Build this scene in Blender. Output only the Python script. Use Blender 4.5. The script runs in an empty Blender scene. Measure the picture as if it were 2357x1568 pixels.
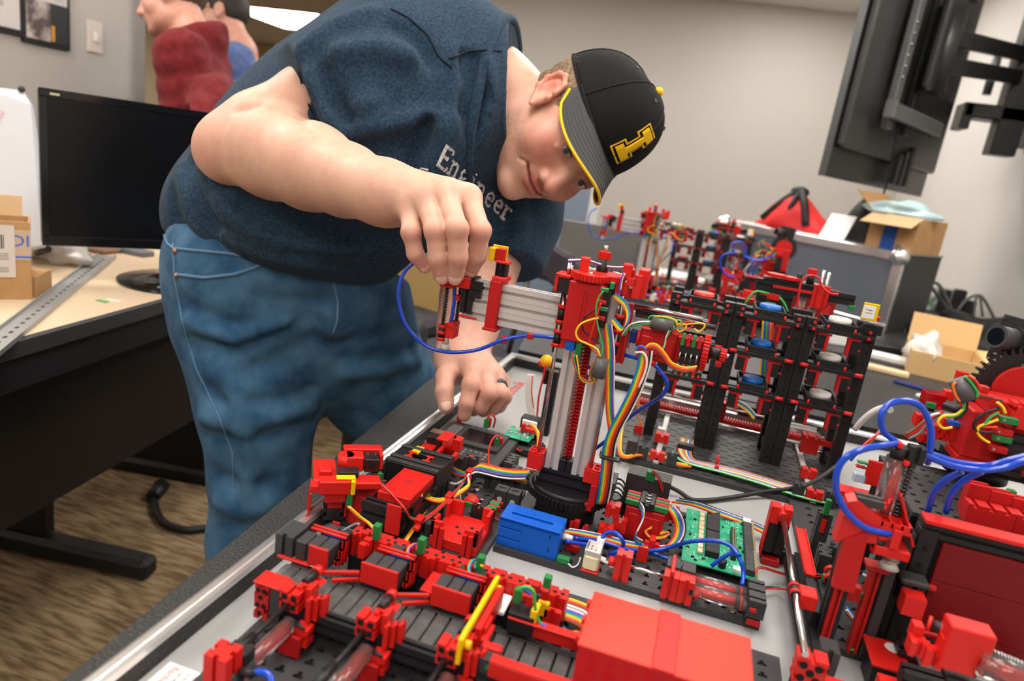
import bpy, bmesh, math, random
import numpy as np
from mathutils import Vector, Matrix, noise as mnoise
random.seed(7)
SC = bpy.context.scene
COL = SC.collection
PI = math.pi
# ------------------------------------------------------------------ camera
CAMH = 0.385
MW = np.array([[0.94713155, 0.20742678, -0.24477738], [0.28645726, -0.20306572, 0.93632609], [0.14451321, -0.95694224, -0.25174886]])
FPX = 1600.0
cd = bpy.data.cameras.new('camera'); cam = bpy.data.objects.new('camera', cd); COL.objects.link(cam)
cam.matrix_world = Matrix(((MW[0][0], -MW[0][1], -MW[0][2], 0), (MW[1][0], -MW[1][1], -MW[1][2], 0), (MW[2][0], -MW[2][1], -MW[2][2], CAMH), (0, 0, 0, 1)))
cd.sensor_width = 36.0; cd.sensor_fit = 'HORIZONTAL'; cd.lens = FPX / 2357 * 36
cd.clip_start = 0.02; cd.clip_end = 60
cd.dof.use_dof = True; cd.dof.focus_distance = 0.78; cd.dof.aperture_fstop = 4.8
SC.camera = cam
# ------------------------------------------------------------------ world, exposure, ceiling lamps (the fixtures follow in the room)
w = bpy.data.worlds.new('world'); SC.world = w; w.use_nodes = True
w.node_tree.nodes['Background'].inputs[0].default_value = (1.0, 0.95, 0.88, 1)
w.node_tree.nodes['Background'].inputs[1].default_value = 0.05
SC.view_settings.view_transform = 'Standard'; SC.view_settings.look = 'None'
SC.view_settings.exposure = 0.16; SC.view_settings.gamma = 1.0; SC.view_settings.use_curve_mapping = False
SC.cycles.max_bounces = 8
LAMP_E = 13.0
CEIL = 1.74; FLOOR = -0.76
LAMPS = [(-0.35, 0.25), (-0.35, 2.65), (-1.85, 0.9), (0.75, 1.45), (-1.6, 3.6), (0.5, 4.3), (-1.5, -1.6), (0.6, -1.4)]
HALL_LAMPS = [(-5.95, 8.9), (-3.6, 9.6), (-3.3, 5.3)]

# ------------------------------------------------------------------ pixel rays -> world points (author's ruler: 2357x1568)
CO = np.array([0, 0, CAMH])
def ray(px, py): return MW @ np.array([(px - 1178.5) / FPX, (py - 784) / FPX, 1.0])
def AZ(px, py, z=0.0):
    d = ray(px, py); return CO + d * ((z - CAMH) / d[2])
def AY(px, py, y):
    d = ray(px, py); return CO + d * (y / d[1])
def AX(px, py, x):
    d = ray(px, py); return CO + d * (x / d[0])
def AD(px, py, dep): return CO + ray(px, py) * dep
# ------------------------------------------------------------------ materials
MATS = {}
def mat(name, col, rough=0.45, metal=0.0, spec=0.5, bump=None, var=None, emit=None, trans=0.0, sss=0.0, coat=0.0, sheen=0.0, ior=1.45):
    """bump=(scale, strength, detail); var=(scale, colour2, lo, hi)"""
    if name in MATS: return MATS[name]
    m = bpy.data.materials.new(name); m.use_nodes = True
    nt = m.node_tree; b = nt.nodes['Principled BSDF']
    c = (*col, 1) if len(col) == 3 else col
    b.inputs['Base Color'].default_value = c
    b.inputs['Roughness'].default_value = rough; b.inputs['Metallic'].default_value = metal
    b.inputs['Specular IOR Level'].default_value = spec; b.inputs['IOR'].default_value = ior
    if trans: b.inputs['Transmission Weight'].default_value = trans
    if coat: b.inputs['Coat Weight'].default_value = coat; b.inputs['Coat Roughness'].default_value = 0.1
    if sheen: b.inputs['Sheen Weight'].default_value = sheen; b.inputs['Sheen Roughness'].default_value = 0.6
    if sss:
        b.inputs['Subsurface Weight'].default_value = sss; b.inputs['Subsurface Radius'].default_value = (1.0, 0.35, 0.2)
        b.inputs['Subsurface Scale'].default_value = 0.006
    tc = nt.nodes.new('ShaderNodeTexCoord')
    if var:
        n = nt.nodes.new('ShaderNodeTexNoise'); n.inputs['Scale'].default_value = var[0]; n.inputs['Detail'].default_value = 5
        nt.links.new(tc.outputs['Object'], n.inputs['Vector'])
        r = nt.nodes.new('ShaderNodeValToRGB'); r.color_ramp.elements[0].position = var[2]; r.color_ramp.elements[1].position = var[3]
        r.color_ramp.elements[0].color = c; r.color_ramp.elements[1].color = (*var[1], 1)
        nt.links.new(n.outputs['Fac'], r.inputs['Fac']); nt.links.new(r.outputs['Color'], b.inputs['Base Color'])
    if bump:
        n2 = nt.nodes.new('ShaderNodeTexNoise'); n2.inputs['Scale'].default_value = bump[0]; n2.inputs['Detail'].default_value = bump[2] if len(bump) > 2 else 3
        nt.links.new(tc.outputs['Object'], n2.inputs['Vector'])
        bp = nt.nodes.new('ShaderNodeBump'); bp.inputs['Strength'].default_value = bump[1]; bp.inputs['Distance'].default_value = 0.002
        nt.links.new(n2.outputs['Fac'], bp.inputs['Height']); nt.links.new(bp.outputs['Normal'], b.inputs['Normal'])
    if emit:
        b.inputs['Emission Color'].default_value = (*emit[0], 1); b.inputs['Emission Strength'].default_value = emit[1]
    MATS[name] = m; return m
RED = mat('red_plastic', (0.62, 0.013, 0.009), 0.42, spec=0.45, bump=(400, 0.05))
RED2 = mat('red_plastic_matte', (0.46, 0.007, 0.007), 0.5, spec=0.4)
REDT = mat('red_clear_plastic', (0.85, 0.01, 0.02), 0.12, trans=0.75)
BLK = mat('black_plastic', (0.012, 0.012, 0.014), 0.45, spec=0.45, bump=(500, 0.06))
BLK2 = mat('grey_black_plastic', (0.036, 0.036, 0.039), 0.5, spec=0.5, bump=(350, 0.08))
BELT = mat('conveyor_rubber', (0.095, 0.093, 0.092), 0.55, bump=(900, 0.25), var=(60, (0.16, 0.158, 0.155), 0.45, 0.75))
ALU = mat('aluminium', (0.60, 0.575, 0.56), 0.42, metal=0.3)
ALUB = mat('bright_aluminium', (0.80, 0.79, 0.79), 0.28, metal=0.9)
STEEL = mat('steel', (0.62, 0.60, 0.58), 0.18, metal=1.0)
DSTEEL = mat('dark_steel', (0.10, 0.10, 0.105), 0.28, metal=0.9)
BLUEP = mat('blue_plastic', (0.0, 0.10, 0.55), 0.5, spec=0.4, bump=(600, 0.05))
HOSE = mat('blue_hose', (0.003, 0.055, 0.52), 0.22, spec=0.5, coat=0.3)
GRN = mat('green_plastic', (0.012, 0.19, 0.045), 0.45)
YEL = mat('yellow_plastic', (0.86, 0.52, 0.0), 0.42)
WHT = mat('white_plastic', (0.78, 0.77, 0.75), 0.4)
CREAM = mat('cream_foam', (0.74, 0.66, 0.44), 0.85, bump=(500, 0.3))
GLASS = mat('clear_plastic', (0.95, 0.95, 0.95), 0.05, trans=0.95, ior=1.3)
PCB = mat('circuit_board_green', (0.0, 0.28, 0.14), 0.4, var=(140, (0.02, 0.42, 0.22), 0.4, 0.7))
GOLD = mat('solder', (0.75, 0.66, 0.42), 0.3, metal=0.6)
PAPER = mat('white_paper', (0.80, 0.80, 0.78), 0.7)
INK = mat('black_ink', (0.02, 0.02, 0.02), 0.6)
REDINK = mat('red_ink', (0.75, 0.03, 0.04), 0.6)
BLUINK = mat('blue_ink', (0.02, 0.12, 0.60), 0.6)
CARD = mat('cardboard', (0.46, 0.26, 0.11), 0.75, var=(30, (0.40, 0.22, 0.09), 0.4, 0.7), bump=(120, 0.1))
WIRE = {k: mat('wire_' + k, c, 0.4) for k, c in dict(red=(.70, .02, .015), orange=(.85, .20, .02), yellow=(.88, .58, .02), green=(.05, .42, .08), blue=(.01, .12, .60), violet=(.22, .07, .38), grey=(.30, .30, .32), white=(.78, .76, .74), black=(.012, .012, .014), brown=(.20, .06, .03)).items()}
RAINBOW = ['brown', 'red', 'orange', 'yellow', 'green', 'blue', 'violet', 'grey', 'white', 'black']
# ------------------------------------------------------------------ object helpers
class G: pass
g = G(); g.T = None; g.F = None      # current thing; current local frame (Matrix) for coordinates
def P3(p):
    return g.F @ Vector(p) if g.F is not None else Vector(p)
def thing(name, label, cat, loc=(0, 0, 0), group=None):
    o = bpy.data.objects.new(name, None); COL.objects.link(o); o.empty_display_size = 0.02
    o.location = loc; o['label'] = label; o['category'] = cat
    if group: o['group'] = group
    g.T = o; return o
def rootloc(o):
    l = Vector((0, 0, 0))
    while o is not None: l = l + o.location; o = o.parent
    return l
def link(name, verts, faces, m, parent='T', label=None, smooth=False, fm=None, kind=None):
    if parent == 'T': parent = g.T
    me = bpy.data.meshes.new(name)
    off = rootloc(parent) if parent is not None else Vector((0, 0, 0))
    V = [tuple(P3(v) - off) for v in verts]
    me.from_pydata(V, [], faces)
    for mm in (m if isinstance(m, (list, tuple)) else [m]): me.materials.append(mm)
    if fm is not None: me.polygons.foreach_set('material_index', fm)
    if smooth is True: me.polygons.foreach_set('use_smooth', [True] * len(me.polygons))
    elif smooth: me.polygons.foreach_set('use_smooth', smooth)
    me.update()
    o = bpy.data.objects.new(name, me); COL.objects.link(o)
    if parent is not None: o.parent = parent
    if label: o['label'] = label
    if kind: o['kind'] = kind
    return o
def tag(o, label, cat, group=None):
    o['label'] = label; o['category'] = cat
    if group: o['group'] = group
    return o
def struct(o): o['kind'] = 'structure'; return o
class MB:
    def __init__(s): s.v = []; s.f = []; s.s = []; s.m = []; s.mi = 0
    def add(s, v, f, sm=False):
        n = len(s.v); s.v += [tuple(p) for p in v]
        for i, q in enumerate(f):
            s.f.append(tuple(a + n for a in q)); s.s.append(sm if isinstance(sm, bool) else sm[i]); s.m.append(s.mi)
    def box(s, x0, x1, y0, y1, z0, z1, c=0.0005, M=None):
        if x0 > x1: x0, x1 = x1, x0
        if y0 > y1: y0, y1 = y1, y0
        if z0 > z1: z0, z1 = z1, z0
        c = min(c, (x1 - x0) * .3, (y1 - y0) * .3, (z1 - z0) * .3)
        if c <= 0:
            v = [(x, y, z) for z in (z0, z1) for y in (y0, y1) for x in (x0, x1)]
            f = [(0, 2, 3, 1), (4, 5, 7, 6), (0, 1, 5, 4), (2, 6, 7, 3), (0, 4, 6, 2), (1, 3, 7, 5)]
        else:
            v = []; X = (x0, x1); Y = (y0, y1); Z = (z0, z1)
            for k in (0, 1):
                for j in (0, 1):
                    for i in (0, 1):
                        sx = c if i == 0 else -c; sy = c if j == 0 else -c; sz = c if k == 0 else -c
                        v += [(X[i], Y[j] + sy, Z[k] + sz), (X[i] + sx, Y[j], Z[k] + sz), (X[i] + sx, Y[j] + sy, Z[k])]
            f = CHF
        if M is not None: v = [M @ Vector(p) for p in v]
        s.add(v, f)
    def cyl(s, p0, p1, r, n=20, r1=None, cap=True, smooth=True):
        p0 = Vector(p0); p1 = Vector(p1); r1 = r if r1 is None else r1
        ax = (p1 - p0).normalized(); a = ax.orthogonal().normalized(); b = ax.cross(a)
        v = []
        for p, q in ((p0, r), (p1, r1)):
            v += [p + (a * math.cos(2 * PI * i / n) + b * math.sin(2 * PI * i / n)) * q for i in range(n)]
        f = [(i, (i + 1) % n, n + (i + 1) % n, n + i) for i in range(n)]; sm = [smooth] * n
        if cap: f += [tuple(range(n - 1, -1, -1)), tuple(range(n, 2 * n))]; sm += [False, False]
        s.add(v, f, sm)
    def tube(s, pts, r, n=8, k=4, cap=True):
        pts = catmull(pts, k) if k > 1 else [Vector(p) for p in pts]
        m = len(pts); v = []; a = None
        for i, p in enumerate(pts):
            d = (pts[min(i + 1, m - 1)] - pts[max(i - 1, 0)])
            d = d.normalized() if d.length > 1e-9 else Vector((0, 0, 1))
            a = d.orthogonal().normalized() if a is None else (a - d * a.dot(d)).normalized()
            b = d.cross(a); rr = r[i] if isinstance(r, list) else r
            v += [p + (a * math.cos(2 * PI * j / n) + b * math.sin(2 * PI * j / n)) * rr for j in range(n)]
        f = [(i * n + j, i * n + (j + 1) % n, (i + 1) * n + (j + 1) % n, (i + 1) * n + j) for i in range(m - 1) for j in range(n)]
        sm = [True] * len(f)
        if cap: f += [tuple(range(n - 1, -1, -1)), tuple(range((m - 1) * n, m * n))]; sm += [False, False]
        s.add(v, f, sm)
    def prism(s, poly, fr, lo, hi):
        """poly: (a,b) list; fr: 'x','y','z' axis of extrusion -> a,b map to the other two axes in order"""
        def mp(a, b, t):
            return {'x': (t, a, b), 'y': (a, t, b), 'z': (a, b, t)}[fr]
        n = len(poly)
        v = [mp(a, b, lo) for a, b in poly] + [mp(a, b, hi) for a, b in poly]
        f = [tuple(range(n - 1, -1, -1)), tuple(range(n, 2 * n))] + [(i, (i + 1) % n, n + (i + 1) % n, n + i) for i in range(n)]
        s.add(v, f)
    def sphere(s, c, r, nu=16, nv=10, M=None, z0=-1.0):
        c = Vector(c); rr = r if isinstance(r, (tuple, list)) else (r, r, r); v = []
        for j in range(nv + 1):
            t = math.asin(z0) + (PI / 2 - math.asin(z0)) * j / nv
            for i in range(nu):
                q = Vector((rr[0] * math.cos(t) * math.cos(2 * PI * i / nu), rr[1] * math.cos(t) * math.sin(2 * PI * i / nu), rr[2] * math.sin(t)))
                v.append(c + (M @ q if M is not None else q))
        f = [(j * nu + i, j * nu + (i + 1) % nu, (j + 1) * nu + (i + 1) % nu, (j + 1) * nu + i) for j in range(nv) for i in range(nu)]
        s.add(v, f, True)
    def build(s, name, m, parent='T', label=None, kind=None):
        return link(name, s.v, s.f, m, parent, label, smooth=s.s, fm=s.m, kind=kind)
def _chf():
    def vi(i, j, k, a): return ((k * 2 + j) * 2 + i) * 3 + a
    f = []
    for i in (0, 1):
        q = [vi(i, 0, 0, 0), vi(i, 1, 0, 0), vi(i, 1, 1, 0), vi(i, 0, 1, 0)]; f.append(tuple(q if i else q[::-1]))
    for j in (0, 1):
        q = [vi(0, j, 0, 1), vi(1, j, 0, 1), vi(1, j, 1, 1), vi(0, j, 1, 1)]; f.append(tuple(q[::-1] if j else q))
    for k in (0, 1):
        q = [vi(0, 0, k, 2), vi(1, 0, k, 2), vi(1, 1, k, 2), vi(0, 1, k, 2)]; f.append(tuple(q if k else q[::-1]))
    for j in (0, 1):
        for k in (0, 1):
            q = [vi(0, j, k, 1), vi(1, j, k, 1), vi(1, j, k, 2), vi(0, j, k, 2)]; f.append(tuple(q if j == k else q[::-1])[::-1] if (j, k) in ((1, 1), (0, 0)) else tuple(q))
    for i in (0, 1):
        for k in (0, 1):
            q = [vi(i, 0, k, 0), vi(i, 1, k, 0), vi(i, 1, k, 2), vi(i, 0, k, 2)]; f.append(tuple(q))
    for i in (0, 1):
        for j in (0, 1):
            q = [vi(i, j, 0, 0), vi(i, j, 1, 0), vi(i, j, 1, 1), vi(i, j, 0, 1)]; f.append(tuple(q))
    for i in (0, 1):
        for j in (0, 1):
            for k in (0, 1): f.append((vi(i, j, k, 0), vi(i, j, k, 1), vi(i, j, k, 2)))
    # orient outward using unit cube
    out = []
    def co(n):
        a = n % 3; c = n // 3; i, j, k = c % 2, (c // 2) % 2, c // 4; s = [(.1 if t == 0 else -.1) for t in (i, j, k)]; p = [float(i) + s[0], j + s[1], k + s[2]]; p[a] = (i, j, k)[a]; return Vector(p)
    for q in f:
        c = sum((co(a) for a in q), Vector()) / len(q) - Vector((.5, .5, .5))
        nn = (co(q[1]) - co(q[0])).cross(co(q[2]) - co(q[0]))
        out.append(q if nn.dot(c) > 0 else tuple(q[::-1]))
    return out
CHF = _chf()
def catmull(pts, k=4):
    p = [Vector(q) for q in pts]
    if len(p) < 3: return p
    out = []
    for i in range(len(p) - 1):
        a = p[i - 1] if i else p[0] * 2 - p[1]; b = p[i]; c = p[i + 1]; d = p[i + 2] if i + 2 < len(p) else p[-1] * 2 - p[-2]
        for j in range(k):
            t = j / k
            out.append(0.5 * ((2 * b) + (c - a) * t + (2 * a - 5 * b + 4 * c - d) * t * t + (3 * b - a - 3 * c + d) * t ** 3))
    out.append(p[-1]); return out
def box(name, m, x0, x1, y0, y1, z0, z1, c=0.0005, parent='T', label=None):
    b = MB(); b.box(x0, x1, y0, y1, z0, z1, c); return b.build(name, m, parent, label)
def cyl(name, m, p0, p1, r, n=20, r1=None, parent='T', label=None):
    b = MB(); b.cyl(p0, p1, r, n, r1); return b.build(name, m, parent, label)
def tube(name, m, pts, r, n=8, k=4, parent='T', label=None):
    b = MB(); b.tube(pts, r, n, k); return b.build(name, m, parent, label)
def ribbon(name, pts, wv, cols=None, r=0.0006, parent='T', k=4, label=None):
    """flat cable: parallel round wires lying side by side along the width vector wv (or a list of them)"""
    cols = cols or RAINBOW; b = MB(); n = len(cols)
    for i, c in enumerate(cols):
        b.mi = i; t = (i - (n - 1) / 2) * r * 1.9
        ws = [Vector(q).normalized() for q in wv] if isinstance(wv[0], (tuple, list)) else [Vector(wv).normalized()] * len(pts)
        b.tube([Vector(p) + w_ * t for p, w_ in zip(pts, ws)], r, 6, k)
    return b.build(name, [WIRE[c] for c in cols], parent, label)
def notch(w, h, sides='tblr', o=0.0032, d=0.0032, u=0.015):
    """outline of a building block w x h, origin at centre, with one T groove per 15 mm unit on the named sides"""
    def cuts(L, on):
        r = []
        if on:
            k = max(1, round(L / u))
            for i in range(k):
                c = -L / 2 + L / k * (i + .5); r += [(c - o / 2, 0), (c - o / 2, -d * .35), (c - o * .72, -d * .45), (c - o * .72, -d), (c + o * .72, -d), (c + o * .72, -d * .45), (c + o / 2, -d * .35), (c + o / 2, 0)]
        return r
    P = [(-w / 2, -h / 2)]; P += [(a, -h / 2 - e) for a, e in cuts(w, 'b' in sides)]
    P += [(w / 2, -h / 2)]; P += [(w / 2 + e, a) for a, e in cuts(h, 'r' in sides)]
    P += [(w / 2, h / 2)]; P += [(-a, h / 2 + e) for a, e in cuts(w, 't' in sides)]
    P += [(-w / 2, h / 2)]; P += [(-w / 2 - e, -a) for a, e in cuts(h, 'l' in sides)]
    return P
def gblock(name, m, x0, x1, y0, y1, z0, z1, ax='z', sides='tblr', parent='T', label=None):
    """grooved building block"""
    e = {'x': (y0, y1, z0, z1, x0, x1), 'y': (x0, x1, z0, z1, y0, y1), 'z': (x0, x1, y0, y1, z0, z1)}[ax]
    poly = [(a + (e[0] + e[1]) / 2, c + (e[2] + e[3]) / 2) for a, c in notch(e[1] - e[0], e[3] - e[2], sides)]
    b = MB(); b.prism(poly, ax, e[4], e[5])
    if ax == 'y': b.f = [q[::-1] for q in b.f]
    return b.build(name, m, parent, label)
def gear(name, m, c, ax, r, th, n, tooth=0.0022, hub=None, parent='T', label=None):
    b = MB(); poly = []
    for i in range(n):
        a = 2 * PI * i / n; s = 2 * PI / n
        for da, rr in ((-.30, r - tooth), (-.16, r), (.16, r), (.30, r - tooth)):
            poly.append((rr * math.cos(a + da * s), rr * math.sin(a + da * s)))
    i, j = {'x': (1, 2), 'y': (0, 2), 'z': (0, 1)}[ax]; t = {'x': 0, 'y': 1, 'z': 2}[ax]
    b.prism([(p + c[i], q + c[j]) for p, q in poly], ax, c[t] - th / 2, c[t] + th / 2)
    if ax == 'y': b.f = [q[::-1] for q in b.f]
    o = b.build(name, m, parent, label)
    return o
def plate(name, m, x0, x1, y0, y1, z0, z1, holes, dep=0.003, parent='T', hm=None, label=None):
    """slab with recessed holes; holes = list of (hx0,hx1,hy0,hy1) that fall on a common grid"""
    xs = sorted({round(v, 5) for h in holes for v in h[:2]} | {x0, x1}); ys = sorted({round(v, 5) for h in holes for v in h[2:]} | {y0, y1})
    xi = {v: i for i, v in enumerate(xs)}; yi = {v: i for i, v in enumerate(ys)}
    hole = set()
    for h in holes:
        for i in range(xi[round(h[0], 5)], xi[round(h[1], 5)]):
            for j in range(yi[round(h[2], 5)], yi[round(h[3], 5)]): hole.add((i, j))
    nx, ny = len(xs), len(ys); b = MB(); v = []
    for z in (z1, z1 - dep): v += [(x, y, z) for y in ys for x in xs]
    T = lambda i, j: j * nx + i
    B = lambda i, j: nx * ny + j * nx + i
    f = []; mi = []
    for i in range(nx - 1):
        for j in range(ny - 1):
            L = B if (i, j) in hole else T
            f.append((L(i, j), L(i + 1, j), L(i + 1, j + 1), L(i, j + 1))); mi.append(1 if (i, j) in hole else 0)
            if (i, j) in hole:
                if (i - 1, j) not in hole: f.append((T(i, j), B(i, j), B(i, j + 1), T(i, j + 1))); mi.append(0)
                if (i + 1, j) not in hole: f.append((T(i + 1, j + 1), B(i + 1, j + 1), B(i + 1, j), T(i + 1, j))); mi.append(0)
                if (i, j - 1) not in hole: f.append((T(i + 1, j), B(i + 1, j), B(i, j), T(i, j))); mi.append(0)
                if (i, j + 1) not in hole: f.append((T(i, j + 1), B(i, j + 1), B(i + 1, j + 1), T(i + 1, j + 1))); mi.append(0)
    n = len(v); v += [(x0, y0, z1), (x1, y0, z1), (x1, y1, z1), (x0, y1, z1), (x0, y0, z0), (x1, y0, z0), (x1, y1, z0), (x0, y1, z0)]
    for a, c in ((0, 1), (1, 2), (2, 3), (3, 0)): f.append((n + a, n + 4 + a, n + 4 + c, n + c)); mi.append(0)
    f.append((n + 7, n + 6, n + 5, n + 4)); mi.append(0)
    return link(name, v, f, [m, hm or m], parent, label, fm=mi)
def frame(o, xd, yd):
    """Matrix with origin o, x along xd, y towards yd"""
    x = Vector(xd).normalized(); y = Vector(yd); y = (y - x * y.dot(x)).normalized(); z = x.cross(y)
    M = Matrix((x, y, z)).transposed().to_4x4(); M.translation = Vector(o); return M
def text(name, s, size, M, m, parent='T', ext=0.0003, sx=1.0, label=None):
    cu = bpy.data.curves.new(name, 'FONT'); cu.body = s; cu.size = size; cu.extrude = ext; cu.resolution_u = 2
    o = bpy.data.objects.new(name, cu); COL.objects.link(o)
    me = bpy.data.meshes.new_from_object(o.evaluated_get(bpy.context.evaluated_depsgraph_get()))
    bpy.data.objects.remove(o); bpy.data.curves.remove(cu)
    vs = [M @ Vector((v.co.x * sx, v.co.y, v.co.z)) for v in me.vertices]; fs = [tuple(p.vertices) for p in me.polygons]
    bpy.data.meshes.remove(me)
    return link(name, vs, fs, m, parent, label)
def dup(root, loc, rotz=0.0, label=None, group=None):
    r = root.copy(); COL.objects.link(r); r.location = loc; r.rotation_euler = (0, 0, rotz)
    if label: r['label'] = label
    if group: r['group'] = group
    for ch in root.children:
        c = ch.copy(); COL.objects.link(c); c.parent = r
        for gc in ch.children:
            d = gc.copy(); COL.objects.link(d); d.parent = c
    return r
# ================================================================== ROOM
WALLM = mat('painted_wall_grey', (0.53, 0.50, 0.46), 0.8, bump=(250, 0.04))
WALLL = mat('painted_wall_left', (0.50, 0.475, 0.44), 0.8, bump=(250, 0.04))
WALLR = mat('painted_wall_white', (0.66, 0.64, 0.61), 0.75, bump=(250, 0.04))
HALLM = mat('painted_wall_beige', (0.72, 0.60, 0.44), 0.8)
CEILM = mat('ceiling_tile', (0.72, 0.69, 0.66), 0.9, bump=(300, 0.25))
TRIMM = mat('ceiling_grid', (0.60, 0.58, 0.56), 0.6)
def carpet():
    m = bpy.data.materials.new('brown_carpet'); m.use_nodes = True; nt = m.node_tree; b = nt.nodes['Principled BSDF']
    b.inputs['Roughness'].default_value = 0.95; b.inputs['Specular IOR Level'].default_value = 0.1
    tc = nt.nodes.new('ShaderNodeTexCoord'); mp = nt.nodes.new('ShaderNodeMapping'); mp.inputs['Scale'].default_value = (14, 90, 1); mp.inputs['Rotation'].default_value = (0, 0, 0.25)
    n = nt.nodes.new('ShaderNodeTexNoise'); n.inputs['Scale'].default_value = 1.0; n.inputs['Detail'].default_value = 4
    r = nt.nodes.new('ShaderNodeValToRGB'); r.color_ramp.elements[0].position = 0.36; r.color_ramp.elements[1].position = 0.66
    r.color_ramp.elements[0].color = (0.13, 0.085, 0.045, 1); r.color_ramp.elements[1].color = (0.33, 0.235, 0.135, 1)
    n2 = nt.nodes.new('ShaderNodeTexNoise'); n2.inputs['Scale'].default_value = 350
    bp = nt.nodes.new('ShaderNodeBump'); bp.inputs['Strength'].default_value = 0.6; bp.inputs['Distance'].default_value = 0.004
    L = nt.links.new
    L(tc.outputs['Object'], mp.inputs['Vector']); L(mp.outputs['Vector'], n.inputs['Vector']); L(n.outputs['Fac'], r.inputs['Fac']); L(r.outputs['Color'], b.inputs['Base Color'])
    L(tc.outputs['Object'], n2.inputs['Vector']); L(n2.outputs['Fac'], bp.inputs['Height']); L(bp.outputs['Normal'], b.inputs['Normal'])
    return m
g.T = None
struct(box('floor', carpet(), -9, 1.5, -3.2, 12.2, FLOOR - .1, FLOOR, 0))
LW = -2.45; LWE = 2.55; RW = 1.22
struct(box('wall_left', WALLL, LW - .12, LW, -3.2, LWE, FLOOR, CEIL, 0))
struct(box('wall_right', WALLR, RW, RW + .12, -3.2, 6.2, FLOOR, CEIL, 0))
struct(box('wall_front', WALLM, -2.6, RW + .12, -3.2, -3.08, FLOOR, CEIL, 0))
bw = frame((RW, 5.93, 0), (-1, -0.065, 0), (0, 1, 0))
BWL = 3.62
g.F = None
bx = MB(); a = Vector((RW + .1, 5.95, 0)); d_ = Vector((-1, -.09, 0)).normalized()
e_ = a + d_ * BWL; nrm = Vector((.09, -1, 0)).normalized()
q = [a, e_, e_ - nrm * .12, a - nrm * .12]
bx.add([(p.x, p.y, z) for z in (FLOOR, CEIL) for p in q], [(0, 1, 5, 4), (1, 2, 6, 5), (2, 3, 7, 6), (3, 0, 4, 7), (4, 5, 6, 7), (3, 2, 1, 0)])
bx.f = [f[::-1] for f in bx.f]
struct(bx.build('wall_back', WALLM, None))
struct(box('wall_hall', HALLM, -9, 1.0, 12.0, 12.12, FLOOR, CEIL, 0))
struct(box('wall_hall_left', HALLM, -9.1, -9, 2.5, 12.2, FLOOR, CEIL, 0))
struct(box('wall_hall_near', HALLM, -9, LW - .12, 2.45, LWE, FLOOR, CEIL, 0))
# doorway jamb at the end of the left wall
struct(box('trim_1', mat('door_jamb', (0.30, 0.28, 0.26), 0.5), LW - .13, LW + .012, LWE - .055, LWE + .004, FLOOR, CEIL, .002))
struct(box('baseboard_left', mat('vinyl_base', (0.06, 0.055, 0.05), 0.5), LW, LW + .008, -3.0, LWE - .06, FLOOR, FLOOR + .1, .001))
# ceiling: slab plus lay-in tiles
ceil = struct(box('ceiling', TRIMM, -9.1, RW + .12, -3.2, 12.2, CEIL + .012, CEIL + .1, 0))
tb = MB(); tb.box(-.298, .298, -.298, .298, 0, .012, .004)
t0 = tb.build('ceiling_tile', CEILM, None); tme = t0.data
t0.parent = ceil; t0.location = (RW - .3, -2.8, CEIL)
LAMPC = set()
def cell(x, y): return (round((RW - .3 - x) / .6), round((y + 2.8) / .6))
for lx, ly in LAMPS:
    i, j = cell(lx, ly); LAMPC |= {(i, j), (i, j + 1)}
first = True
for i in range(0, 9):
    for j in range(0, 15):
        if (i, j) in LAMPC or (i, j) == (0, 0): continue
        o = t0.copy(); COL.objects.link(o); o.location = (RW - .3 - .6 * i, -2.8 + .6 * j, CEIL); o.parent = ceil
LIT = mat('lamp_diffuser', (0.9, 0.9, 0.88), 0.5, emit=((1.0, 0.95, 0.88), LAMP_E))
LITH = mat('lamp_diffuser_hall', (0.9, 0.88, 0.8), 0.5, emit=((1.0, 0.93, 0.80), LAMP_E * .8))
def lamp(cx, cy, label, m, L=1.2, W=.6, rot=0):
    t = thing('ceiling_light', label, 'ceiling light', (cx, cy, CEIL))
    if rot: L, W = W, L
    f = MB()
    for a in ((-W / 2, -W / 2 + .025, -L / 2, L / 2), (W / 2 - .025, W / 2, -L / 2, L / 2), (-W / 2, W / 2, -L / 2, -L / 2 + .025), (-W / 2, W / 2, L / 2 - .025, L / 2)):
        f.box(cx + a[0], cx + a[1], cy + a[2], cy + a[3], CEIL - .006, CEIL + .012, .001)
    f.build('frame', TRIMM)
    box('diffuser', m, cx - W / 2 + .025, cx + W / 2 - .025, cy - L / 2 + .025, cy + L / 2 - .025, CEIL - .002, CEIL + .008, 0)
where = ['over the near end of the work table', 'over the far end of the work table', 'over the wooden desk', 'over the right wall side', 'beyond the desk towards the doorway', 'near the back wall', 'behind the desk at the room front', 'behind the viewpoint on the right']
for (lx, ly), wh in zip(LAMPS, where):
    i, j = cell(lx, ly); lamp(RW - .3 - .6 * i, -2.8 + .6 * j + .3, 'recessed white ceiling light panel ' + wh, LIT)
for (lx, ly), wh in zip(HALL_LAMPS, ['glowing large in the room beyond the doorway', 'in the room beyond, far right of the doorway', 'just outside the doorway']):
    lamp(lx, ly, 'warm white ceiling light panel ' + wh, LITH, L=.75 if lx > -5 else 1.5, W=.6 if lx > -5 else 1.5)
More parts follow.
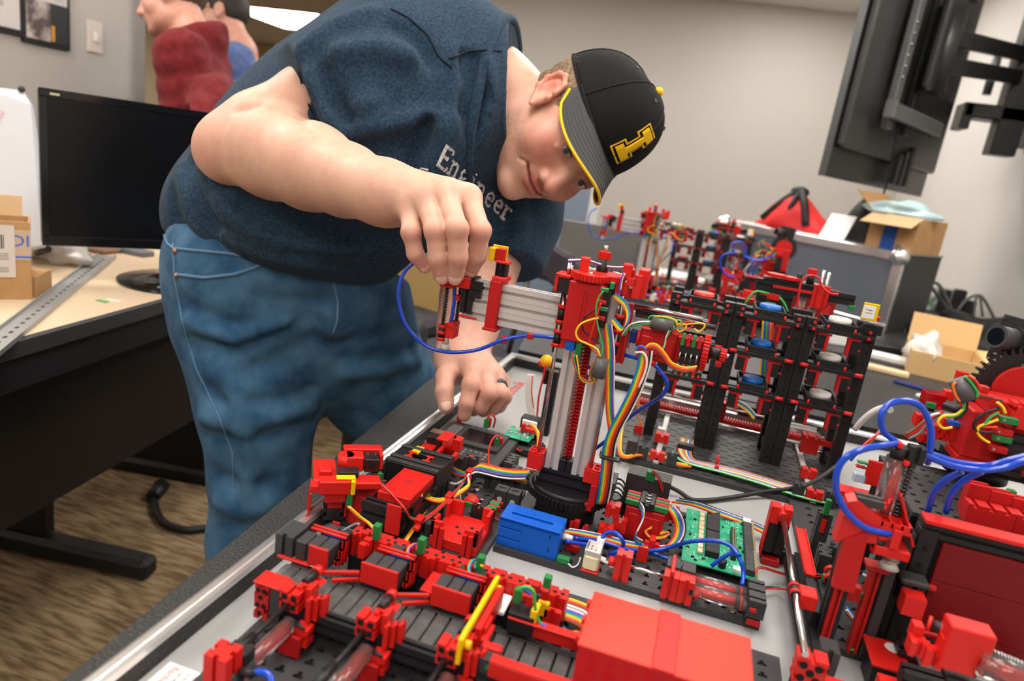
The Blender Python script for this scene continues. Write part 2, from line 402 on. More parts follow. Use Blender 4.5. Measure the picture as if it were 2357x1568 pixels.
# light switch and wall bumper and posters on the left wall
p = AX(217, 85, LW)
t = thing('light_switch', 'white light switch plate on the grey wall beside the poster', 'light switch', (LW, p[1], p[2]))
box('switch_plate', mat('switch_white', (.70, .62, .55), .4), LW, LW + .006, p[1] - .035, p[1] + .035, p[2] - .058, p[2] + .058, .002)
box('toggle', WHT, LW + .006, LW + .014, p[1] - .008, p[1] + .008, p[2] - .016, p[2] + .016, .001)
p = AX(320, 282, LW)
o = cyl('door_stop', DSTEEL, (LW, p[1], p[2]), (LW + .05, p[1], p[2]), .018, parent=None); tag(o, 'small dark round door stop on the grey wall beside the doorway', 'door stop')
t = thing('poster', 'black framed poster with orange band, photograph and dark footer on grey wall', 'poster', (LW, AX(100, 90, LW)[1], .5))
A0 = AX(48, 96, LW); A1 = AX(157, 118, LW); zb = A1[2]; y0, y1 = A0[1], A1[1]; hh = .9
box('frame', BLK, LW, LW + .012, y0, y1, zb, zb + hh, .001)
wy = y1 - y0; X = LW + .0125
box('sheet', mat('poster_paper', (.62, .58, .57), .5), X, X + .001, y0 + .012, y1 - .014, zb + .018, zb + hh - .02, 0)
X += .0012
box('band', mat('poster_orange', (.70, .30, .02), .5), X, X + .0006, y0 + .012, y1 - .014, zb + .30, zb + .335, 0)
box('header_picture', mat('poster_violet', (.16, .09, .16), .5, var=(12, (.45, .32, .36), .4, .62)), X, X + .0006, y0 + .012, y1 - .014, zb + .335, zb + hh - .03, 0)
box('photograph', mat('poster_photo', (.10, .07, .07), .5, var=(14, (.62, .54, .50), .42, .60)), X, X + .0006, y0 + .012, y0 + wy * .56, zb + .018, zb + .15, 0)
box('footer', mat('poster_dark', (.025, .025, .025), .5), X, X + .0006, y0 + wy * .56, y1 - .014, zb + .018, zb + .15, 0)
box('orange_mark', mat('poster_orange', ()), X + .0006, X + .001, y0 + wy * .58, y0 + wy * .645, zb + .022, zb + .075, 0)
for k in range(9): box('text_line', mat('poster_text', (.40, .37, .37), .6), X, X + .0004, y0 + .02, y1 - .03 - .02 * (k % 3), zb + .165 + k * .0135, zb + .169 + k * .0135, 0)
t = thing('poster', 'white paper notice with faint grey writing, left of the orange banded poster', 'poster', (LW, y0 - .3, .5))
box('frame', BLK, LW, LW + .012, y0 - .5, y0 - .001, zb + .015, zb + hh, .001)
box('sheet', mat('poster_paper', ()), LW + .0125, LW + .0135, y0 - .49, y0 - .012, zb + .035, zb + hh, 0)
for k in range(5): box('text_line', mat('poster_text', ()), LW + .0137, LW + .0141, y0 - .35 + .02 * k, y0 - .07 - .015 * (k % 2), zb + .10 + k * .05, zb + .118 + k * .05, 0)
# dark sign in the room beyond
p = AD(700, 92, 8.0); o = box('wall_sign', mat('sign_brown', (.10, .06, .02), .5), p[0] - .12, p[0] + .12, 11.97, 12.0, AY(700, 92, 11.97)[2] - .1, AY(700, 92, 11.97)[2] + .1, .002, parent=None)
p = AY(698, 93, 11.97); o.location.x = 0
tag(o, 'small dark brown sign on the beige wall of the room beyond', 'sign')
o.data.transform(Matrix.Translation((p[0] - AD(700, 92, 8.0)[0], 0, 0)))
# ================================================================== WORK TABLE, FLIGHT CASE, DESK
TBLM = mat('black_pebbled_laminate', (0.022, 0.022, 0.023), 0.5, spec=0.5, bump=(420, 1.0, 2), var=(500, (0.055, 0.054, 0.052), 0.52, 0.70))
TBLP = mat('black_laminate', (0.028, 0.028, 0.029), 0.45, spec=0.5, bump=(300, 0.15))
def slab(name, m, poly, z0, z1, parent='T', c=0.0):
    b = MB(); b.prism(poly, 'z', z0, z1); return b.build(name, m, parent)
t = thing('work_table', 'long black pebbled worktable the man leans over, carrying the open case', 'table', (.3, .4, FLOOR))
TT = -0.004
edge = [(-.350, -.25), (-.368, .329), (-.382, .524), (-.424, 1.108), (-.436, 1.305), (1.12, 1.36), (1.12, -.25)]
b = MB(); b.prism(edge, 'z', -.034, -.012)
ins = [(x + (.006 if x < 0 else -.006), y + (.006 if y < .2 else -.006)) for x, y in edge]
n = len(edge); b.add([(x, y, -.012) for x, y in edge] + [(x, y, TT) for x, y in ins], [tuple(range(n, 2 * n))] + [(i, (i + 1) % n, n + (i + 1) % n, n + i) for i in range(n)])
b.build('table_top', TBLM)
for lx, ly in ((-.28, -.1), (-.33, 1.2), (1.05, -.1), (1.05, 1.25)): box('leg', BLK2, lx - .025, lx + .025, ly - .025, ly + .025, FLOOR, -.034, .002)
box('apron', BLK2, -.26, 1.05, 1.22, 1.24, -.12, -.034, .001)
# flight case tray: aluminium rim, black lining, grey board
GREYB = mat('grey_board', (0.335, 0.335, 0.335), 0.5, bump=(700, 0.12), var=(14, (0.36, 0.36, 0.36), 0.4, 0.65))
t = thing('flight_case_tray', 'open case tray with bright aluminium rim and grey board under the models', 'case', (.35, .7, TT))
cx0, cx1, cy0, cy1 = -.327, .86, .06, 1.262
box('board', GREYB, cx0 + .012, cx1 - .012, cy0 + .012, cy1 - .012, TT, 0, 0)
for nm, a in (('side_wall', (cx0, cx0 + .0125, cy0, cy1)), ('side_wall', (cx1 - .0125, cx1, cy0, cy1)), ('end_wall', (cx0 + .0125, cx1 - .0125, cy1 - .0125, cy1)), ('end_wall', (cx0 + .0125, cx1 - .0125, cy0, cy0 + .0125))):
    box(nm, TBLM, *a, TT, .0165, .0005)
def rim(x0, x1, y0, y1, ax):
    b = MB(); lo, hi = ((y0, y1) if ax == 'y' else (x0, x1)); c0, c1 = ((x0, x1) if ax == 'y' else (y0, y1))
    w = c1 - c0; pr = [(c0 - .001, .0165), (c0 - .001, .021), (c0 + w * .2, .0228), (c0 + w * .48, .0225), (c0 + w * .5, .0205), (c0 + w * .68, .0205), (c0 + w * .7, .0225), (c1 + .0005, .0222), (c1 + .0005, .0165)]
    b.prism(pr, ax, lo, hi)
    return b.build('rim', ALUB)
rim(cx0, cx0 + .0125, cy0, cy1, 'y'); rim(cx1 - .0125, cx1, cy0, cy1, 'y'); rim(cx0, cx1, cy1 - .0125, cy1, 'x'); rim(cx0, cx1, cy0, cy0 + .0125, 'x')
# printed lettering on the board and the white card at the near left
o_ = AZ(1130, 955, .0004); u_ = AZ(1222, 872, .0004) - o_
M = frame((o_[0], o_[1], .0002), (u_[0], u_[1], 0), (-u_[1], u_[0], 0))
text('board_lettering', 'fischer', .030, M, BLUINK, ext=.0002)
M2 = M @ Matrix.Translation((.103, 0, 0)); text('board_lettering', 'technik', .030, M2, REDINK, ext=.0002)
q = [AZ(392, 1523, .0006), AZ(470, 1553, .0006), AZ(335, 1568, .0006)]
M = frame((q[0][0], q[0][1], .0006), (q[2][0] - q[0][0], q[2][1] - q[0][1], 0), (q[1][0] - q[0][0], q[1][1] - q[0][1], 0))
g.F = frame((q[0][0], q[0][1], 0.0001), (-(q[1] - q[0])[1], (q[1] - q[0])[0], 0), (q[1][0] - q[0][0], q[1][1] - q[0][1], 0))
g.F = frame((q[0][0], q[0][1], 0.0001), (q[1][0] - q[0][0], q[1][1] - q[0][1], 0), (-(q[1] - q[0])[1], (q[1] - q[0])[0], 0))
t = thing('instruction_card', 'white printed card with red lettering on grey board at near left', 'card', (q[0][0], q[0][1], 0))
box('sheet', PAPER, 0, .034, -.055, 0, 0, .0005, 0)
Rz = Matrix.Rotation(-PI / 2, 4, 'Z')
text('heading', 'fischertechnik', .0075, Matrix.Translation((.006, -.003, .0005)) @ Rz, REDINK, ext=.00008)
for k in range(4): text('text_line', ['Lernfabrik', 'Industrie 4.0', 'Sorting line', '24 V  DC'][k], .0048, Matrix.Translation((.0135 + k * .0058, -.004, .0005)) @ Rz, INK, ext=.00008)
g.F = None
# ------------------------------------------------------------------ rear tables
t = thing('work_table', 'dark grey laminate table behind the case on the right', 'table', (.4, 1.7, FLOOR))
pl = [(-.345, 1.385), (-.44, 2.0), (1.17, 2.1), (1.17, 1.385)]
slab('table_top', TBLP, pl, -.040, TT)
for lx, ly in ((-.28, 1.45), (-.34, 1.93), (1.1, 1.45), (1.1, 2.0)): box('leg', BLK2, lx - .025, lx + .025, ly - .025, ly + .025, FLOOR, -.04, .002)
t = thing('work_table', 'rear dark table along the white wall, under the cardboard boxes', 'table', (.5, 3, FLOOR))
slab('table_top', TBLP, [(-.44, 2.02), (-.50, 2.5), (-.70, 2.6), (-.66, 2.92), (-.40, 3.2), (1.17, 3.95), (1.17, 2.12)], -.040, TT)
for lx, ly in ((-.4, 2.1), (-.45, 3.15), (1.1, 2.2), (1.1, 3.8)): box('leg', BLK2, lx - .025, lx + .025, ly - .025, ly + .025, FLOOR, -.04, .002)
# ------------------------------------------------------------------ desk (its own frame: x away from the man along the edge, y inwards)
MAPLE = mat('maple_laminate', (0.66, 0.50, 0.33), 0.38, var=(3, (0.72, 0.57, 0.40), 0.35, 0.7))
DKP = mat('dark_panel', (0.014, 0.011, 0.009), 0.5, bump=(80, 0.1))
e1 = Vector((-.143, .99, 0)).normalized(); e2 = Vector((-.99, -.143, 0)).normalized()
DESKF = frame((-.993, .764, 0), e1, e2)
g.F = DESKF
t = thing('desk', 'pale maple desk with black edge band and dark panels behind the man', 'desk', DESKF @ Vector((.1, .35, FLOOR)))
DZ = 0.0
box('desk_top', MAPLE, -1.1, .93, .012, .80, DZ - .028, DZ, .001)
box('edge_band', BLK2, -1.1, .93, 0, .0119, DZ - .030, DZ - .0003, .002)
box('apron', BLK, -1.1, .93, .006, .0115, DZ - .085, DZ - .0302, .001)
box('modesty_panel', DKP, -1.1, .80, .06, .08, DZ - .36, DZ - .0282, .001)
p = AZ(345, 1085, FLOOR); pl_ = DESKF.inverted() @ Vector(p)
box('leg_panel', BLK, .50, .53, .38, .70, FLOOR + .06, DZ - .0282, .002)
box('leg_panel', BLK, -1.0, -.97, .30, .70, FLOOR + .06, DZ - .0282, .002)
ft = MB()
box('foot', BLK, .485, .545, .10, .78, FLOOR, FLOOR + .055, .012)
box('foot', BLK, -1.015, -.955, .10, .78, FLOOR, FLOOR + .055, .012)
for k in range(6):
    pass
g.F = None
# second leg assembly seen below the desk: panel with bolt holes and a foot bar
f0 = AZ(205, 1058, FLOOR); f1 = AZ(492, 1112, FLOOR)
g.F = frame(f0, f1 - f0, (0, 0, 1)) ; L = float(np.linalg.norm(f1 - f0))
t = thing('desk_trestle', 'black desk trestle panel with brass bolt heads and foot bar on carpet', 'trestle', f0)
box('foot', BLK, 0, L + .1, 0, .05, -.035, .035, .012)
box('leg_panel', BLK, L * .36, L * 1.05, .05, .745, -.02, .02, .002)
for i, k in ((0, 0), (1, 0), (0, 1), (1, 1), (1, 2)):
    P_ = g.F.inverted() @ Vector(AD(421 + 14 * i, 1030 + 18 * k, 1.98))
    cyl('bolt', GOLD, (P_.x, P_.y, .02), (P_.x, P_.y, .025), .006, 10)
g.F = None
# floor cable
pts = [AZ(*q, FLOOR + .012) for q in ((355, 1146), (358, 1170), (372, 1198), (400, 1214), (440, 1220), (500, 1210), (560, 1190))]
t = thing('power_cable', 'black power cable with plug lying on the brown carpet', 'cable', (pts[0][0], pts[0][1], FLOOR))
tube('cord', BLK, pts, .011, 8)
b = MB(); a = Vector(pts[0]); b.cyl(a + Vector((.005, -.012, .008)), a + Vector((-.02, .05, .012)), .019, 12, .024); b.build('plug', BLK)
# things on the desk
F_ = DESKF
def onDesk(px, py, z=0): return F_.inverted() @ Vector(AZ(px, py, z))
# monitor
md = Vector((.593, .805, 0)); mo = Vector(AD(97, 562, 1.39))
g.F = frame(mo, md, (0, 0, 1))        # x along the screen, y up, z towards the camera side
t = thing('monitor', 'black flat computer monitor on a round glossy foot on the maple desk', 'monitor', (-1.17, 1.25, 0))
GLB = mat('gloss_black', (0.006, 0.006, 0.007), 0.12, spec=0.6)
box('housing', BLK, 0, .52, -.002, .30, -.03, 0, .004)
bz = MB()
for a in ((0, .52, -.002, .018), (0, .52, .285, .30), (0, .014, .018, .285), (.506, .52, .018, .285)): bz.box(*a, 0, .004, .001)
bz.build('bezel', GLB)
box('screen', mat('dark_screen', (.004, .004, .005), .25, spec=.4), .014, .506, .018, .285, 0, .002, 0)
box('bezel_mark', GOLD, .018, .034, .289, .293, .004, .0045, 0)
box('logo_mark', STEEL, .243, .277, .005, .011, .004, .0045, 0)
bs = g.F.inverted() @ Vector((-1.165, 1.265, 0)); yb = -mo.z
cyl('neck', GLB, (.26, yb + .012, -.04), (.26, .03, -.03), .022, 16)
b = MB(); b.cyl((.26, yb, -.03), (.26, yb + .006, -.03), .125, 40); b.cyl((.26, yb + .006, -.03), (.26, yb + .014, -.03), .125, 40, .05); b.build('foot', GLB)
box('neck_clip', STEEL, .235, .285, -.03, -.02, -.05, .0, .002)
g.F = None
# cardboard box with shipping label, smaller box beside it
p0 = AZ(75, 690, 0); W_, D_ = .24, .075
xd_ = Vector((.64, .77, 0)).normalized(); g.F = frame(Vector((p0[0], p0[1], 0)) - xd_ * W_, xd_, (-.77, .64, 0))
hb = .145
t = thing('cardboard_box', 'tall cardboard box with white shipping label and open flap on the desk', 'cardboard box', g.F @ Vector((.15, .04, 0)))
bx_ = MB()
for a in ((0, W_, 0, .004), (0, W_, D_ - .004, D_), (0, .004, .004, D_ - .004), (W_ - .004, W_, .004, D_ - .004)): bx_.box(*a, 0, hb, .0005)
bx_.box(.004, W_ - .004, .004, D_ - .004, 0, .004, 0); bx_.build('carton', CARD)
CARDLT = mat('cardboard_light', (.68, .45, .25), .75)
fl = MB(); fl.box(0, W_ - .012, 0, .003, 0, .040, .0008, Matrix.Translation((0, D_ - .002, hb - .002)) @ Matrix.Rotation(-.12, 4, 'X')); fl.build('flap', CARDLT)
box('tape', mat('printed_tape', (.52, .38, .28), .4), W_ - .06, W_ + .0002, -.0006, 0, .075, .130, 0)
box('tape_stripe', BLUINK, W_ - .06, W_, -.0009, -.0006, .079, .082, 0)
text('tape_lettering', 'DI', .030, frame((W_ - .031, -.0010, .100), (1, 0, 0), (0, 0, 1)), BLUINK, ext=.0001)
box('shipping_label', mat('label_paper', (.60, .53, .49), .6), W_ - .20, W_ - .024, -.0016, -.0011, .042, .138, 0)
b = MB(); random.seed(3); x = W_ - .062
while x < W_ - .040:
    w_ = random.choice((.0008, .0012, .002)); b.box(x, x + w_, -.0019, -.0016, .095, .120, 0); x += w_ + random.choice((.0008, .0014))
b.build('barcode', INK)
b = MB()
for k in range(7): b.box(W_ - .070 - .01 * (k % 3), W_ - .034, -.0019, -.0016, .052 + k * .0035 + (.012 if k > 2 else 0), .0538 + k * .0035 + (.012 if k > 2 else 0), 0)
b.build('label_print', mat('faded_print', (.30, .27, .25), .6))
g.F = None
p0 = AZ(78, 690, 0); g.F = frame((p0[0] + .012, p0[1] + .02, 0), (-.5, .87, 0), (-.87, -.5, 0))
t = thing('cardboard_box', 'low small cardboard box tucked behind the tall labelled one', 'cardboard box', g.F @ Vector((.05, .03, 0)))
box('carton', CARD, 0, .075, .02, .10, 0, .042, .001); box('side_sticker', mat('cardboard_light', ()), .0752, .0758, .03, .08, .008, .034, 0)
g.F = None
# perforated steel rail lying across the desk
r0 = AZ(0, 782, .004); r1 = AZ(246, 588, .004); d = Vector(r1 - r0); Lr = d.length
g.F = frame(r0 - np.array(d) * .35, d, (-d.y, d.x, 0))
ZINC = mat('zinc_steel', (.42, .43, .43), .4, metal=.6)
hs = []
for k in range(34): hs += [(.02 + k * .028, .032 + k * .028, -.004, .002)]
plate('rail', ZINC, 0, Lr * 1.35, -.018, .018, -.004, -.001, hs, .002, parent=None, hm=BLK2)
o = bpy.context.scene.objects['rail']; o.name = 'slotted_rail'
tag(o, 'long slotted zinc steel rail lying across the maple desk', 'rail')
lips = MB()
lips.box(0, Lr * 1.35, -.0205, -.018, -.004, .004, 0); lips.box(0, Lr * 1.35, .018, .0205, -.004, .004, 0)
l2 = lips.build('rail_lip', ZINC, None); l2.parent = o
g.F = None
# green scrap, plastic bag, small odds under the monitor
p = AZ(236, 692, .002); o = box('label_scrap', mat('scrap_green', (.10, .36, .12), .5), -.012, .012, -.005, .005, 0, .001, 0, parent=None); o.location = (p[0], p[1], .0002); tag(o, 'small green paper scrap lying on the maple desk', 'scrap')
p = AZ(262, 690, .002); o = box('label_scrap', PAPER, -.014, .014, -.004, .004, 0, .001, 0, parent=None); o.location = (p[0], p[1], .0002); tag(o, 'small white paper scrap next to the green one on the desk', 'scrap')
def blob(name, m, c, r, seed, amp=.25, nu=20, nv=12, sc=6.0, parent=None):
    b = MB(); b.sphere((0, 0, 0), (1, 1, 1), nu, nv, z0=-.6)
    v = []
    for q in b.v:
        k = 1 + amp * mnoise.noise(Vector(q) * sc / 4 + Vector((seed, 0, 0))) * 2
        v.append((c[0] + q[0] * r[0] * k, c[1] + q[1] * r[1] * k, max(c[2] + q[2] * r[2] * k, c[2] - r[2] * .5)))
    return link(name, v, b.f, m, parent, smooth=True)
CLR = mat('clear_bag', (.82, .78, .74), .25, trans=.35)
p = AZ(140, 600, 0); o = blob('plastic_bag', CLR, (p[0], p[1], .017), (.075, .05, .034), 2, .35); tag(o, 'crumpled clear plastic bag on the desk beside the monitor', 'bag')
p = AZ(215, 578, 0); o = box('flat_package', mat('package_brown', (.22, .12, .08), .5), p[0] - .06, p[0] + .05, p[1] - .02, p[1] + .05, .0, .012, .003, parent=None); tag(o, 'flat brown and white package under the monitor edge', 'package')
p = AZ(300, 585, 0); o = box('card_stack', mat('stack_grey', (.16, .16, .18), .5), p[0] - .05, p[0] + .05, p[1] - .01, p[1] + .03, .0, .014, .002, parent=None); tag(o, 'thin dark grey stack of cards behind the monitor foot', 'cards')
# leaning whiteboard behind the box
t = None; g.T = None
wq = [AD(-60, 195, 1.62), AD(52, 208, 1.62), AD(70, 240, 1.60), AD(96, 420, 1.56), AD(97, 565, 1.50), AD(-60, 590, 1.50)]
nrm = np.cross(wq[1] - wq[0], wq[5] - wq[0]); nrm = nrm / np.linalg.norm(nrm)
if np.dot(nrm, CO - wq[0]) < 0: nrm = -nrm
t = thing('whiteboard', 'white easel board with faint red writing leaning behind the monitor', 'whiteboard', (wq[5][0], wq[5][1], 0))
b = MB(); b.add([tuple(p) for p in wq] + [tuple(p - nrm * .012) for p in wq], [tuple(range(5, -1, -1)), tuple(range(6, 12))] + [(i, (i + 1) % 6, 6 + (i + 1) % 6, 6 + i) for i in range(6)])
b.build('board', mat('whiteboard_white', (.52, .53, .57), .3))
b = MB(); b.sphere(wq[1] + nrm * .004, .008, 10, 6); b.build('corner_cap', BLK2)
b = MB()
for k in range(4):
    c_ = AD(6, 268 + k * 26, 1.60) + nrm * .012; b.tube([c_ + np.array((0, 0, .008)), c_ + np.array((.006, .006, .0)), c_ - np.array((.004, .004, .006)), c_ + np.array((.004, .004, -.012))], .0012, 5, 3)
b.build('marker_writing', mat('faint_red', (.80, .30, .33), .5))
tube('board_stand', BLK2, [wq[4] - nrm * .02, (wq[4][0] - .15, wq[4][1] + .1, 0.002)], .008, 8, 1)
# orange box under the desk
p = AZ(245, 1050, FLOOR); o = box('cardboard_box', mat('box_orange', (.34, .15, .05), .7), p[0] - .14, p[0] + .10, p[1] + .12, p[1] + .4, FLOOR, FLOOR + .30, .002, parent=None); tag(o, 'orange brown carton on the carpet under the desk', 'cardboard box')
# ================================================================== REAR AND RIGHT OF THE ROOM
# ---- television on a wall arm, seen from behind
TVM = mat('tv_back', (0.030, 0.030, 0.031), 0.38, spec=0.5, bump=(200, .05))
tb_ = Vector(AD(1899, 405, 2.35)); td = Vector((.503, .864, 0)).normalized()
g.F = frame(tb_, td, (0, 0, 1))                       # x along the panel, y up, z = towards camera side (left-front)
t = thing('television', 'large flat television seen from behind on a black wall arm', 'television', tb_)
TW, TH = 1.02, .98
box('panel', mat('tv_panel', (.016, .016, .017), .3), 0, TW, 0, TH, -.022, -.001, .003)
box('bezel_edge', mat('tv_edge', (.10, .10, .105), .3, metal=.5), -.004, .0, 0, TH, -.024, .0, .0006)
box('back_cover', TVM, .012, TW - .012, .10, TH - .02, -.001, .028, .012)
box('raised_cover', TVM, .30, TW - .12, .24, TH - .12, .028, .040, .008)
for k in range(3): box('socket', BLK, .50 + k * .06, .53 + k * .06, .02, .13 + .02 * k, .028, .05, .004)
cabl = MB(); cabl.tube([(.34, .30, .055), (.35, .15, .07), (.40, 0, .06), (.40, -.14, .05), (.43, -.30, .06)], .004, 6); cabl.build('cable', BLK)
MNT = mat('mount_black', (0.016, 0.016, 0.017), 0.4, spec=.5)
MNT2 = mat('mount_grey', (0.13, 0.13, 0.135), 0.35, metal=.3)
t2 = thing('tv_mount', 'black articulated wall arm with slotted rails holding the television', 'wall mount', tb_ + td * .4)
for x_ in (.22, .40): 
    box('rail', MNT2 if x_ < .3 else MNT, x_, x_ + .05, .19, .95, .050, .075, .003)
    for k in range(6):
        cyl('screw', STEEL, (x_ + .012, .36 + k * .035, .075), (x_ + .012, .36 + k * .035, .079), .006, 8)
for y_ in (.22, .70):
    box('cross_bar', MNT2, .15, .68, y_, y_ + .05, .078, .110, .004)
    box('end_cap', MNT2, .145, .16, y_ - .004, y_ + .054, .075, .113, .003)
cyl('swivel', MNT, (.42, .34, .112), (.42, .62, .112), .05, 18)
box('head_plate', MNT, .32, .50, .34, .66, .108, .135, .01)
hd = Vector(g.F @ Vector((.42, .46, .14))); g.F = None
wl = Vector((RW, 2.62, hd.z + .05)); el = Vector((RW - .08, 2.75, hd.z))
w1 = Vector(AX(2357, 165, RW - .12)); w2 = Vector(AX(2357, 215, RW - .12))
b = MB()
for s_ in (-.045, .045):
    M = frame(hd + Vector((0, 0, s_ + .02)), w1 - hd, (0, 0, 1)); Lm = (w1 - hd).length
    b.box(0, Lm, -.028, .028, -.014, .014, .003, M)
b.build('arm', MNT)
box('elbow', MNT, w1.x - .05, w1.x + .05, w1.y - .05, w1.y + .05, w1.z - .35, w1.z + .30, .004)
cyl('pin', MNT2, (w1.x - .1, w1.y + .05, w1.z - .10), (w1.x - .1, w1.y + .05, w1.z + .12), .018, 12)
box('lower_bracket', MNT, w1.x - .19, RW, w1.y - .05, w1.y + .08, w1.z - .21, w1.z - .15, .006)
box('bracket_foot', MNT, w1.x - .195, w1.x - .155, w1.y - .05, w1.y + .08, w1.z - .26, w1.z - .1501, .004)
box('wall_plate', MNT, RW - .03, RW, w1.y - .3, w1.y + .1, w1.z - .30, w1.z + .35, .004)
# ---- flight case lid standing on the rear table
la = Vector(AD(1662, 500, 2.85)); lb = Vector(AD(2088, 588, 2.30)); zt = (la.z + lb.z) / 2; la.z = lb.z = zt
g.F = frame((la.x, la.y, TT), lb - la, (0, 0, 1)); Ll = (lb - la).length; Hl = zt - TT
t = thing('case_lid', 'grey flight case standing upright with aluminium edges on the rear table', 'case', g.F @ Vector((Ll / 2, 0, 0)))
box('body', BLK2, 0.004, Ll - .004, 0.0, Hl - .004, -.30, -.004, .003)
box('panel', mat('case_grey', (.12, .135, .165), .55, bump=(300, .1)), .035, Ll - .035, .03, Hl - .03, -.004, .004, .002)
for a in ((0, Ll, Hl - .03, Hl), (0, Ll, 0, .03), (0, .035, .03, Hl - .03), (Ll - .035, Ll, .03, Hl - .03)): box('edge_trim', ALUB, *a, -.006, .010, .002)
for xx in (.02, Ll - .02):
    b = MB(); b.sphere((xx, Hl - .014, .004), .032, 14, 8); b.build('corner_ball', ALUB)
box('top_edge', ALUB, 0, Ll, Hl - .006, Hl, -.302, -.006, .002)
g.F = None
TOPZ = zt
def onlid(px, py): 
    return AZ(px, py, TOPZ)
lf = frame((la.x, la.y, TOPZ), lb - la, Vector((0, 0, 1)).cross(lb - la))       # x along lid, y backwards, z up
if (lf.to_3x3() @ Vector((0, 1, 0))).y < 0: lf = frame((la.x, la.y, TOPZ), lb - la, -(Vector((0, 0, 1)).cross(lb - la)))
def lidx(px, py):
    # distance along the lid edge of the pixel
    best = min(((abs(1178.5 - 0), 0),)); r = []
    for k in range(101):
        P_ = la.lerp(lb, k / 100); d_ = MW.T @ (np.array(P_) - CO); u = 1178.5 + FPX * d_[0] / d_[2]; r.append((abs(u - px), k / 100 * Ll))
    return min(r)[1]
zup = Vector((0, 0, 1))
def Lp(x, y, z): 
    yy = (lb - la).normalized().cross(zup); yy = yy if yy.y > 0 else -yy
    return la + (lb - la).normalized() * x + yy * y + zup * z
# red and black bag
BAGR = mat('bag_red', (.70, .02, .02), .6, bump=(90, .3)); BAGB = mat('bag_black', (.012, .012, .013), .6, bump=(90, .3))
xa, xb = lidx(1718, 500), lidx(1868, 520); bc = Lp((xa + xb) / 2, .09, .05)
t = thing('bag', 'red and black drawstring bag lying on the upright grey case', 'bag', (bc.x, bc.y, TOPZ))
ax_ = (lb - la).normalized(); w_ = (xb - xa) / 2
Mb = Matrix((ax_, zup.cross(ax_), zup)).transposed()
def hump(name, m, c, r, seed, amp=.18):
    b = MB(); b.sphere((0, 0, 0), (1, 1, 1), 22, 12, z0=-.35); v = []
    for q in b.v:
        k = 1 + amp * mnoise.noise(Vector(q) * 1.6 + Vector((seed, 0, 0))) * 1.6
        x_, y_, z_ = q[0] * k, q[1] * k, q[2]
        z_ = z_ * (1 - .55 * min(1, abs(x_)) ** 1.2) if z_ > 0 else z_
        v.append(c + Mb @ Vector((x_ * r[0], y_ * r[1], max(z_ * r[2], -c.z + TOPZ + .001))))
    return link(name, v, b.f, m, smooth=True)
hump('bag_body', BAGR, Vector((bc.x, bc.y, TOPZ + .02)), (w_ * 1.05, .09, .125), 1.3)
b = MB()
top_ = Vector((bc.x, bc.y, TOPZ + .158))
for dx, rr in ((-1.0, .013), (-.35, .012), (.32, .015)):
    b.tube([top_, Vector((bc.x, bc.y, TOPZ)) + ax_ * dx * w_ * .5 + zup * .105 - Vector((0, .07, 0)), Vector((bc.x, bc.y, TOPZ)) + ax_ * dx * w_ + zup * .03 - Vector((0, .085, 0))], rr, 8)
b.sphere(top_ - zup * .01, (.035, .03, .022), 12, 8); b.build('strap', BAGB)
o = hump('black_pouch', BAGB, Lp(lidx(1905, 480), .22, .04), (.075, .06, .13), 4.2); o.parent = None
o.location = o.location + t.location; tag(o, 'black pointed pouch behind the white papers on the case', 'bag')
# papers
xa = lidx(1885, 500)
g.F = frame(Lp(xa, .03, .004), (lb - la), Lp(0, .6, 1) - Lp(0, 0, 0))
o = box('paper_sheet', PAPER, -.02, .075, 0, .10, -.001, .001, 0, parent=None); tag(o, 'white paper sheet propped beside the box on the case', 'paper')
g.F = frame(Lp(lidx(1820, 500), .0, .002), (lb - la), Lp(0, 1, 0) - Lp(0, 0, 0))
o = box('paper_sheet', PAPER, -.16, .11, -.0, .05, -.001, .003, 0, parent=None); tag(o, 'white papers lying flat in front of the red bag', 'paper')
o = box('blue_wrapper', mat('wrapper_blue', (.20, .38, .80), .5), -.03, .03, -.01, .03, .003, .007, .001, parent=None); tag(o, 'small blue wrapper on the papers before the red bag', 'wrapper')
g.F = None
# cardboard box with blue tape on the case
xa, xb = lidx(1985, 550), lidx(2112, 560)
g.F = frame(Lp(xa, .02, 0), (lb - la), Lp(0, 1, 0) - Lp(0, 0, 0)); W_ = xb - xa
t = thing('cardboard_box', 'open cardboard box with blue tape stripe on the upright case', 'cardboard box', Lp((xa + xb) / 2, .1, 0))
b = MB(); H_ = .115
for a in ((0, W_, 0, .004), (0, W_, .23, .234), (0, .004, .004, .23), (W_ - .004, W_, .004, .23)): b.box(*a, 0, H_, .0005)
b.box(.004, W_ - .004, .004, .23, 0, .004, 0); b.build('carton', CARD)
box('tape', mat('tape_blue', (.005, .07, .33), .5), W_ * .32, W_ * .62, -.0012, -.0002, .0, H_ * .80, 0)
b = MB(); b.box(0, W_ * 1.08, -.085, 0, 0, .003, .0005, Matrix.Translation((0, 0, H_)) @ Matrix.Rotation(.42, 4, 'X')); b.build('flap', mat('cardboard_light', ()))
b = MB(); b.box(-.10, 0, 0, .23, 0, .003, .0005, Matrix.Translation((0, 0, H_)) @ Matrix.Rotation(.75, 4, 'Y')); b.build('flap', CARD)
box('side_label', PAPER, -.0014, -.0004, .03, .14, .03, .10, 0)
g.F = None; o = blob('wrap', mat('bubble_wrap', (.50, .68, .72), .3), tuple(Lp(xa + W_ * .45, .09, H_ + .018)), (.10, .06, .03), 7, .3); tag(o, 'pale blue bubble wrap spilling from the cardboard box on the case', 'packing wrap')
g.F = None
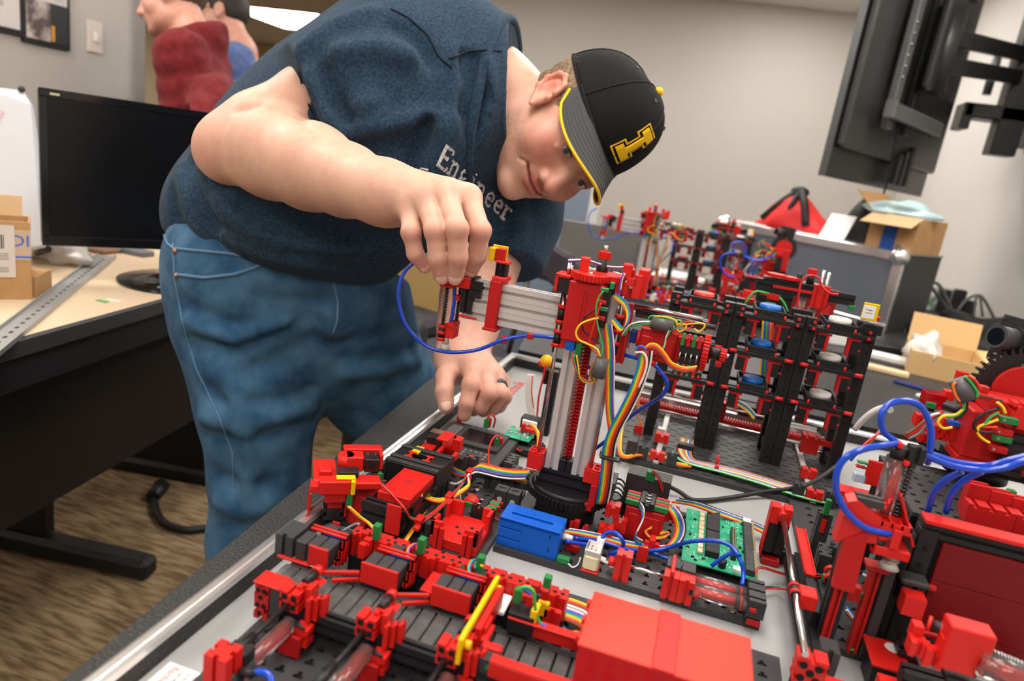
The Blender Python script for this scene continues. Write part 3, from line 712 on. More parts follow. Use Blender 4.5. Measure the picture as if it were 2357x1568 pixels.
# ---- open cardboard box on the right table with plastic inside
p = AZ(2084, 858, TT)
CB = Vector((p[0], p[1], TT)); 
pr = Vector(AZ(2200, 885, TT)); dx = (pr - CB).normalized(); dy = Vector((-dx.y, dx.x, 0)); W_ = .17; D_ = .22; H_ = .062
g.F = frame(CB, dx, dy)
t = thing('cardboard_box', 'low open cardboard box with raised flaps on the right table', 'cardboard box', CB + dx * .08 + dy * .1)
CARDL = mat('cardboard_yellow', (.62, .40, .18), .75)
b = MB()
for a in ((0, W_, 0, .004), (0, W_, D_ - .004, D_), (0, .004, .004, D_ - .004), (W_ - .004, W_, .004, D_ - .004)): b.box(*a, 0, H_, .0005)
b.box(.004, W_ - .004, .004, D_ - .004, 0, .004, 0); b.build('carton', CARDL)
b = MB(); b.box(0, W_, 0, .003, 0, .075, .0005, Matrix.Translation((0, D_ - .002, H_)) @ Matrix.Rotation(-.30, 4, 'X')); b.build('flap', CARDL)
b = MB(); b.box(0, .17, 0, D_, 0, .003, .0005, Matrix.Translation((W_ - .002, 0, H_)) @ Matrix.Rotation(-.10, 4, 'Y')); b.build('flap', CARDL)
g.F = None
o = blob('plastic_bag', CLR, tuple(CB + dx * .035 + dy * .10 + zup * .05), (.04, .07, .045), 11, .4); tag(o, 'clear plastic bag stuffed into the open box on the right table', 'bag')
# ---- clutter along the right wall
def clutter(name, label, cat, px, py, sx, sy, sz, m, rot=.1, c=.003, parts=None):
    p = AZ(px, py, TT); g.F = Matrix.Translation((p[0], p[1], TT)) @ Matrix.Rotation(rot, 4, 'Z')
    o = box(name, m, -sx / 2, sx / 2, -sy / 2, sy / 2, 0, sz, c, parent=None); tag(o, label, cat); g.F = None; return o
PLY = mat('plywood', (.72, .52, .32), .6)
clutter('plywood_strip', 'pale plywood strip at the back of the right table', 'plank', 1990, 735, .34, .16, .012, PLY, -.3)
clutter('plywood_strip', 'short plywood strip left of the open cardboard box', 'plank', 2035, 858, .11, .03, .014, PLY, -.2)
clutter('white_tube', 'white plastic tube lying on the right table before the plywood', 'tube', 2050, 838, .12, .026, .026, WHT, -.2, .012)
clutter('circuit_module', 'green and white circuit module at the back of the right table', 'module', 2130, 712, .12, .05, .075, mat('module_green', (.16, .24, .17), .5, var=(30, (.55, .55, .52), .45, .6)), .3)
clutter('router_box', 'grey white electronics box by the tangled black cables', 'module', 2165, 712, .10, .06, .10, mat('module_grey', (.34, .34, .35), .5), .3)
clutter('blue_strap', 'dark blue strap lying on the table before the open box', 'strap', 2110, 895, .10, .02, .008, mat('strap_blue', (.01, .015, .12), .6), -.4)
clutter('white_box', 'white carton piece among cables behind the rack', 'box', 1940, 790, .12, .10, .05, WHT, .2)
clutter('tool_tray', 'black tool tray with pale handles on the right table', 'tray', 2010, 800, .14, .10, .02, BLK, .2)
clutter('crumpled_label', 'small crumpled white label on the dark table, right', 'scrap', 2118, 915, .022, .012, .008, mat('label_cream', (.75, .74, .62), .6), .6)
o = blob('yellow_cap', mat('cap_amber', (.80, .42, .02), .4), tuple(AZ(1918, 830, .0)), (.022, .022, .012), 3, .05); tag(o, 'amber round cap on the dark table seen through the rack', 'cap')
o = blob('black_bag', BAGB, tuple(AZ(2245, 775, .02)), (.16, .12, .07), 5, .4); tag(o, 'crumpled black bag behind the open cardboard box', 'bag')
p = AZ(2215, 735, TT)
t = thing('power_adapter', 'black power adapters with looping cords by the white wall', 'power adapter', (p[0], p[1], TT))
for k, (dx_, h_) in enumerate(((-.06, .10), (.0, .11), (.05, .07))): box('adapter', BLK, p[0] + dx_ - .022, p[0] + dx_ + .022, p[1] + .1, p[1] + .15, TT, h_, .004)
GC = mat('cord_grey', (.10, .095, .09), .5)
def lc(pts, dep): return [AD(a, b_, d_) for (a, b_), d_ in zip(pts, dep)]
tube('cord', GC, lc([(2065, 565), (2095, 610), (2135, 650), (2165, 690), (2185, 715)], (2.3, 2.6, 2.8, 2.9, 2.9)), .006)
tube('cord', GC, lc([(2060, 690), (2100, 660), (2130, 650), (2160, 655), (2180, 690), (2190, 715)], (2.9,) * 6), .007)
tube('cord', GC, lc([(2205, 715), (2225, 690), (2250, 680), (2265, 690), (2290, 735)], (2.8,) * 5), .006)
tube('cord', GC, lc([(2240, 740), (2246, 690), (2255, 682), (2262, 730)], (2.75,) * 4), .005)
g.T = None
# ---- laptop, chair, partition, bags behind the man
p = Vector(AD(1297, 505, 2.75)); p2 = Vector(AD(1374, 516, 2.75)); zl = TT
t = thing('laptop', 'large grey laptop with raised screen behind the rear gripper robot', 'laptop', (p.x, p.y, zl))
xx = (p2 - p).normalized(); hgt = p.z - zl
g.F = frame((p.x, p.y, zl + .012), (xx.x, xx.y, 0), (0, 0, 1))
LAP = mat('laptop_grey', (.16, .155, .145), .45, metal=.2)
box('screen_lid', LAP, 0, .33, 0, hgt - .012, -.008, 0, .003); box('keyboard_base', LAP, 0, .33, -.012, .0, -.24, -.008, .002)
g.F = None
p = Vector(AD(1180, 620, 3.5)); p2 = Vector(AD(1346, 640, 3.5)); zt2 = AD(1260, 330, 3.5)[2]
g.F = frame((p.x, p.y, FLOOR), (p2 - p).normalized() * Vector((1, 1, 0)), (0, 0, 1)); Lq = (p2 - p).length
t = thing('partition', 'blue grey office partition panel with pale frame behind the man', 'partition', (p.x, p.y, FLOOR))
box('panel', mat('partition_blue', (.20, .24, .31), .85, bump=(200, .2)), -.5, Lq - .045, .04, zt2 - FLOOR, -.03, .0, .003)
box('frame_post', mat('partition_frame', (.62, .62, .60), .5), Lq - .045, Lq + .01, .0, zt2 - FLOOR + .01, -.035, .006, .003)
box('frame_post', mat('partition_frame', ()), -.55, -.5, .0, zt2 - FLOOR + .01, -.035, .006, .003)
g.F = None
p = AD(1268, 590, 2.3)
t = thing('office_chair', 'dark upholstered chair with thin metal legs beside the rear table', 'chair', (p[0] - .15, p[1], FLOOR))
UPH = mat('dark_upholstery', (.035, .028, .038), .8, bump=(200, .3))
g.F = Matrix.Translation((p[0], p[1], 0)) @ Matrix.Rotation(.5, 4, 'Z')
b = MB(); b.box(-.02, .02, -.18, .14, p[2] - .08, p[2] + .035, .02, Matrix.Rotation(.12, 4, 'Y')); b.build('backrest', UPH)
b = MB(); b.box(-.46, -.06, -.22, .2, -.34, -.28, .02); b.build('seat', UPH)
for sx_, sy_ in ((-.42, -.2), (-.42, .18), (-.03, -.2), (-.03, .18)):
    tube('leg', DSTEEL, [(sx_, sy_, FLOOR), (sx_, sy_, -.29)] if sx_ < -.1 else [(sx_ - .1, sy_, FLOOR), (sx_ - .02, sy_, -.3), (sx_ + .02, sy_, p[2] - .05)], .010, 8, 1)
g.F = None
for k, (px, py, r, lab, m) in enumerate(((925, 700, (.09, .09, .20), 'dark grey backpack behind the man on the floor side', BAGB), (1075, 800, (.09, .09, .13), 'black bag lying behind the leaning arm', BAGB))):
    p = AD(px, py, (2.1, 1.75)[k]); z0 = FLOOR
    o = blob('backpack', m, (p[0], p[1], z0 + r[2] * 1.0), (r[0] * 1.6, r[1] * 1.6, r[2] * 2.0), 20 + k, .25); 
    tag(o, lab, 'bag')
p = AD(985, 660, 2.95)
t = thing('swivel_chair', 'office chair with tan back partly hidden behind the raised hand', 'chair', (p[0], p[1], FLOOR))
g.F = Matrix.Translation((p[0], p[1], 0)) @ Matrix.Rotation(-.3, 4, 'Z')
b = MB(); b.box(-.17, .13, -.03, .03, p[2] - .20, p[2] + .10, .02); b.build('backrest', mat('tan_fabric', (.50, .33, .12), .8))
b = MB(); b.box(-.24, .2, -.45, -.03, -.35, -.27, .03); b.build('seat', UPH)
cyl('column', DSTEEL, (0, -.22, FLOOR + .08), (0, -.22, -.35), .025, 14)
for k in range(5):
    a = 2 * PI * k / 5 + .3; tube('star_leg', BLK, [(0, -.22, FLOOR + .1), (.26 * math.cos(a), -.22 + .26 * math.sin(a), FLOOR + .03)], .018, 8, 1)
tube('back_bar', BLK, [(0, -.2, -.33), (0, .0, -.30), (0, .02, p[2] - .15)], .018, 8)
g.F = None
# ================================================================== PEOPLE (implicit surfaces -> one mesh each)
f32 = np.float32
def V3(*a): return np.array(a, dtype=f32)
def cap(p, a, b, ra, rb=None):
    rb = ra if rb is None else rb
    a = np.asarray(a, f32); b = np.asarray(b, f32); ab = b - a; q = p - a
    t = np.clip(q @ ab / max(float(ab @ ab), 1e-9), 0, 1)
    q = q - t[:, None] * ab
    return np.sqrt(np.einsum('ij,ij->i', q, q)) - (ra + (rb - ra) * t)
def ell(p, c, r, R=None):
    q = p - np.asarray(c, f32)
    if R is not None: q = q @ np.asarray(R, f32).T
    r = np.asarray(r, f32); a = q / r; k0 = np.sqrt(np.einsum('ij,ij->i', a, a)); a = a / r; k1 = np.sqrt(np.einsum('ij,ij->i', a, a)) + 1e-9
    return k0 * (k0 - 1) / k1
def sph(p, c, r):
    q = p - np.asarray(c, f32); return np.sqrt(np.einsum('ij,ij->i', q, q)) - r
def smin(a, b, k):
    h = np.maximum(k - np.abs(a - b), 0) / k; return np.minimum(a, b) - h * h * k * .25
def smax(a, b, k): return -smin(-a, -b, k)
def chain(p, pts, k=0.02):
    d = None
    for (a, ra), (b, rb) in zip(pts[:-1], pts[1:]):
        c = cap(p, a, b, ra, rb); d = c if d is None else smin(d, c, k)
    return d
def surf(fn, lo, hi, h, B=8, slack=1.5):
    lo = np.asarray(lo, f32); hi = np.asarray(hi, f32)
    nb = np.ceil((hi - lo) / (h * B)).astype(int); n = nb * B
    gx = [np.arange(k) for k in nb]
    bi = np.stack(np.meshgrid(*gx, indexing='ij'), -1).reshape(-1, 3)
    cen = lo + (bi + .5) * (B * h)
    d = fn(cen.astype(f32)); act = np.abs(d) < B * h * .87 * slack
    vol = np.empty(tuple(n), f32)
    vol.reshape(nb[0], B, nb[1], B, nb[2], B)[:] = d.reshape(nb[0], 1, nb[1], 1, nb[2], 1)
    off = np.stack(np.meshgrid(*[np.arange(B)] * 3, indexing='ij'), -1).reshape(-1, 3)
    ab = bi[act]
    for s in range(0, len(ab), 1200):
        ii = (ab[s:s + 1200, None, :] * B + off[None]).reshape(-1, 3)
        vol[ii[:, 0], ii[:, 1], ii[:, 2]] = fn((lo + ii * h).astype(f32))
    s = vol < 0
    sl = [slice(None, -1), slice(1, None)]
    cnt = np.zeros(tuple(n - 1), np.uint8)
    for i in (0, 1):
        for j in (0, 1):
            for k in (0, 1): cnt += s[sl[i], sl[j], sl[k]]
    cells = np.argwhere((cnt > 0) & (cnt < 8)); del cnt
    idx = np.full(tuple(n - 1), -1, np.int32); idx[cells[:, 0], cells[:, 1], cells[:, 2]] = np.arange(len(cells))
    acc = np.zeros((len(cells), 3)); num = np.zeros(len(cells))
    cor = [(i, j, k) for i in (0, 1) for j in (0, 1) for k in (0, 1)]
    val = {c: vol[cells[:, 0] + c[0], cells[:, 1] + c[1], cells[:, 2] + c[2]] for c in cor}
    for c in cor:
        for ax in range(3):
            if c[ax] == 0:
                e = list(c); e[ax] = 1; e = tuple(e); va, vb = val[c], val[e]; m = (va < 0) != (vb < 0)
                t = va[m] / (va[m] - vb[m]); q = np.tile(np.array(c, float), (m.sum(), 1)); q[:, ax] += t
                acc[m] += q; num[m] += 1
    verts = lo + (cells + acc / num[:, None]) * h
    quads = []
    for ax in range(3):
        o = [slice(1, -1)] * 3; a = list(o); a[ax] = slice(0, -1); b = list(o); b[ax] = slice(1, None)
        sa = s[tuple(a)]; sb = s[tuple(b)]; ed = np.argwhere(sa != sb); ed += np.array([0 if i == ax else 1 for i in range(3)])
        u, v = [(1, 2), (2, 0), (0, 1)][ax]
        du = np.zeros(3, int); du[u] = 1; dv = np.zeros(3, int); dv[v] = 1
        ok = (ed < n - 1).all(1); ed = ed[ok]
        Q = np.stack([idx[tuple((ed - du - dv).T)], idx[tuple((ed - dv).T)], idx[tuple(ed.T)], idx[tuple((ed - du).T)]], 1)
        fl = s[tuple(ed.T)]
        Q[~fl] = Q[~fl][:, ::-1]; quads.append(Q)
    Q = np.concatenate(quads); Q = Q[(Q >= 0).all(1)]
    return verts, Q
def npmesh(name, verts, Q, m, parent='T', label=None, col=None):
    if parent == 'T': parent = g.T
    off = np.array(rootloc(parent)) if parent is not None else np.zeros(3)
    me = bpy.data.meshes.new(name); me.vertices.add(len(verts)); me.vertices.foreach_set('co', (verts - off).astype(f32).ravel())
    k = Q.shape[1]; me.loops.add(Q.size); me.loops.foreach_set('vertex_index', Q.astype(np.int32).ravel()); me.polygons.add(len(Q))
    me.polygons.foreach_set('loop_start', np.arange(0, Q.size, k, dtype=np.int32)); me.polygons.foreach_set('loop_total', np.full(len(Q), k, np.int32))
    me.polygons.foreach_set('use_smooth', np.ones(len(Q), bool)); me.update(calc_edges=True)
    for mm in (m if isinstance(m, list) else [m]): me.materials.append(mm)
    if col is not None:
        at = me.color_attributes.new('tint', 'FLOAT_COLOR', 'POINT'); c4 = np.concatenate([col, np.ones((len(col), 1))], 1).astype(f32); at.data.foreach_set('color', c4.ravel())
    o = bpy.data.objects.new(name, me); COL.objects.link(o)
    if parent is not None: o.parent = parent
    if label: o['label'] = label
    return o
def trace(fn, pix, d0=.5, d1=2.0):
    """distance along the view ray at which a surface lies: used to lay seams and prints ON the modelled cloth"""
    R = np.array([ray(*q) for q in pix], f32); L = np.linalg.norm(R, axis=1, keepdims=True); Rn = R / L
    t = np.full(len(R), d0, f32)
    for _ in range(90):
        d = fn((CO.astype(f32) + Rn * t[:, None]).astype(f32)); t = t + np.clip(d * .8, -.02, .1)
    return (CO + Rn * t[:, None])
def lin(path, n=6):
    out = []
    for a, b in zip(path[:-1], path[1:]):
        for i in range(n): out.append((a[0] + (b[0] - a[0]) * i / n, a[1] + (b[1] - a[1]) * i / n))
    return out + [path[-1]]
def D(px, py, dep): return AD(px, py, dep).astype(f32)
# ---- materials
def skinmat():
    m = bpy.data.materials.new('skin'); m.use_nodes = True; nt = m.node_tree; b = nt.nodes['Principled BSDF']
    b.inputs['Roughness'].default_value = .48; b.inputs['Specular IOR Level'].default_value = .4
    b.inputs['Subsurface Weight'].default_value = .25; b.inputs['Subsurface Radius'].default_value = (1, .35, .2); b.inputs['Subsurface Scale'].default_value = .005
    at = nt.nodes.new('ShaderNodeAttribute'); at.attribute_name = 'tint'
    tc = nt.nodes.new('ShaderNodeTexCoord'); n = nt.nodes.new('ShaderNodeTexNoise'); n.inputs['Scale'].default_value = 70; n.inputs['Detail'].default_value = 6
    mx = nt.nodes.new('ShaderNodeMix'); mx.data_type = 'RGBA'; mx.blend_type = 'MULTIPLY'; mx.inputs['Factor'].default_value = .5
    r = nt.nodes.new('ShaderNodeValToRGB'); r.color_ramp.elements[0].position = .3; r.color_ramp.elements[1].position = .7; r.color_ramp.elements[0].color = (.85, .70, .68, 1); r.color_ramp.elements[1].color = (1.05, 1.03, 1.0, 1)
    n2 = nt.nodes.new('ShaderNodeTexNoise'); n2.inputs['Scale'].default_value = 900; n2.inputs['Detail'].default_value = 2
    bp = nt.nodes.new('ShaderNodeBump'); bp.inputs['Strength'].default_value = .18; bp.inputs['Distance'].default_value = .001
    L = nt.links.new
    L(tc.outputs['Object'], n.inputs['Vector']); L(n.outputs['Fac'], r.inputs['Fac']); L(at.outputs['Color'], mx.inputs[6]); L(r.outputs['Color'], mx.inputs[7]); L(mx.outputs[2], b.inputs['Base Color'])
    L(tc.outputs['Object'], n2.inputs['Vector']); L(n2.outputs['Fac'], bp.inputs['Height']); L(bp.outputs['Normal'], b.inputs['Normal'])
    return m
SKIN = skinmat()
def cloth(name, c1, c2, sc, weave=900, wst=.35):
    m = mat(name, c1, .85, spec=.15, sheen=.05, var=(sc, c2, .35, .68), bump=(weave, wst, 2)); return m
SHIRT = cloth('navy_heather_cotton', (.010, .026, .050), (.027, .058, .098), 260)
DENIM = cloth('blue_denim', (.022, .078, .165), (.072, .172, .290), 24, 700, .5)
# ------------------------------------------------------------------ main figure: skeleton
U_ = np.array([.916, -.262, -.305]); U_ /= np.linalg.norm(U_); R_ = np.array([-.401, -.556, -.728]); R_ -= U_ * (R_ @ U_); R_ /= np.linalg.norm(R_); F_ = np.cross(U_, R_)
HS = .975; HC = D(1310, 301, 1.03); HR = np.stack([MW @ R_, MW @ F_, MW @ U_]).astype(f32)      # rows: right, forward, up in world
def H(r, f, u): return (HC + (HR[0] * r + HR[1] * f + HR[2] * u) * HS).astype(f32)
def headsdf(p, HC=HC, HR=HR, HS=HS):
    q = ((p - HC) @ HR.T / HS).astype(f32)
    d = ell(q, (0, -.014, .036), (.077, .097, .086))
    d = smin(d, ell(q, (0, .036, -.022), (.066, .060, .078)), .03)
    d = smin(d, ell(q, (0, .030, -.078), (.058, .052, .040)), .025)
    for s in (-1, 1):
        d = smin(d, ell(q, (s * .046, .004, -.066), (.020, .030, .030)), .03)
        d = smin(d, ell(q, (s * .043, .062, -.034), (.024, .024, .024)), .02)
    d = smin(d, ell(q, (0, .078, -.100), (.023, .018, .017)), .022)
    d = smin(d, cap(q, (-.038, .080, .021), (.038, .080, .021), .012), .02)
    d = smin(d, ell(q, (0, .078, -.062), (.034, .020, .022)), .015)
    for s in (-1, 1): d = smax(d, -sph(q, (s * .032, .108, .003), .0155), .016)
    d = smin(d, cap(q, (0, .089, .014), (0, .109, -.031), .0080, .0105), .014)
    d = smin(d, sph(q, (0, .1115, -.036), .0112), .008)
    for s in (-1, 1):
        d = smin(d, ell(q, (s * .0135, .101, -.040), (.0080, .0115, .0085)), .006)
        d = smax(d, -ell(q, (s * .0065, .109, -.049), (.0034, .006, .0045)), .003)
    # eyelids with a slit
    for s in (-1, 1):
        e = ell(q, (s * .032, .0800, .004), (.0165, .0140, .0140)); e = smax(e, -ell(q, (s * .032, .098, .0010), (.0118, .016, .0034)), .0015); d = smin(d, e, .004)
        d = smin(d, cap(q, (s * .019, .0915, .0095), (s * .043, .0865, .0085), .0022), .005)
        d = smin(d, cap(q, (s * .020, .089, -.0085), (s * .041, .085, -.0095), .0020), .006)
    # lips
    up = chain(q, [(V3(-.028, .0855, -.0585), .0020), (V3(-.010, .0970, -.0575), .0042), (V3(0, .0975, -.0588), .0040), (V3(.010, .0970, -.0575), .0042), (V3(.028, .0855, -.0585), .0020)], .003)
    lo_ = chain(q, [(V3(-.026, .0860, -.0610), .0026), (V3(-.010, .0950, -.0685), .0055), (V3(.010, .0950, -.0685), .0055), (V3(.026, .0860, -.0610), .0026)], .003)
    d = smin(d, up, .005); d = smin(d, lo_, .005)
    gr = chain(q, [(V3(-.033, .0830, -.0575), .0016), (V3(-.028, .0885, -.0590), .0022), (V3(-.012, .1000, -.0630), .0020), (V3(.012, .1000, -.0630), .0020), (V3(.028, .0885, -.0590), .0022), (V3(.033, .0830, -.0575), .0016)], .002)
    d = smax(d, -gr, .002)
    for s in (-1, 1): d = smax(d, -chain(q, [(V3(s * .022, .1035, -.036), .0004), (V3(s * .034, .0900, -.054), .0004), (V3(s * .039, .078, -.066), .0003)], .004), .006)
    d = smax(d, -cap(q, (-.012, .1045, -.0830), (.012, .1045, -.0830), .0062), .012)
    # ears
    ct, st_ = math.cos(.36), math.sin(.36); qe = q.copy(); qe[:, 1] = (q[:, 1] - .012) * ct + q[:, 2] * st_; qe[:, 2] = -(q[:, 1] - .012) * st_ + q[:, 2] * ct
    for s in (-1, 1):
        e = ell(qe, (s * .079, -.006, -.002), (.0080, .0180, .0300)); e = smax(e, -ell(qe, (s * .0880, -.002, -.003), (.0075, .0105, .0160)), .004)
        hx = [(.012, .004), (.009, .020), (-.002, .029), (-.016, .026), (-.024, .010), (-.020, -.008), (-.010, -.022), (.000, -.031)]
        e = smin(e, chain(qe, [(V3(s * (.082 + .005 * (i in (2, 3, 4, 5))), a, b), .0042) for i, (a, b) in enumerate(hx)], .004), .004)
        e = smin(e, sph(qe, (s * .082, .012, -.008), .0045), .004)
        d = smin(d, e, .006)
    return d * HS
NB = D(1130, 215, 1.07)
def neck(p): return smin(cap(p, H(0, -.028, -.045), NB, .060, .072), cap(p, H(0, .02, -.085), D(1110, 290, 1.06), .040, .055), .03)
# right arm (nearest the camera)
SHr = D(905, 165, .97); ELr = D(546, 340, .95); WRr = D(893, 446, .775)
def rarm(p):
    d = chain(p, [(SHr, .062), (D(720, 242, .955), .049), (D(600, 305, .955), .049), (ELr, .046)], .03)
    d = smin(d, ell(p, D(520, 345, .955), (.040, .040, .040)), .03)
    f = chain(p, [(ELr, .044), (D(632, 352, .925), .0555), (D(720, 385, .88), .049), (D(800, 416, .835), .038), (D(860, 437, .795), .0300), (WRr, .0275)], .03)
    return smin(d, f, .012)
CRP = None
def rarm2(p):
    d = rarm(p); c = chain(p, [(a, .0022) for a in CRP], .004); return smax(d, -c, .014)
CRP = trace(rarm, lin([(552, 252), (590, 243), (640, 247), (690, 268), (722, 300)], 3), .6, 1.5).astype(f32)
# right hand: joints as (px, py, depth), radius
RF = {'pinky': ([(944, 476, .742), (946, 535, .722), (956, 584, .730), (976, 612, .742)], (.0112, .0095, .0086, .0078)),
      'ring': ([(981, 458, .735), (1003, 531, .708), (1008, 594, .716), (1016, 633, .730)], (.0120, .0110, .0098, .0090)),
      'middle': ([(1026, 444, .735), (1052, 527, .702), (1054, 592, .712), (1048, 634, .728)], (.0122, .0110, .0100, .0092)),
      'index': ([(1078, 455, .748), (1106, 531, .722), (1097, 590, .738), (1083, 622, .752)], (.0122, .0105, .0098, .0088))}
RT = ([(985, 492, .800), (1040, 545, .800), (1072, 600, .785), (1070, 634, .768)], (.016, .0135, .012, .010))
def hand(p, wr, wrr, F, T, kp=.022, kn=.0):
    palm = None
    for nm, (J, r) in F.items():
        m = cap(p, wr, D(*J[0]), wrr, r[0] + .0015); palm = m if palm is None else smin(palm, m, kp)
    palm = smin(palm, cap(p, wr, D(*T[0][0]), wrr * .8, T[1][0]), .02)
    d = palm
    for nm, (J, r) in list(F.items()) + [('thumb', T)]:
        f = chain(p, [(D(*j), q) for j, q in zip(J, r)], .004)
        f = smin(f, sph(p, D(*J[1]), r[1] * 1.02), .004)
        d = np.minimum(d, smin(palm, f, .010))
    return d
def wcrease(p): return cap(p, D(905, 400, .75), D(885, 495, .75), .002)
# left hand resting on the case rim
WRl = D(1062, 826, 1.035)
LF = {'index': ([(1090, 850, .985), (1084, 887, .955), (1074, 928, .950), (1069, 955, .955)], (.0130, .0120, .0108, .0095)),
      'middle': ([(1118, 860, .990), (1126, 905, .958), (1105, 936, .965), (1090, 943, .980)], (.0130, .0118, .0108, .0098)),
      'ring': ([(1138, 868, 1.000), (1152, 907, .975), (1134, 935, .985), (1112, 946, 1.000)], (.0125, .0112, .0102, .0095)),
      'pinky': ([(1150, 880, 1.020), (1161, 914, 1.000), (1150, 935, 1.005), (1135, 945, 1.02)], (.0115, .0100, .0092, .0085))}
LT = ([(1040, 842, 1.02), (1026, 868, .985), (1023, 902, .965), (1027, 935, .957)], (.0175, .0135, .0130, .0112))
SHl = D(1180, 400, 1.185); ELl = D(1115, 620, 1.12)
def larm(p):
    return chain(p, [(SHl, .062), (D(1150, 520, 1.15), .058), (ELl, .048), (D(1092, 690, 1.10), .049), (D(1075, 760, 1.07), .040), (WRl, .0315)], .03)
TOR = [(D(524, 500, 1.16), .096), (D(606, 476, 1.16), .116), (D(700, 405, 1.13), .138), (D(805, 325, 1.10), .144), (D(910, 270, 1.07), .140), (D(1010, 210, 1.05), .125)]
def near_(p, c, R, fn):
    q = p - np.asarray(c, f32); d = np.sqrt(np.einsum('ij,ij->i', q, q)); m = d < R; d = d - R + .06
    if m.any(): d[m] = fn(p[m])
    return d
HND = D(1020, 540, .74); HNL = D(1095, 890, .99)
def skin(p):
    d = smin(near_(p, HC, .22, headsdf), neck(p), .02)
    core = chain(p, [(a, r - .05) for a, r in TOR], .05); core = smin(core, cap(p, TOR[-1][0], NB, .08, .06), .05)
    d = smin(d, core, .03)
    d = np.minimum(d, smin(rarm2(p), core, .03)); d = np.minimum(d, smin(larm(p), core, .03))
    rh = near_(p, HND, .17, lambda x: hand(x, WRr, .024, RF, RT)); ra = rarm2(p); near = smin(ra, rh, .02)
    d = np.minimum(d, near)
    lh = near_(p, HNL, .17, lambda x: hand(x, WRl, .028, LF, LT)); d = np.minimum(d, smin(larm(p), lh, .02))
    return d
# ------------------------------------------------------------------ shirt
def plane(p, c, n):
    n = np.asarray(n, f32); n = n / np.linalg.norm(n); return (p - np.asarray(c, f32)) @ n
NAX = MW @ np.array([.955, .22, -.15]); NAX = NAX / np.linalg.norm(NAX); CB_ = D(1166, 205, 1.06)
SLr = D(722, 236, .953)
def shirt0(p):
    d = chain(p, TOR, .08)
    d = smin(d, ell(p, D(740, 500, 1.09), (.14, .14, .125)), .10)                   # belly
    d = smin(d, cap(p, D(920, 330, 1.02), D(1075, 350, 1.15), .112, .095), .10)     # chest
    d = smin(d, cap(p, D(955, 130, 1.04), D(1105, 190, 1.03), .100, .078), .07)     # upper back to nape
    d = smin(d, cap(p, D(1010, 150, 1.04), D(1175, 225, 1.06), .090, .078), .05)
    sl = chain(p, [(SHr, .092), (D(815, 200, .955), .080), (SLr, .071), (D(640, 275, .955), .070)], .03)
    sl = smax(sl, plane(p, SLr, np.array(SLr) - np.array(SHr)), .005)
    d = smin(d, sl, .035)
    ls = chain(p, [(SHl, .096), (D(1165, 500, 1.165), .088), (D(1140, 590, 1.14), .076), (D(1110, 700, 1.13), .06)], .03)
    ls = smax(ls, plane(p, D(1135, 600, 1.12), np.array(D(1110, 700, 1.12)) - np.array(SHl)), .012)
    d = smin(d, ls, .05)
    return d
def shirt_cut(p, d):
    d = smax(d, -np.maximum(-plane(p, CB_, NAX), sph(p, np.array(CB_) + NAX * .055, .115)), .010)
    # hem: sags over the belt
    d = smax(d, plane(p, D(640, 620, 1.05), MW @ np.array([-.24, .96, .10])), .02)
    return d
def shirtb(p): return shirt_cut(p, shirt0(p))
RID = [([(735, 300), (790, 260), (860, 235)], .010, 1), ([(760, 330), (830, 300), (920, 285), (985, 275)], .012, 1), ([(770, 355), (850, 350), (950, 330), (1010, 280)], .010, -1),
       ([(1050, 120), (1060, 180), (1040, 260), (1005, 300)], .008, 1), ([(1080, 130), (1095, 200), (1080, 290)], .007, 1), ([(1115, 140), (1125, 220), (1105, 320)], .007, 1), ([(1065, 130), (1078, 200), (1060, 290)], .006, -1), ([(1098, 135), (1110, 220), (1090, 310)], .006, -1),
       ([(700, 190), (715, 240), (745, 300)], .006, -1), ([(720, 175), (742, 230), (775, 290)], .007, 1), ([(745, 170), (770, 230), (800, 270)], .006, -1),
       ([(415, 395), (430, 450), (445, 500), (480, 545)], .014, 1), ([(440, 370), (460, 440), (490, 510), (560, 565)], .012, -1), ([(470, 380), (490, 440), (530, 500), (640, 560)], .014, 1), ([(395, 440), (405, 500), (440, 545)], .010, -1),
       ([(520, 470), (600, 520), (700, 560), (820, 575)], .013, 1), ([(560, 470), (650, 520), (760, 545), (880, 540)], .012, -1), ([(520, 545), (620, 590), (720, 612)], .008, 1),
       ([(1190, 470), (1200, 520), (1180, 570)], .010, 1), ([(1150, 470), (1165, 530), (1150, 580)], .009, -1), ([(880, 560), (960, 545), (1040, 520)], .010, -1), ([(980, 300), (960, 380), (940, 440)], .012, -1), ([(1040, 290), (1010, 360), (985, 430)], .012, 1),
       ([(900, 60), (950, 90), (985, 140)], .006, -1), ([(780, 120), (860, 110), (940, 130)], .012, 1), ([(700, 110), (770, 60), (850, 30)], .010, 1)]
RIDP = []
for path, r, sg in RID:
    P_ = trace(shirtb, lin(path, 3)); RIDP.append((P_.astype(f32), r, sg))
def shirt(p):
    d = shirt0(p)
    for P_, r, sg in RIDP:
        lo = P_.min(0) - .06; hi = P_.max(0) + .06; m = ((p > lo) & (p < hi)).all(1)
        if not m.any(): continue
        q = p[m]; c = chain(q, [(a, r * .55) for a in P_], .01)
        d[m] = smin(d[m], c, .022) if sg > 0 else smax(d[m], -c, .022)
    return shirt_cut(p, d)
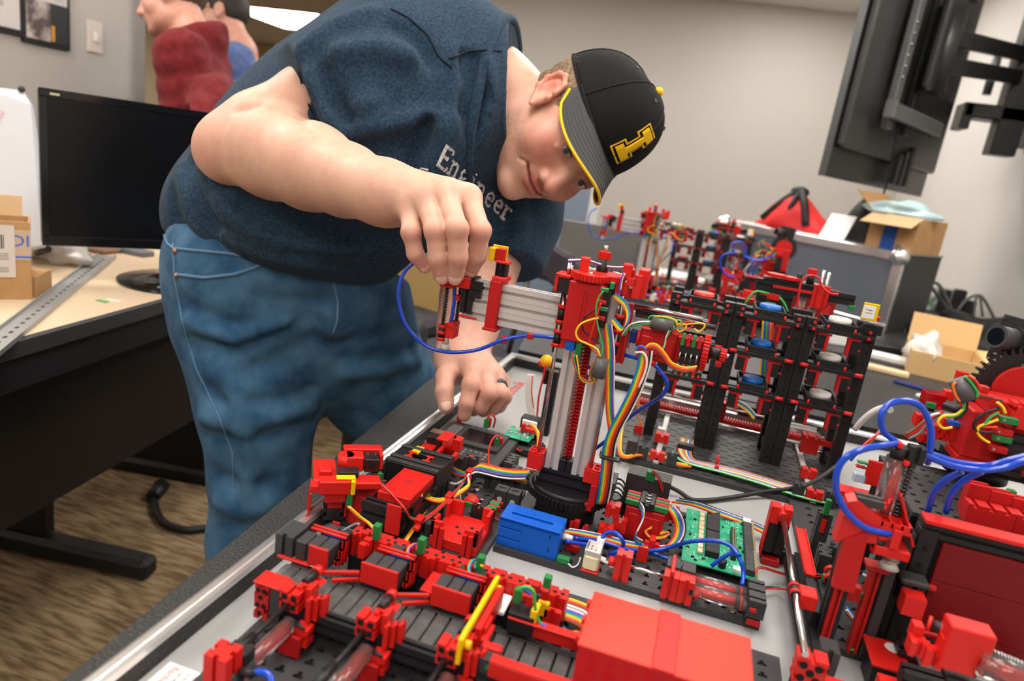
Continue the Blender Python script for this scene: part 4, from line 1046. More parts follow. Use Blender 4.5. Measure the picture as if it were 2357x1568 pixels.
# ------------------------------------------------------------------ jeans
HPr = D(594, 635, 1.14); HPl = D(740, 655, 1.18)
KNr = D(596, 960, 1.15); ANr0 = D(590, 1240, 1.19)
ANr = HPr + (ANr0 - HPr) * (( -.68 - HPr[2]) / (ANr0[2] - HPr[2])) if True else ANr0
KNl = D(868, 880, 1.30); t_ = ( -.68 - HPl[2]) / (KNl[2] - HPl[2]); ANl = HPl + (KNl - HPl) * t_
def jeans0(p):
    d = smin(cap(p, HPr, HPl, .125, .130), cap(p, D(575, 590, 1.14), D(720, 610, 1.14), .112, .122), .06)
    d = smin(d, ell(p, D(530, 655, 1.19), (.078, .085, .12)), .07)
    lr = chain(p, [(HPr, .116), (D(568, 760, 1.14), .100), (D(585, 880, 1.14), .087), (KNr, .083), (D(598, 1090, 1.17), .074), (ANr0, .072), (ANr, .066)], .04)
    ll = chain(p, [(HPl, .125), (D(790, 760, 1.22), .118), (KNl, .100), (HPl + (KNl - HPl) * 1.6, .085), (ANl, .066)], .04)
    d = smin(d, lr, .05); d = np.minimum(smin(d, ll, .05), smin(d, ll, .02))
    return d
def jeans_cut(p, d):
    d = smax(d, plane(p, D(600, 566, 1.14), MW @ np.array([.20, -.97, .05])), .01)
    d = smax(d, plane(p, np.array((0, 0, -.70), f32), (0, 0, -1)), .004)
    return d
def jeansb(p): return jeans_cut(p, jeans0(p))
JR = [([(420, 700), (480, 740), (560, 760), (640, 740)], .010, -1), ([(430, 790), (520, 800), (640, 760), (740, 720)], .012, -1), ([(440, 740), (540, 780), (660, 740)], .010, 1), ([(560, 860), (640, 830), (720, 780)], .012, -1), ([(480, 900), (540, 930), (640, 930), (710, 900)], .010, -1), ([(470, 960), (540, 975), (640, 960), (715, 940)], .012, 1), ([(480, 1010), (560, 1020), (650, 1000), (718, 985)], .010, -1), ([(500, 1100), (560, 1120), (630, 1110)], .010, -1), ([(505, 1160), (560, 1180), (620, 1165)], .010, 1), ([(520, 870), (560, 960), (575, 1060), (570, 1160)], .009, 1),
      ([(760, 800), (830, 790), (930, 760)], .012, -1), ([(800, 860), (880, 850), (960, 830)], .011, 1), ([(790, 830), (870, 825), (945, 800)], .010, -1), ([(700, 690), (760, 720), (775, 760)], .012, 1), ([(600, 690), (680, 700), (750, 690)], .010, -1)]
JRP = [(trace(jeansb, lin(p_, 3), .8, 2).astype(f32), r, s) for p_, r, s in JR]
def jeans(p):
    d = jeans0(p)
    for P_, r, sg in JRP:
        lo = P_.min(0) - .06; hi = P_.max(0) + .06; m = ((p > lo) & (p < hi)).all(1)
        if not m.any(): continue
        c = chain(p[m], [(a, r * .30) for a in P_], .01); d[m] = smin(d[m], c, .028) if sg > 0 else smax(d[m], -c, .028)
    return jeans_cut(p, d)
# ------------------------------------------------------------------ build the figure
foot = (np.array(ANr) + np.array(ANl)) / 2
t = thing('person', 'person bending over the models, dark blue t-shirt, jeans, black cap, holding the gripper', 'person', (float(foot[0]), float(foot[1]), FLOOR))
MAN = t
def tint(v):
    base = np.tile(np.array([.66, .40, .30]), (len(v), 1)); p = v.astype(f32)
    def blend(w, c):
        nonlocal base
        w = np.clip(w, 0, 1)[:, None]; base = base * (1 - w) + np.array(c) * w
    q = (p - HC) @ HR.T / HS
    hm = np.exp(-np.maximum(np.linalg.norm(q, axis=1) - .10, 0) / .02)
    blend(hm * .35, (.62, .29, .215))
    for s in (-1, 1):
        blend(.75 * np.exp(-(np.linalg.norm(q - np.array([s * .042, .075, -.028]), axis=1) / .028) ** 2), (.58, .17, .13))
        blend(.75 * np.exp(-(np.linalg.norm(q - np.array([s * .082, -.010, .004]), axis=1) / .026) ** 2), (.66, .18, .13))
        blend(.5 * np.exp(-(np.linalg.norm(q - np.array([s * .032, .088, .003]), axis=1) / .016) ** 2), (.45, .20, .16))
    blend(.7 * np.exp(-(np.linalg.norm(q - np.array([0, .115, -.036]), axis=1) / .018) ** 2), (.60, .20, .16))
    # stubble on jaw, chin, lip
    st = np.clip((-.045 - q[:, 2] + .25 * np.clip(.06 - q[:, 1], 0, .1)) / .02, 0, 1) * np.clip((q[:, 1] + .005) / .02, 0, 1) * np.clip((q[:, 2] + .125) / .015, 0, 1) * np.clip((.125 - np.linalg.norm(q, axis=1)) / .02, 0, 1) * (np.linalg.norm(q, axis=1) < .14)
    ns = np.array([mnoise.noise(Vector(x) * 900) for x in p[st > .02]]) if (st > .02).any() else 0
    w = st * .38; w[st > .02] += ns * .55 * st[st > .02]; blend(w, (.22, .14, .09))
    # lips
    lp = np.minimum(chain(q.astype(f32), [(V3(-.027, .087, -.0580), .0025), (V3(-.010, .098, -.0580), .0045), (V3(.010, .098, -.0580), .0045), (V3(.027, .087, -.0580), .0025)], .004), chain(q.astype(f32), [(V3(-.025, .087, -.0620), .0025), (V3(-.010, .096, -.0685), .0055), (V3(.010, .096, -.0685), .0055), (V3(.025, .087, -.0620), .0025)], .004))
    gl = chain(q.astype(f32), [(V3(-.031, .085, -.0580), .001), (V3(-.012, .0975, -.0630), .0012), (V3(.012, .0975, -.0630), .0012), (V3(.031, .085, -.0580), .001)], .002)
    blend(np.clip(1 - lp / .003, 0, 1) * .75 * (np.abs(lp) < .01), (.50, .13, .11)); blend(np.clip(1 - gl / .0022, 0, 1) * .85, (.16, .035, .03))
    # brows
    for s in (-1, 1):
        bw = chain(q.astype(f32), [(V3(s * .016, .094, .020), .003), (V3(s * .034, .092, .026), .0032), (V3(s * .050, .078, .021), .002)], .002)
        blend(np.clip(1 - bw / .003, 0, 1) * .7, (.20, .12, .07))
    # knuckles and fingertips
    for F in (RF, LF):
        for nm, (J, r) in F.items():
            for i, k in ((0, .35), (1, .65), (2, .35), (3, .35)): blend(k * np.exp(-(np.linalg.norm(p - D(*J[i]), axis=1) / (r[i] * 1.25)) ** 4), (.60, .25, .19))
    blend(.45 * np.exp(-(np.linalg.norm(p - D(495, 350, .935), axis=1) / .045) ** 2), (.66, .30, .24))
    blend(np.clip((np.linalg.norm(p - WRl, axis=1) < .16) * .35, 0, 1), (.66, .33, .27))
    return base
v, Q = surf(skin, v_lo := np.minimum.reduce([HC - .16, D(470, 330, 1.0) - .1, D(1060, 960, 1.0) - .06, D(1000, 650, .72) - .06]), np.maximum.reduce([HC + .17, D(900, 100, 1.15) + .1, D(1170, 400, 1.2) + .1]), .0018)
npmesh('body', v, Q, SKIN, col=tint(v))
lo = np.minimum.reduce([D(740, 500, 1.09) - .19, D(920, 330, 1.02) - .14] + [np.array(a) - r - .06 for a, r in TOR] + [np.array(SLr) - .12, D(1130, 620, 1.12) - .12]); hi = np.maximum.reduce([np.array(a) + r + .06 for a, r in TOR] + [np.array(SHl) + .13, np.array(CB_) + .12, D(1175, 225, 1.06) + .1, D(940, 120, 1.04) + .13])
v, Q = surf(shirt, lo, hi, .0042); SH = npmesh('t_shirt', v, Q, SHIRT, label='dark blue heathered cotton t-shirt')
lo = np.minimum.reduce([np.array(HPr) - .2, np.array(ANr) - .12, np.array(ANl) - .12, D(470, 620, 1.2) - .15]); hi = np.maximum.reduce([np.array(HPr) + .2, np.array(HPl) + .2, np.array(ANl) + .12, D(720, 560, 1.14) + .18]); lo[2] = -.71
v, Q = surf(jeans, lo, hi, .0065); JN = npmesh('jeans', v, Q, DENIM, label='blue denim jeans')
# seams on the jeans: pocket welts, rivets, side seam, fly
STI = mat('denim_stitch', (.10, .20, .33), .8)
def seam(name, path, r, m, fn, parent, off=0.0005, n=5):
    P_ = trace(fn, lin(path, n), .5, 2); rr = [CO - p for p in P_]
    return tube(name, m, [Vector(p + (c / np.linalg.norm(c)) * off) for p, c in zip(P_, rr)], r, 6, 1, parent=parent)
for nm, path, r in (('pocket_seam', [(405, 632), (470, 640), (540, 632), (590, 615), (614, 602)], .0028), ('pocket_seam', [(402, 572), (450, 577), (520, 583), (580, 592)], .0026), ('side_seam', [(398, 560), (402, 640), (420, 740), (452, 850), (500, 950), (535, 1040), (540, 1150)], .0016), ('fly_seam', [(766, 645), (778, 700), (776, 740), (766, 770)], .0020), ('belt_seam', [(370, 520), (385, 560), (402, 575)], .002)):
    seam(nm, path, r, STI, jeans, JN)
for q in ((404, 578), (407, 635)):
    P_ = trace(jeans, [q])[0]; b = MB(); b.sphere(P_, .0045, 10, 6); b.build('rivet', mat('copper_rivet', (.45, .20, .10), .35, metal=.8), JN)
# seams on the shirt, collar rib, printed word
SEAM = mat('shirt_seam', (.006, .014, .028), .9)
for path in ([(900, 20), (940, 40), (985, 80), (1010, 130), (1040, 155)], [(1035, 135), (1080, 117), (1120, 115), (1155, 118)], [(688, 165), (702, 220), (735, 300)]):
    seam('seam', path, .0016, SEAM, shirt, SH, 0.0003)
# collar: ring where the shirt meets the neck
ringp = []
ax = Vector(NAX); a_ = ax.orthogonal().normalized(); b_ = ax.cross(a_); cc = Vector(CB_ - NAX * .004)
for i in range(40):
    th = 2 * PI * i / 40; dirv = np.array(a_ * math.cos(th) + b_ * math.sin(th), f32); t0 = .03
    for _ in range(40):
        dd = float(shirt0((np.array(cc, f32) + dirv * t0)[None])[0]); t0 += max(-.01, min(.01, -dd * .7))
    ringp.append(cc + Vector(dirv) * (t0 - .004))
tube('collar', SHIRT, ringp + [ringp[0]], .0075, 8, 1, parent=SH)
# ------------------------------------------------------------------ print "Engineer" as raised ink ribbons on the cloth
GL = {'E': [[(.1, 0), (.1, 1)], [(-.02, 1), (.72, 1), (.72, .82)], [(.1, .52), (.5, .52)], [(-.02, 0), (.75, 0), (.75, .2)], [(.5, .42), (.5, .62)]],
      'n': [[(-.02, .62), (.12, .62), (.12, 0)], [(-.04, 0), (.28, 0)], [(.12, .48), (.3, .62), (.5, .6), (.56, .42), (.56, 0)], [(.42, 0), (.72, 0)]],
      'g': [[(.55, .62), (.2, .62), (.1, .45), (.2, .26), (.45, .26), (.52, .45), (.5, .62)], [(.2, .26), (.12, .14), (.5, .08), (.56, -.06), (.4, -.2), (.12, -.16)], [(.5, .6), (.68, .66)]],
      'i': [[(.05, .62), (.3, .62), (.3, 0)], [(.08, 0), (.52, 0)], [(.28, .82), (.31, .90)]],
      'e': [[(.1, .34), (.58, .34), (.54, .56), (.32, .64), (.12, .5), (.08, .28), (.2, .06), (.42, 0), (.6, .1)]],
      'r': [[(0, .62), (.18, .62), (.18, 0)], [(0, 0), (.42, 0)], [(.18, .42), (.34, .6), (.56, .62), (.6, .5)]]}
def printword(word, org, xv, yv, curve):
    x = 0.0; b = MB()
    for ch in word:
        for st in GL[ch]:
            pts = []
            for a, c in lin([tuple(q) for q in st], 3):
                s_ = x + a; pts.append((org[0] + xv[0] * s_ + yv[0] * c + curve[0] * s_ * s_, org[1] + xv[1] * s_ + yv[1] * c + curve[1] * s_ * s_))
            P_ = trace(shirt, pts); nn = [(CO - p) / np.linalg.norm(CO - p) for p in P_]
            q = [Vector(p + n * .0007) for p, n in zip(P_, nn)]
            L_, Rr = [], []
            for i in range(len(q)):
                dq = q[min(i + 1, len(q) - 1)] - q[max(i - 1, 0)]; w_ = dq.cross(Vector(nn[i])).normalized() * .0021; L_.append(q[i] + w_); Rr.append(q[i] - w_)
            m_ = len(q); b.add(L_ + Rr, [(i, i + 1, m_ + i + 1, m_ + i) for i in range(m_ - 1)])
        x += {'E': .92, 'n': .86, 'g': .80, 'i': .66, 'e': .74, 'r': .72}[ch]
    return b
INKW = mat('worn_white_ink', (.62, .60, .60), .8, var=(260, (.20, .22, .26), .52, .66))
printword('Engineer', (1006, 378), (24.5, 20.5), (20, -43), (.25, .15)).build('printed_word', INKW, SH)
# second printed line, only its first arc shows above the wrist
b = MB(); P_ = trace(shirt, lin([(986, 392), (970, 388), (962, 398), (966, 412)], 4)); b.tube([Vector(p) for p in P_], .0014, 5, 1); b.build('printed_arc', INKW, SH)
# ------------------------------------------------------------------ eyes
IRIS = mat('iris_blue_grey', (.11, .15, .17), .2); EYEW = mat('eye_white', (.66, .60, .57), .25)
for s in (-1, 1):
    b = MB(); c = H(s * .032, .0805, .003); b.sphere(c, .0126, 18, 12, z0=-1); e = b.build('eye', EYEW)
    dv = D(1060, 660, .74) - c; dv = dv / np.linalg.norm(dv); dv = dv * .7 + HR[1] * .45; dv = dv / np.linalg.norm(dv)
    b = MB(); b.cyl(c + dv * .0112, c + dv * .0127, .0050, 16, .0045); b.build('iris', IRIS, e)
    b = MB(); b.cyl(c + dv * .0126, c + dv * .0131, .0021, 12, .0018); b.build('pupil', INK, e)
    b = MB(); b.tube([H(s * .021, .0915, .0040), H(s * .032, .0955, .0062), H(s * .044, .0885, .0035)], .0009, 6, 4); b.build('eyelashes', mat('lash_brown', (.05, .03, .02), .8), e)
# ------------------------------------------------------------------ hair
HAIRM = mat('light_brown_hair', (.13, .080, .045), .55, spec=.4, var=(160, (.30, .21, .13), .38, .66), bump=(300, .9, 3))
def hairs(p):
    q = ((p - HC) @ HR.T / HS).astype(f32)
    d = ell(q, (0, -.016, .036), (.0850, .1045, .0935))
    d = smin(d, ell(q, (0, -.055, -.030), (.062, .055, .045)), .03)
    d = smax(d, (q[:, 1] - .047 - .10 * q[:, 2]), .006)
    d = smax(d, -(q[:, 2] + .020 - .40 * (q[:, 1] - .03)), .006)
    d = smax(d, q[:, 2] - .075, .004)
    for s in (-1, 1):
        d = smax(d, -ell(q, (s * .084, .008, -.008), (.030, .020, .028)), .006)
    fz = np.sin(q[:, 1] * 900 + q[:, 2] * 500 + 2 * np.sin(q[:, 2] * 260)) * .0007 + np.sin(q[:, 1] * 430 - q[:, 2] * 700) * .0006
    return d + fz
v, Q = surf(hairs, HC - .14, HC + .14, .0024); npmesh('hair', v, Q, HAIRM)
# ------------------------------------------------------------------ cap
CAPM = mat('cap_black', (.0085, .009, .010), .85, spec=.22, bump=(1400, .5, 2)); VISM = mat('visor_charcoal', (.075, .076, .080), .85, bump=(1100, .8, 2)); VISU = mat('visor_underside', (.012, .012, .012), .85)
CAPY = mat('cap_yellow', (.86, .50, .0), .6)
E0 = -.014
def crown(th, ph, off=0.0):
    """th: angle around (0 = front), ph: 0 rim .. 1 top"""
    a = ph * PI / 2; rr = math.cos(a) ** .80
    base = .046 - .010 * (1 - math.cos(th)) * .5
    hgt = .093 + .012 * max(0, math.cos(th)) * math.sin(a * 2)
    return H((.0855 + off) * rr * math.sin(th), E0 + (.1085 + off) * rr * math.cos(th), base * (1 - ph * .0) + (hgt + off) * math.sin(a) ** .95)
NT, NP = 60, 18; vs, fs = [], []
for off in (0, -.002):
    for j in range(NP + 1):
        for i in range(NT): vs.append(crown(2 * PI * i / NT, j / NP * .995, off))
for o_, rev in ((0, False), ((NP + 1) * NT, True)):
    for j in range(NP):
        for i in range(NT):
            q = (o_ + j * NT + i, o_ + j * NT + (i + 1) % NT, o_ + (j + 1) * NT + (i + 1) % NT, o_ + (j + 1) * NT + i); fs.append(q[::-1] if rev else q)
for i in range(NT): fs.append((i, (NP + 1) * NT + i, (NP + 1) * NT + (i + 1) % NT, (i + 1) % NT))
fs.append(tuple(NP * NT + i for i in range(NT)))
CAP = link('baseball_cap', vs, fs, CAPM, smooth=True, label='black baseball cap with yellow block letter')
for k in range(6): tube('panel_seam', mat('cap_seam', (.008, .008, .009), .9), [crown(PI / 6 + k * PI / 3 - PI / 6 + (PI / 6 if False else 0), p_ / 10, .0004) for p_ in range(11)], .0011, 6, 1, parent=CAP)
for k in range(6): 
    c0 = crown(PI / 6 + k * PI / 3, .66, .0003); c1 = crown(PI / 6 + k * PI / 3, .66, .0014); b = MB(); b.cyl(c0, c1, .0030, 12); b.build('eyelet', mat('eyelet_grey', (.05, .05, .055), .7), CAP)
b = MB(); b.sphere(crown(0, .995, .0015), .0068, 14, 8); b.build('button', CAPY, CAP)
tube('rim_band', CAPM, [crown(2 * PI * i / 40, .0, .0006) for i in range(41)], .0022, 6, 1, parent=CAP)
def visor(th, s, off=0.0):
    """th -1..1 across, s 0 at the cap .. 1 at the edge"""
    a = th * 1.22; c = crown(a, 0.0); q = (np.array(c) - HC) @ HR.T / HS
    L_ = .062 * (max(0, math.cos(th * PI / 2)) ** .55)
    r_ = q[0] * (1 + .04 * s * (1 - abs(th))); f_ = q[1] + L_ * s * .93; u_ = q[2] - L_ * s * .30 - .020 * s * abs(th) ** 2 * (1 - abs(th) * .6) * 2.0 + .002 + off - (.55 * (r_ ** 2) * 8 * s * (1 - abs(th)) ** .3)
    return H(r_, f_, u_)
NA, NS = 40, 10
def sheet(off, rev):
    vv = [visor(-1 + 2 * i / NA, j / NS, off) for j in range(NS + 1) for i in range(NA + 1)]
    ff = [(j * (NA + 1) + i, j * (NA + 1) + i + 1, (j + 1) * (NA + 1) + i + 1, (j + 1) * (NA + 1) + i) for j in range(NS) for i in range(NA)]
    return vv, [q[::-1] if rev else q for q in ff]
v1, f1 = sheet(.0012, True); link('visor', v1, f1, VISM, CAP, 'charcoal grey visor', smooth=True)
v1, f1 = sheet(-.0012, False); link('visor_underside', v1, f1, VISU, CAP, smooth=True)
tube('visor_piping', CAPY, [visor(-1 + 2 * i / NA, 1.0) for i in range(NA + 1)], .0021, 8, 1, parent=CAP, label='yellow visor piping')
tube('visor_seam', mat('cap_seam', ()), [visor(-1 + 2 * i / NA, .0, .001) for i in range(NA + 1)], .0013, 6, 1, parent=CAP)
for k in (.30, .42, .54, .66, .78, .89): tube('visor_stitch', mat('visor_stitch', (.05, .05, .054), .9), [visor(-.93 + 1.86 * i / NA, k, .0013) for i in range(NA + 1)], .0005, 5, 1, parent=CAP)
# block letter I, outline and raised fill
for nm, gr, m_, off, th in (('emblem_border', .0046, CAPY, .0004, .0006), ('emblem_gap', .0026, CAPM, .0010, .0003), ('emblem_letter', 0, CAPY, .0012, .0022)):
    # fill as strips so that it follows the dome
    b = MB(); h_ = .042 / 2 + gr; rows = [(-h_, -h_ + .0095 + 2 * gr, .0150 + gr), (-h_ + .0095 + 2 * gr, h_ - .0095 - 2 * gr, .0060 + gr), (h_ - .0095 - 2 * gr, h_, .0150 + gr)]
    for ya, yb, ww in rows:
        nx_, ny_ = 6, 4; vv = []
        for o in (off - .0015, off + th):
            for j in range(ny_ + 1):
                for i in range(nx_ + 1):
                    e_ = 0.0008 if (nm == 'emblem_letter' and o > off and (i in (0, nx_) )) else 0
                    vv.append(crown((-ww + 2 * ww * i / nx_) / .100, (.036 + ya + (yb - ya) * j / ny_) / .128, o - e_))
        N_ = (nx_ + 1) * (ny_ + 1); ix = lambda i, j, l: l * N_ + j * (nx_ + 1) + i
        ff = [(ix(i, j, 1), ix(i + 1, j, 1), ix(i + 1, j + 1, 1), ix(i, j + 1, 1)) for j in range(ny_) for i in range(nx_)]
        for i in range(nx_): ff += [(ix(i, 0, 0), ix(i + 1, 0, 0), ix(i + 1, 0, 1), ix(i, 0, 1)), (ix(i + 1, ny_, 0), ix(i, ny_, 0), ix(i, ny_, 1), ix(i + 1, ny_, 1))]
        for j in range(ny_): ff += [(ix(0, j + 1, 0), ix(0, j, 0), ix(0, j, 1), ix(0, j + 1, 1)), (ix(nx_, j, 0), ix(nx_, j + 1, 0), ix(nx_, j + 1, 1), ix(nx_, j, 1))]
        b.add(vv, ff)
    b.build(nm, m_, CAP)
# ------------------------------------------------------------------ fingernails, ring, shoes
NAIL = mat('fingernail', (.74, .47, .40), .22, spec=.6)
def nail(J, r, w_, along=.62, tilt=.0):
    a = np.array(D(*J[2])); b2 = np.array(D(*J[3])); ax_ = b2 - a; ax_ /= np.linalg.norm(ax_); c = b2 + ax_ * r * .05; to = CO - c; to -= ax_ * (to @ ax_); to /= np.linalg.norm(to)
    sd = np.cross(ax_, to); M = Matrix((Vector(sd), Vector(ax_), Vector(to))).transposed()
    b = MB(); b.sphere(c + to * r * .70, (r * .74 * w_, r * .86, r * .34), 14, 8, M, z0=-.2); b.build('fingernail', NAIL)
for nm in ('ring', 'middle', 'index', 'pinky'): nail(RF[nm][0], RF[nm][1][3], 1.0)
nail(LT[0], LT[1][3], .9)
a, b2 = np.array(D(*LF['ring'][0][0])), np.array(D(*LF['ring'][0][1])); c = a * .42 + b2 * .58; ax_ = Vector(b2 - a).normalized()
b = MB(); o1 = ax_.orthogonal().normalized(); o2 = ax_.cross(o1)
for k in range(-2, 3): pass
rg = .0131; vs = []; n_ = 24
for dx, rr in ((-.0035, rg - .001), (-.0035, rg), (-.0028, rg + .0008), (.0028, rg + .0008), (.0035, rg), (.0035, rg - .001)):
    vs += [Vector(c) + ax_ * dx + (o1 * math.cos(2 * PI * i / n_) + o2 * math.sin(2 * PI * i / n_)) * rr for i in range(n_)]
link('finger_ring', vs, [(j * n_ + i, j * n_ + (i + 1) % n_, ((j + 1) % 6) * n_ + (i + 1) % n_, ((j + 1) % 6) * n_ + i) for j in range(6) for i in range(n_)], mat('ring_grey', (.06, .065, .07), .5), smooth=True, label='dark grey silicone ring')
for AN, dr in ((ANr, Vector((.9, -.35, 0))), (ANl, Vector((.85, .1, 0)))):
    A2 = np.array((AN[0], AN[1], FLOOR + .045), f32); dr = np.array(dr.normalized(), f32)
    def shoe(p): 
        d = smin(cap(p, A2 - dr * .03, A2 + dr * .06, .044, .042), cap(p, A2 + dr * .05 - V3(0, 0, .005), A2 + dr * .17 - V3(0, 0, .012), .044, .034), .03)
        d = smin(d, cap(p, A2, A2 + V3(0, 0, .05), .046, .048), .03); return smax(d, plane(p, V3(0, 0, FLOOR + .001), (0, 0, -1)), .004)
    v, Q = surf(shoe, A2 - .12 - np.abs(dr) * .1, A2 + .12 + np.abs(dr) * .16, .008); npmesh('shoe', v, Q, mat('shoe_dark', (.03, .03, .035), .7))
# ------------------------------------------------------------------ two people in the background
def bystander(label, hx, hy, dep, Fc, Uc, top, topname, toplabel, hairm, arm, hood, beard, glasses, hs=.97):
    Fv = np.array(Fc, float); Fv /= np.linalg.norm(Fv); Uv = np.array(Uc, float); Uv -= Fv * (Uv @ Fv); Uv /= np.linalg.norm(Uv); Rv = np.cross(Fv, Uv)
    hr = np.stack([MW @ Rv, MW @ Fv, MW @ Uv]).astype(f32); hc = D(hx, hy, dep)
    def HH(r, f, u): return (hc + (hr[0] * r + hr[1] * f + hr[2] * u) * hs).astype(f32)
    fwd = hr[1].copy(); fwd[2] = 0; fwd /= np.linalg.norm(fwd); side = hr[0].copy(); side[2] = 0; side /= np.linalg.norm(side)
    Z = V3(0, 0, 1)
    nk = HH(0, -.05, -.150); ch = nk + fwd * .004 - Z * .20; hp = np.array((nk[0], nk[1], FLOOR + .92), f32) - fwd * .04
    t = thing('person', label, 'person', (float(hp[0]), float(hp[1]), FLOOR))
    el, wr = arm
    sr = nk + side * .165 - Z * .06
    slf = nk - side * .165 - Z * .06
    armn = [(sr, .062), (D(*el), .05), (D(*wr), .036)]
    armf = [(slf, .062), (slf - Z * .27 - fwd * .02, .05), (slf - Z * .30 + fwd * .2 + side * .1, .036)]
    def body(p):
        d = smin(headsdf(p, hc, hr, hs), cap(p, HH(0, -.03, -.05), nk, .055, .06), .02)
        d = smin(d, cap(p, nk, hp, .07, .10), .03)
        h_ = D(*wr) + fwd * .07
        d = np.minimum(d, smin(cap(p, D(*wr), h_, .026, .026), ell(p, h_, (.045, .03, .03)), .02))
        d = np.minimum(d, cap(p, armn[1][0], armn[2][0], .035, .028)); d = np.minimum(d, cap(p, armn[0][0], armn[1][0], .04, .035)); d = smin(d, cap(p, nk - Z * .08, sr, .06, .05), .03)
        return d
    def tint2(v):
        q = ((v - hc) @ hr.T / hs); b = np.tile(np.array([.62, .33, .25]), (len(v), 1))
        if beard:
            w = np.clip((-.035 - q[:, 2]) / .02, 0, 1) * np.clip((q[:, 1] + .01) / .02, 0, 1) * (np.linalg.norm(q, axis=1) < .15)
            lipm = np.exp(-((q[:, 2] + .064) / .008) ** 2) * (np.abs(q[:, 0]) < .025) * (q[:, 1] > .07)
            b = b * (1 - (w * (1 - lipm) * .8)[:, None]) + np.array([.05, .035, .025]) * (w * (1 - lipm) * .8)[:, None]
        else:
            w = np.exp(-(((q[:, 2] + .110) / .018) ** 2)) * np.clip((q[:, 1] - .03) / .03, 0, 1) * (np.linalg.norm(q, axis=1) < .16) * .6
            b = b * (1 - w[:, None]) + np.array([.16, .09, .05]) * w[:, None]
        w = np.exp(-((q[:, 2] + .063) / .007) ** 2) * (np.abs(q[:, 0]) < .026) * (q[:, 1] > .075) * .6
        return b * (1 - w[:, None]) + np.array([.42, .12, .10]) * w[:, None]
    lo = np.minimum.reduce([hc - .2, hp - .3, D(*wr) - .15, D(*el) - .1]); hi = np.maximum.reduce([hc + .2, hp + .3, D(*wr) + .15, sr + .1])
    v, Q = surf(body, lo, hi, .0055); npmesh('body', v, Q, SKIN, col=tint2(v))
    def garment(p):
        d = cap(p, ch, hp, .105, .125); d = smin(d, cap(p, sr, slf, .075, .075), .08); d = smin(d, cap(p, ch + side * .06, hp + side * .04, .095, .11), .06)
        d = smin(d, chain(p, armn, .03) - .018, .03); d = smin(d, chain(p, armf, .03) - .018, .03)
        if hood:
            hd_ = ell(p, nk - fwd * .030 + Z * .000, (.072, .085, .058)); d = smin(d, hd_, .04); d = smax(d, -cap(p, nk + Z * .0, HH(0, 0, -.02), .060, .080), .02)
            rg = [(nk + fwd * .072 * math.cos(a) + side * .080 * math.sin(a) + Z * (.004 - .040 * math.cos(a)), .030) for a in [2 * PI * i / 12 for i in range(13)]]
            d = smin(d, chain(p, [(q_.astype(f32), r_) for q_, r_ in rg], .02), .025)
        else: d = smax(d, -cap(p, nk + Z * .015, HH(0, 0, -.02), .066, .08), .012)
        w_ = D(*wr) - np.array(D(*el)); d = smax(d, -smax(-plane(p, D(*wr), -w_), sph(p, D(*wr), .11), .01), .004) if False else d
        q = p - nk; d = d + .003 * np.sin(q @ (side * 30 + Z * 55)) * np.sin(q @ (fwd * 40 - Z * 25)) + .002 * np.sin(q @ (Z * 95 + fwd * 30))
        d = smax(d, plane(p, hp - Z * .06, -Z), .01)
        d = smax(d, -(sph(p, D(*wr) + fwd * .045, .055)), .006)
        return d
    lo = np.minimum.reduce([hp - .28, slf - .3, D(*wr) - .15, D(*el) - .1, sr - .2]); hi = np.maximum.reduce([nk + .25, sr + .15, slf + .4, D(*wr) + .15, hp + .28])
    v, Q = surf(garment, lo, hi, .009); npmesh(topname, v, Q, top, label=toplabel)
    def legs(p):
        d = cap(p, hp + side * .07, hp - side * .07, .125, .125)
        for s in (-1, 1):
            k = hp + side * .09 * s - Z * .45 + fwd * .02; a = hp + side * .10 * s; a = np.array((a[0], a[1], FLOOR + .06), f32)
            d = smin(d, chain(p, [(hp + side * .08 * s, .10), (k, .075), (a, .06)], .04), .03)
        return smax(smax(d, plane(p, hp + Z * .03, Z), .01), plane(p, V3(0, 0, FLOOR + .05), -Z), .004)
    v, Q = surf(legs, np.minimum(hp, hp) - np.array([.32, .32, 1.0]), hp + np.array([.32, .32, .15]), .012); npmesh('trousers', v, Q, mat('dark_trousers', (.018, .022, .032), .85))
    for s in (-1, 1):
        a = hp + side * .10 * s; a = np.array((a[0], a[1], FLOOR + .04), f32)
        def shoe(p): return smax(cap(p, a - fwd * .04, a + fwd * .16, .045, .036), plane(p, V3(0, 0, FLOOR + .001), -Z), .004)
        v, Q = surf(shoe, a - .22, a + .22, .012); npmesh('shoe', v, Q, mat('shoe_dark', (.03, .03, .035), .7))
    def hr_(p):
        q = ((p - hc) @ hr.T / hs).astype(f32)
        d = ell(q, (0, -.016, .040), (.086, .107, .097)); d = smax(d, (q[:, 1] - .040 - .75 * np.maximum(q[:, 2] - .03, 0) - .2 * (q[:, 2] < .03) * q[:, 2]), .01)
        d = smax(d, -(q[:, 2] + .000 - .45 * (q[:, 1] - .03)), .008)
        for s in (-1, 1): d = smax(d, -ell(q, (s * .086, -.002, -.004), (.03, .021, .030)), .006)
        return (d + .0015 * np.sin(q[:, 1] * 420 + q[:, 2] * 300)) * hs
    v, Q = surf(hr_, hc - .15, hc + .15, .005); npmesh('hair', v, Q, hairm)
    for s in (-1, 1):
        b = MB(); b.sphere(HH(s * .032, .0805, .003), .0124, 12, 8, z0=-1); b.build('eye', INK)
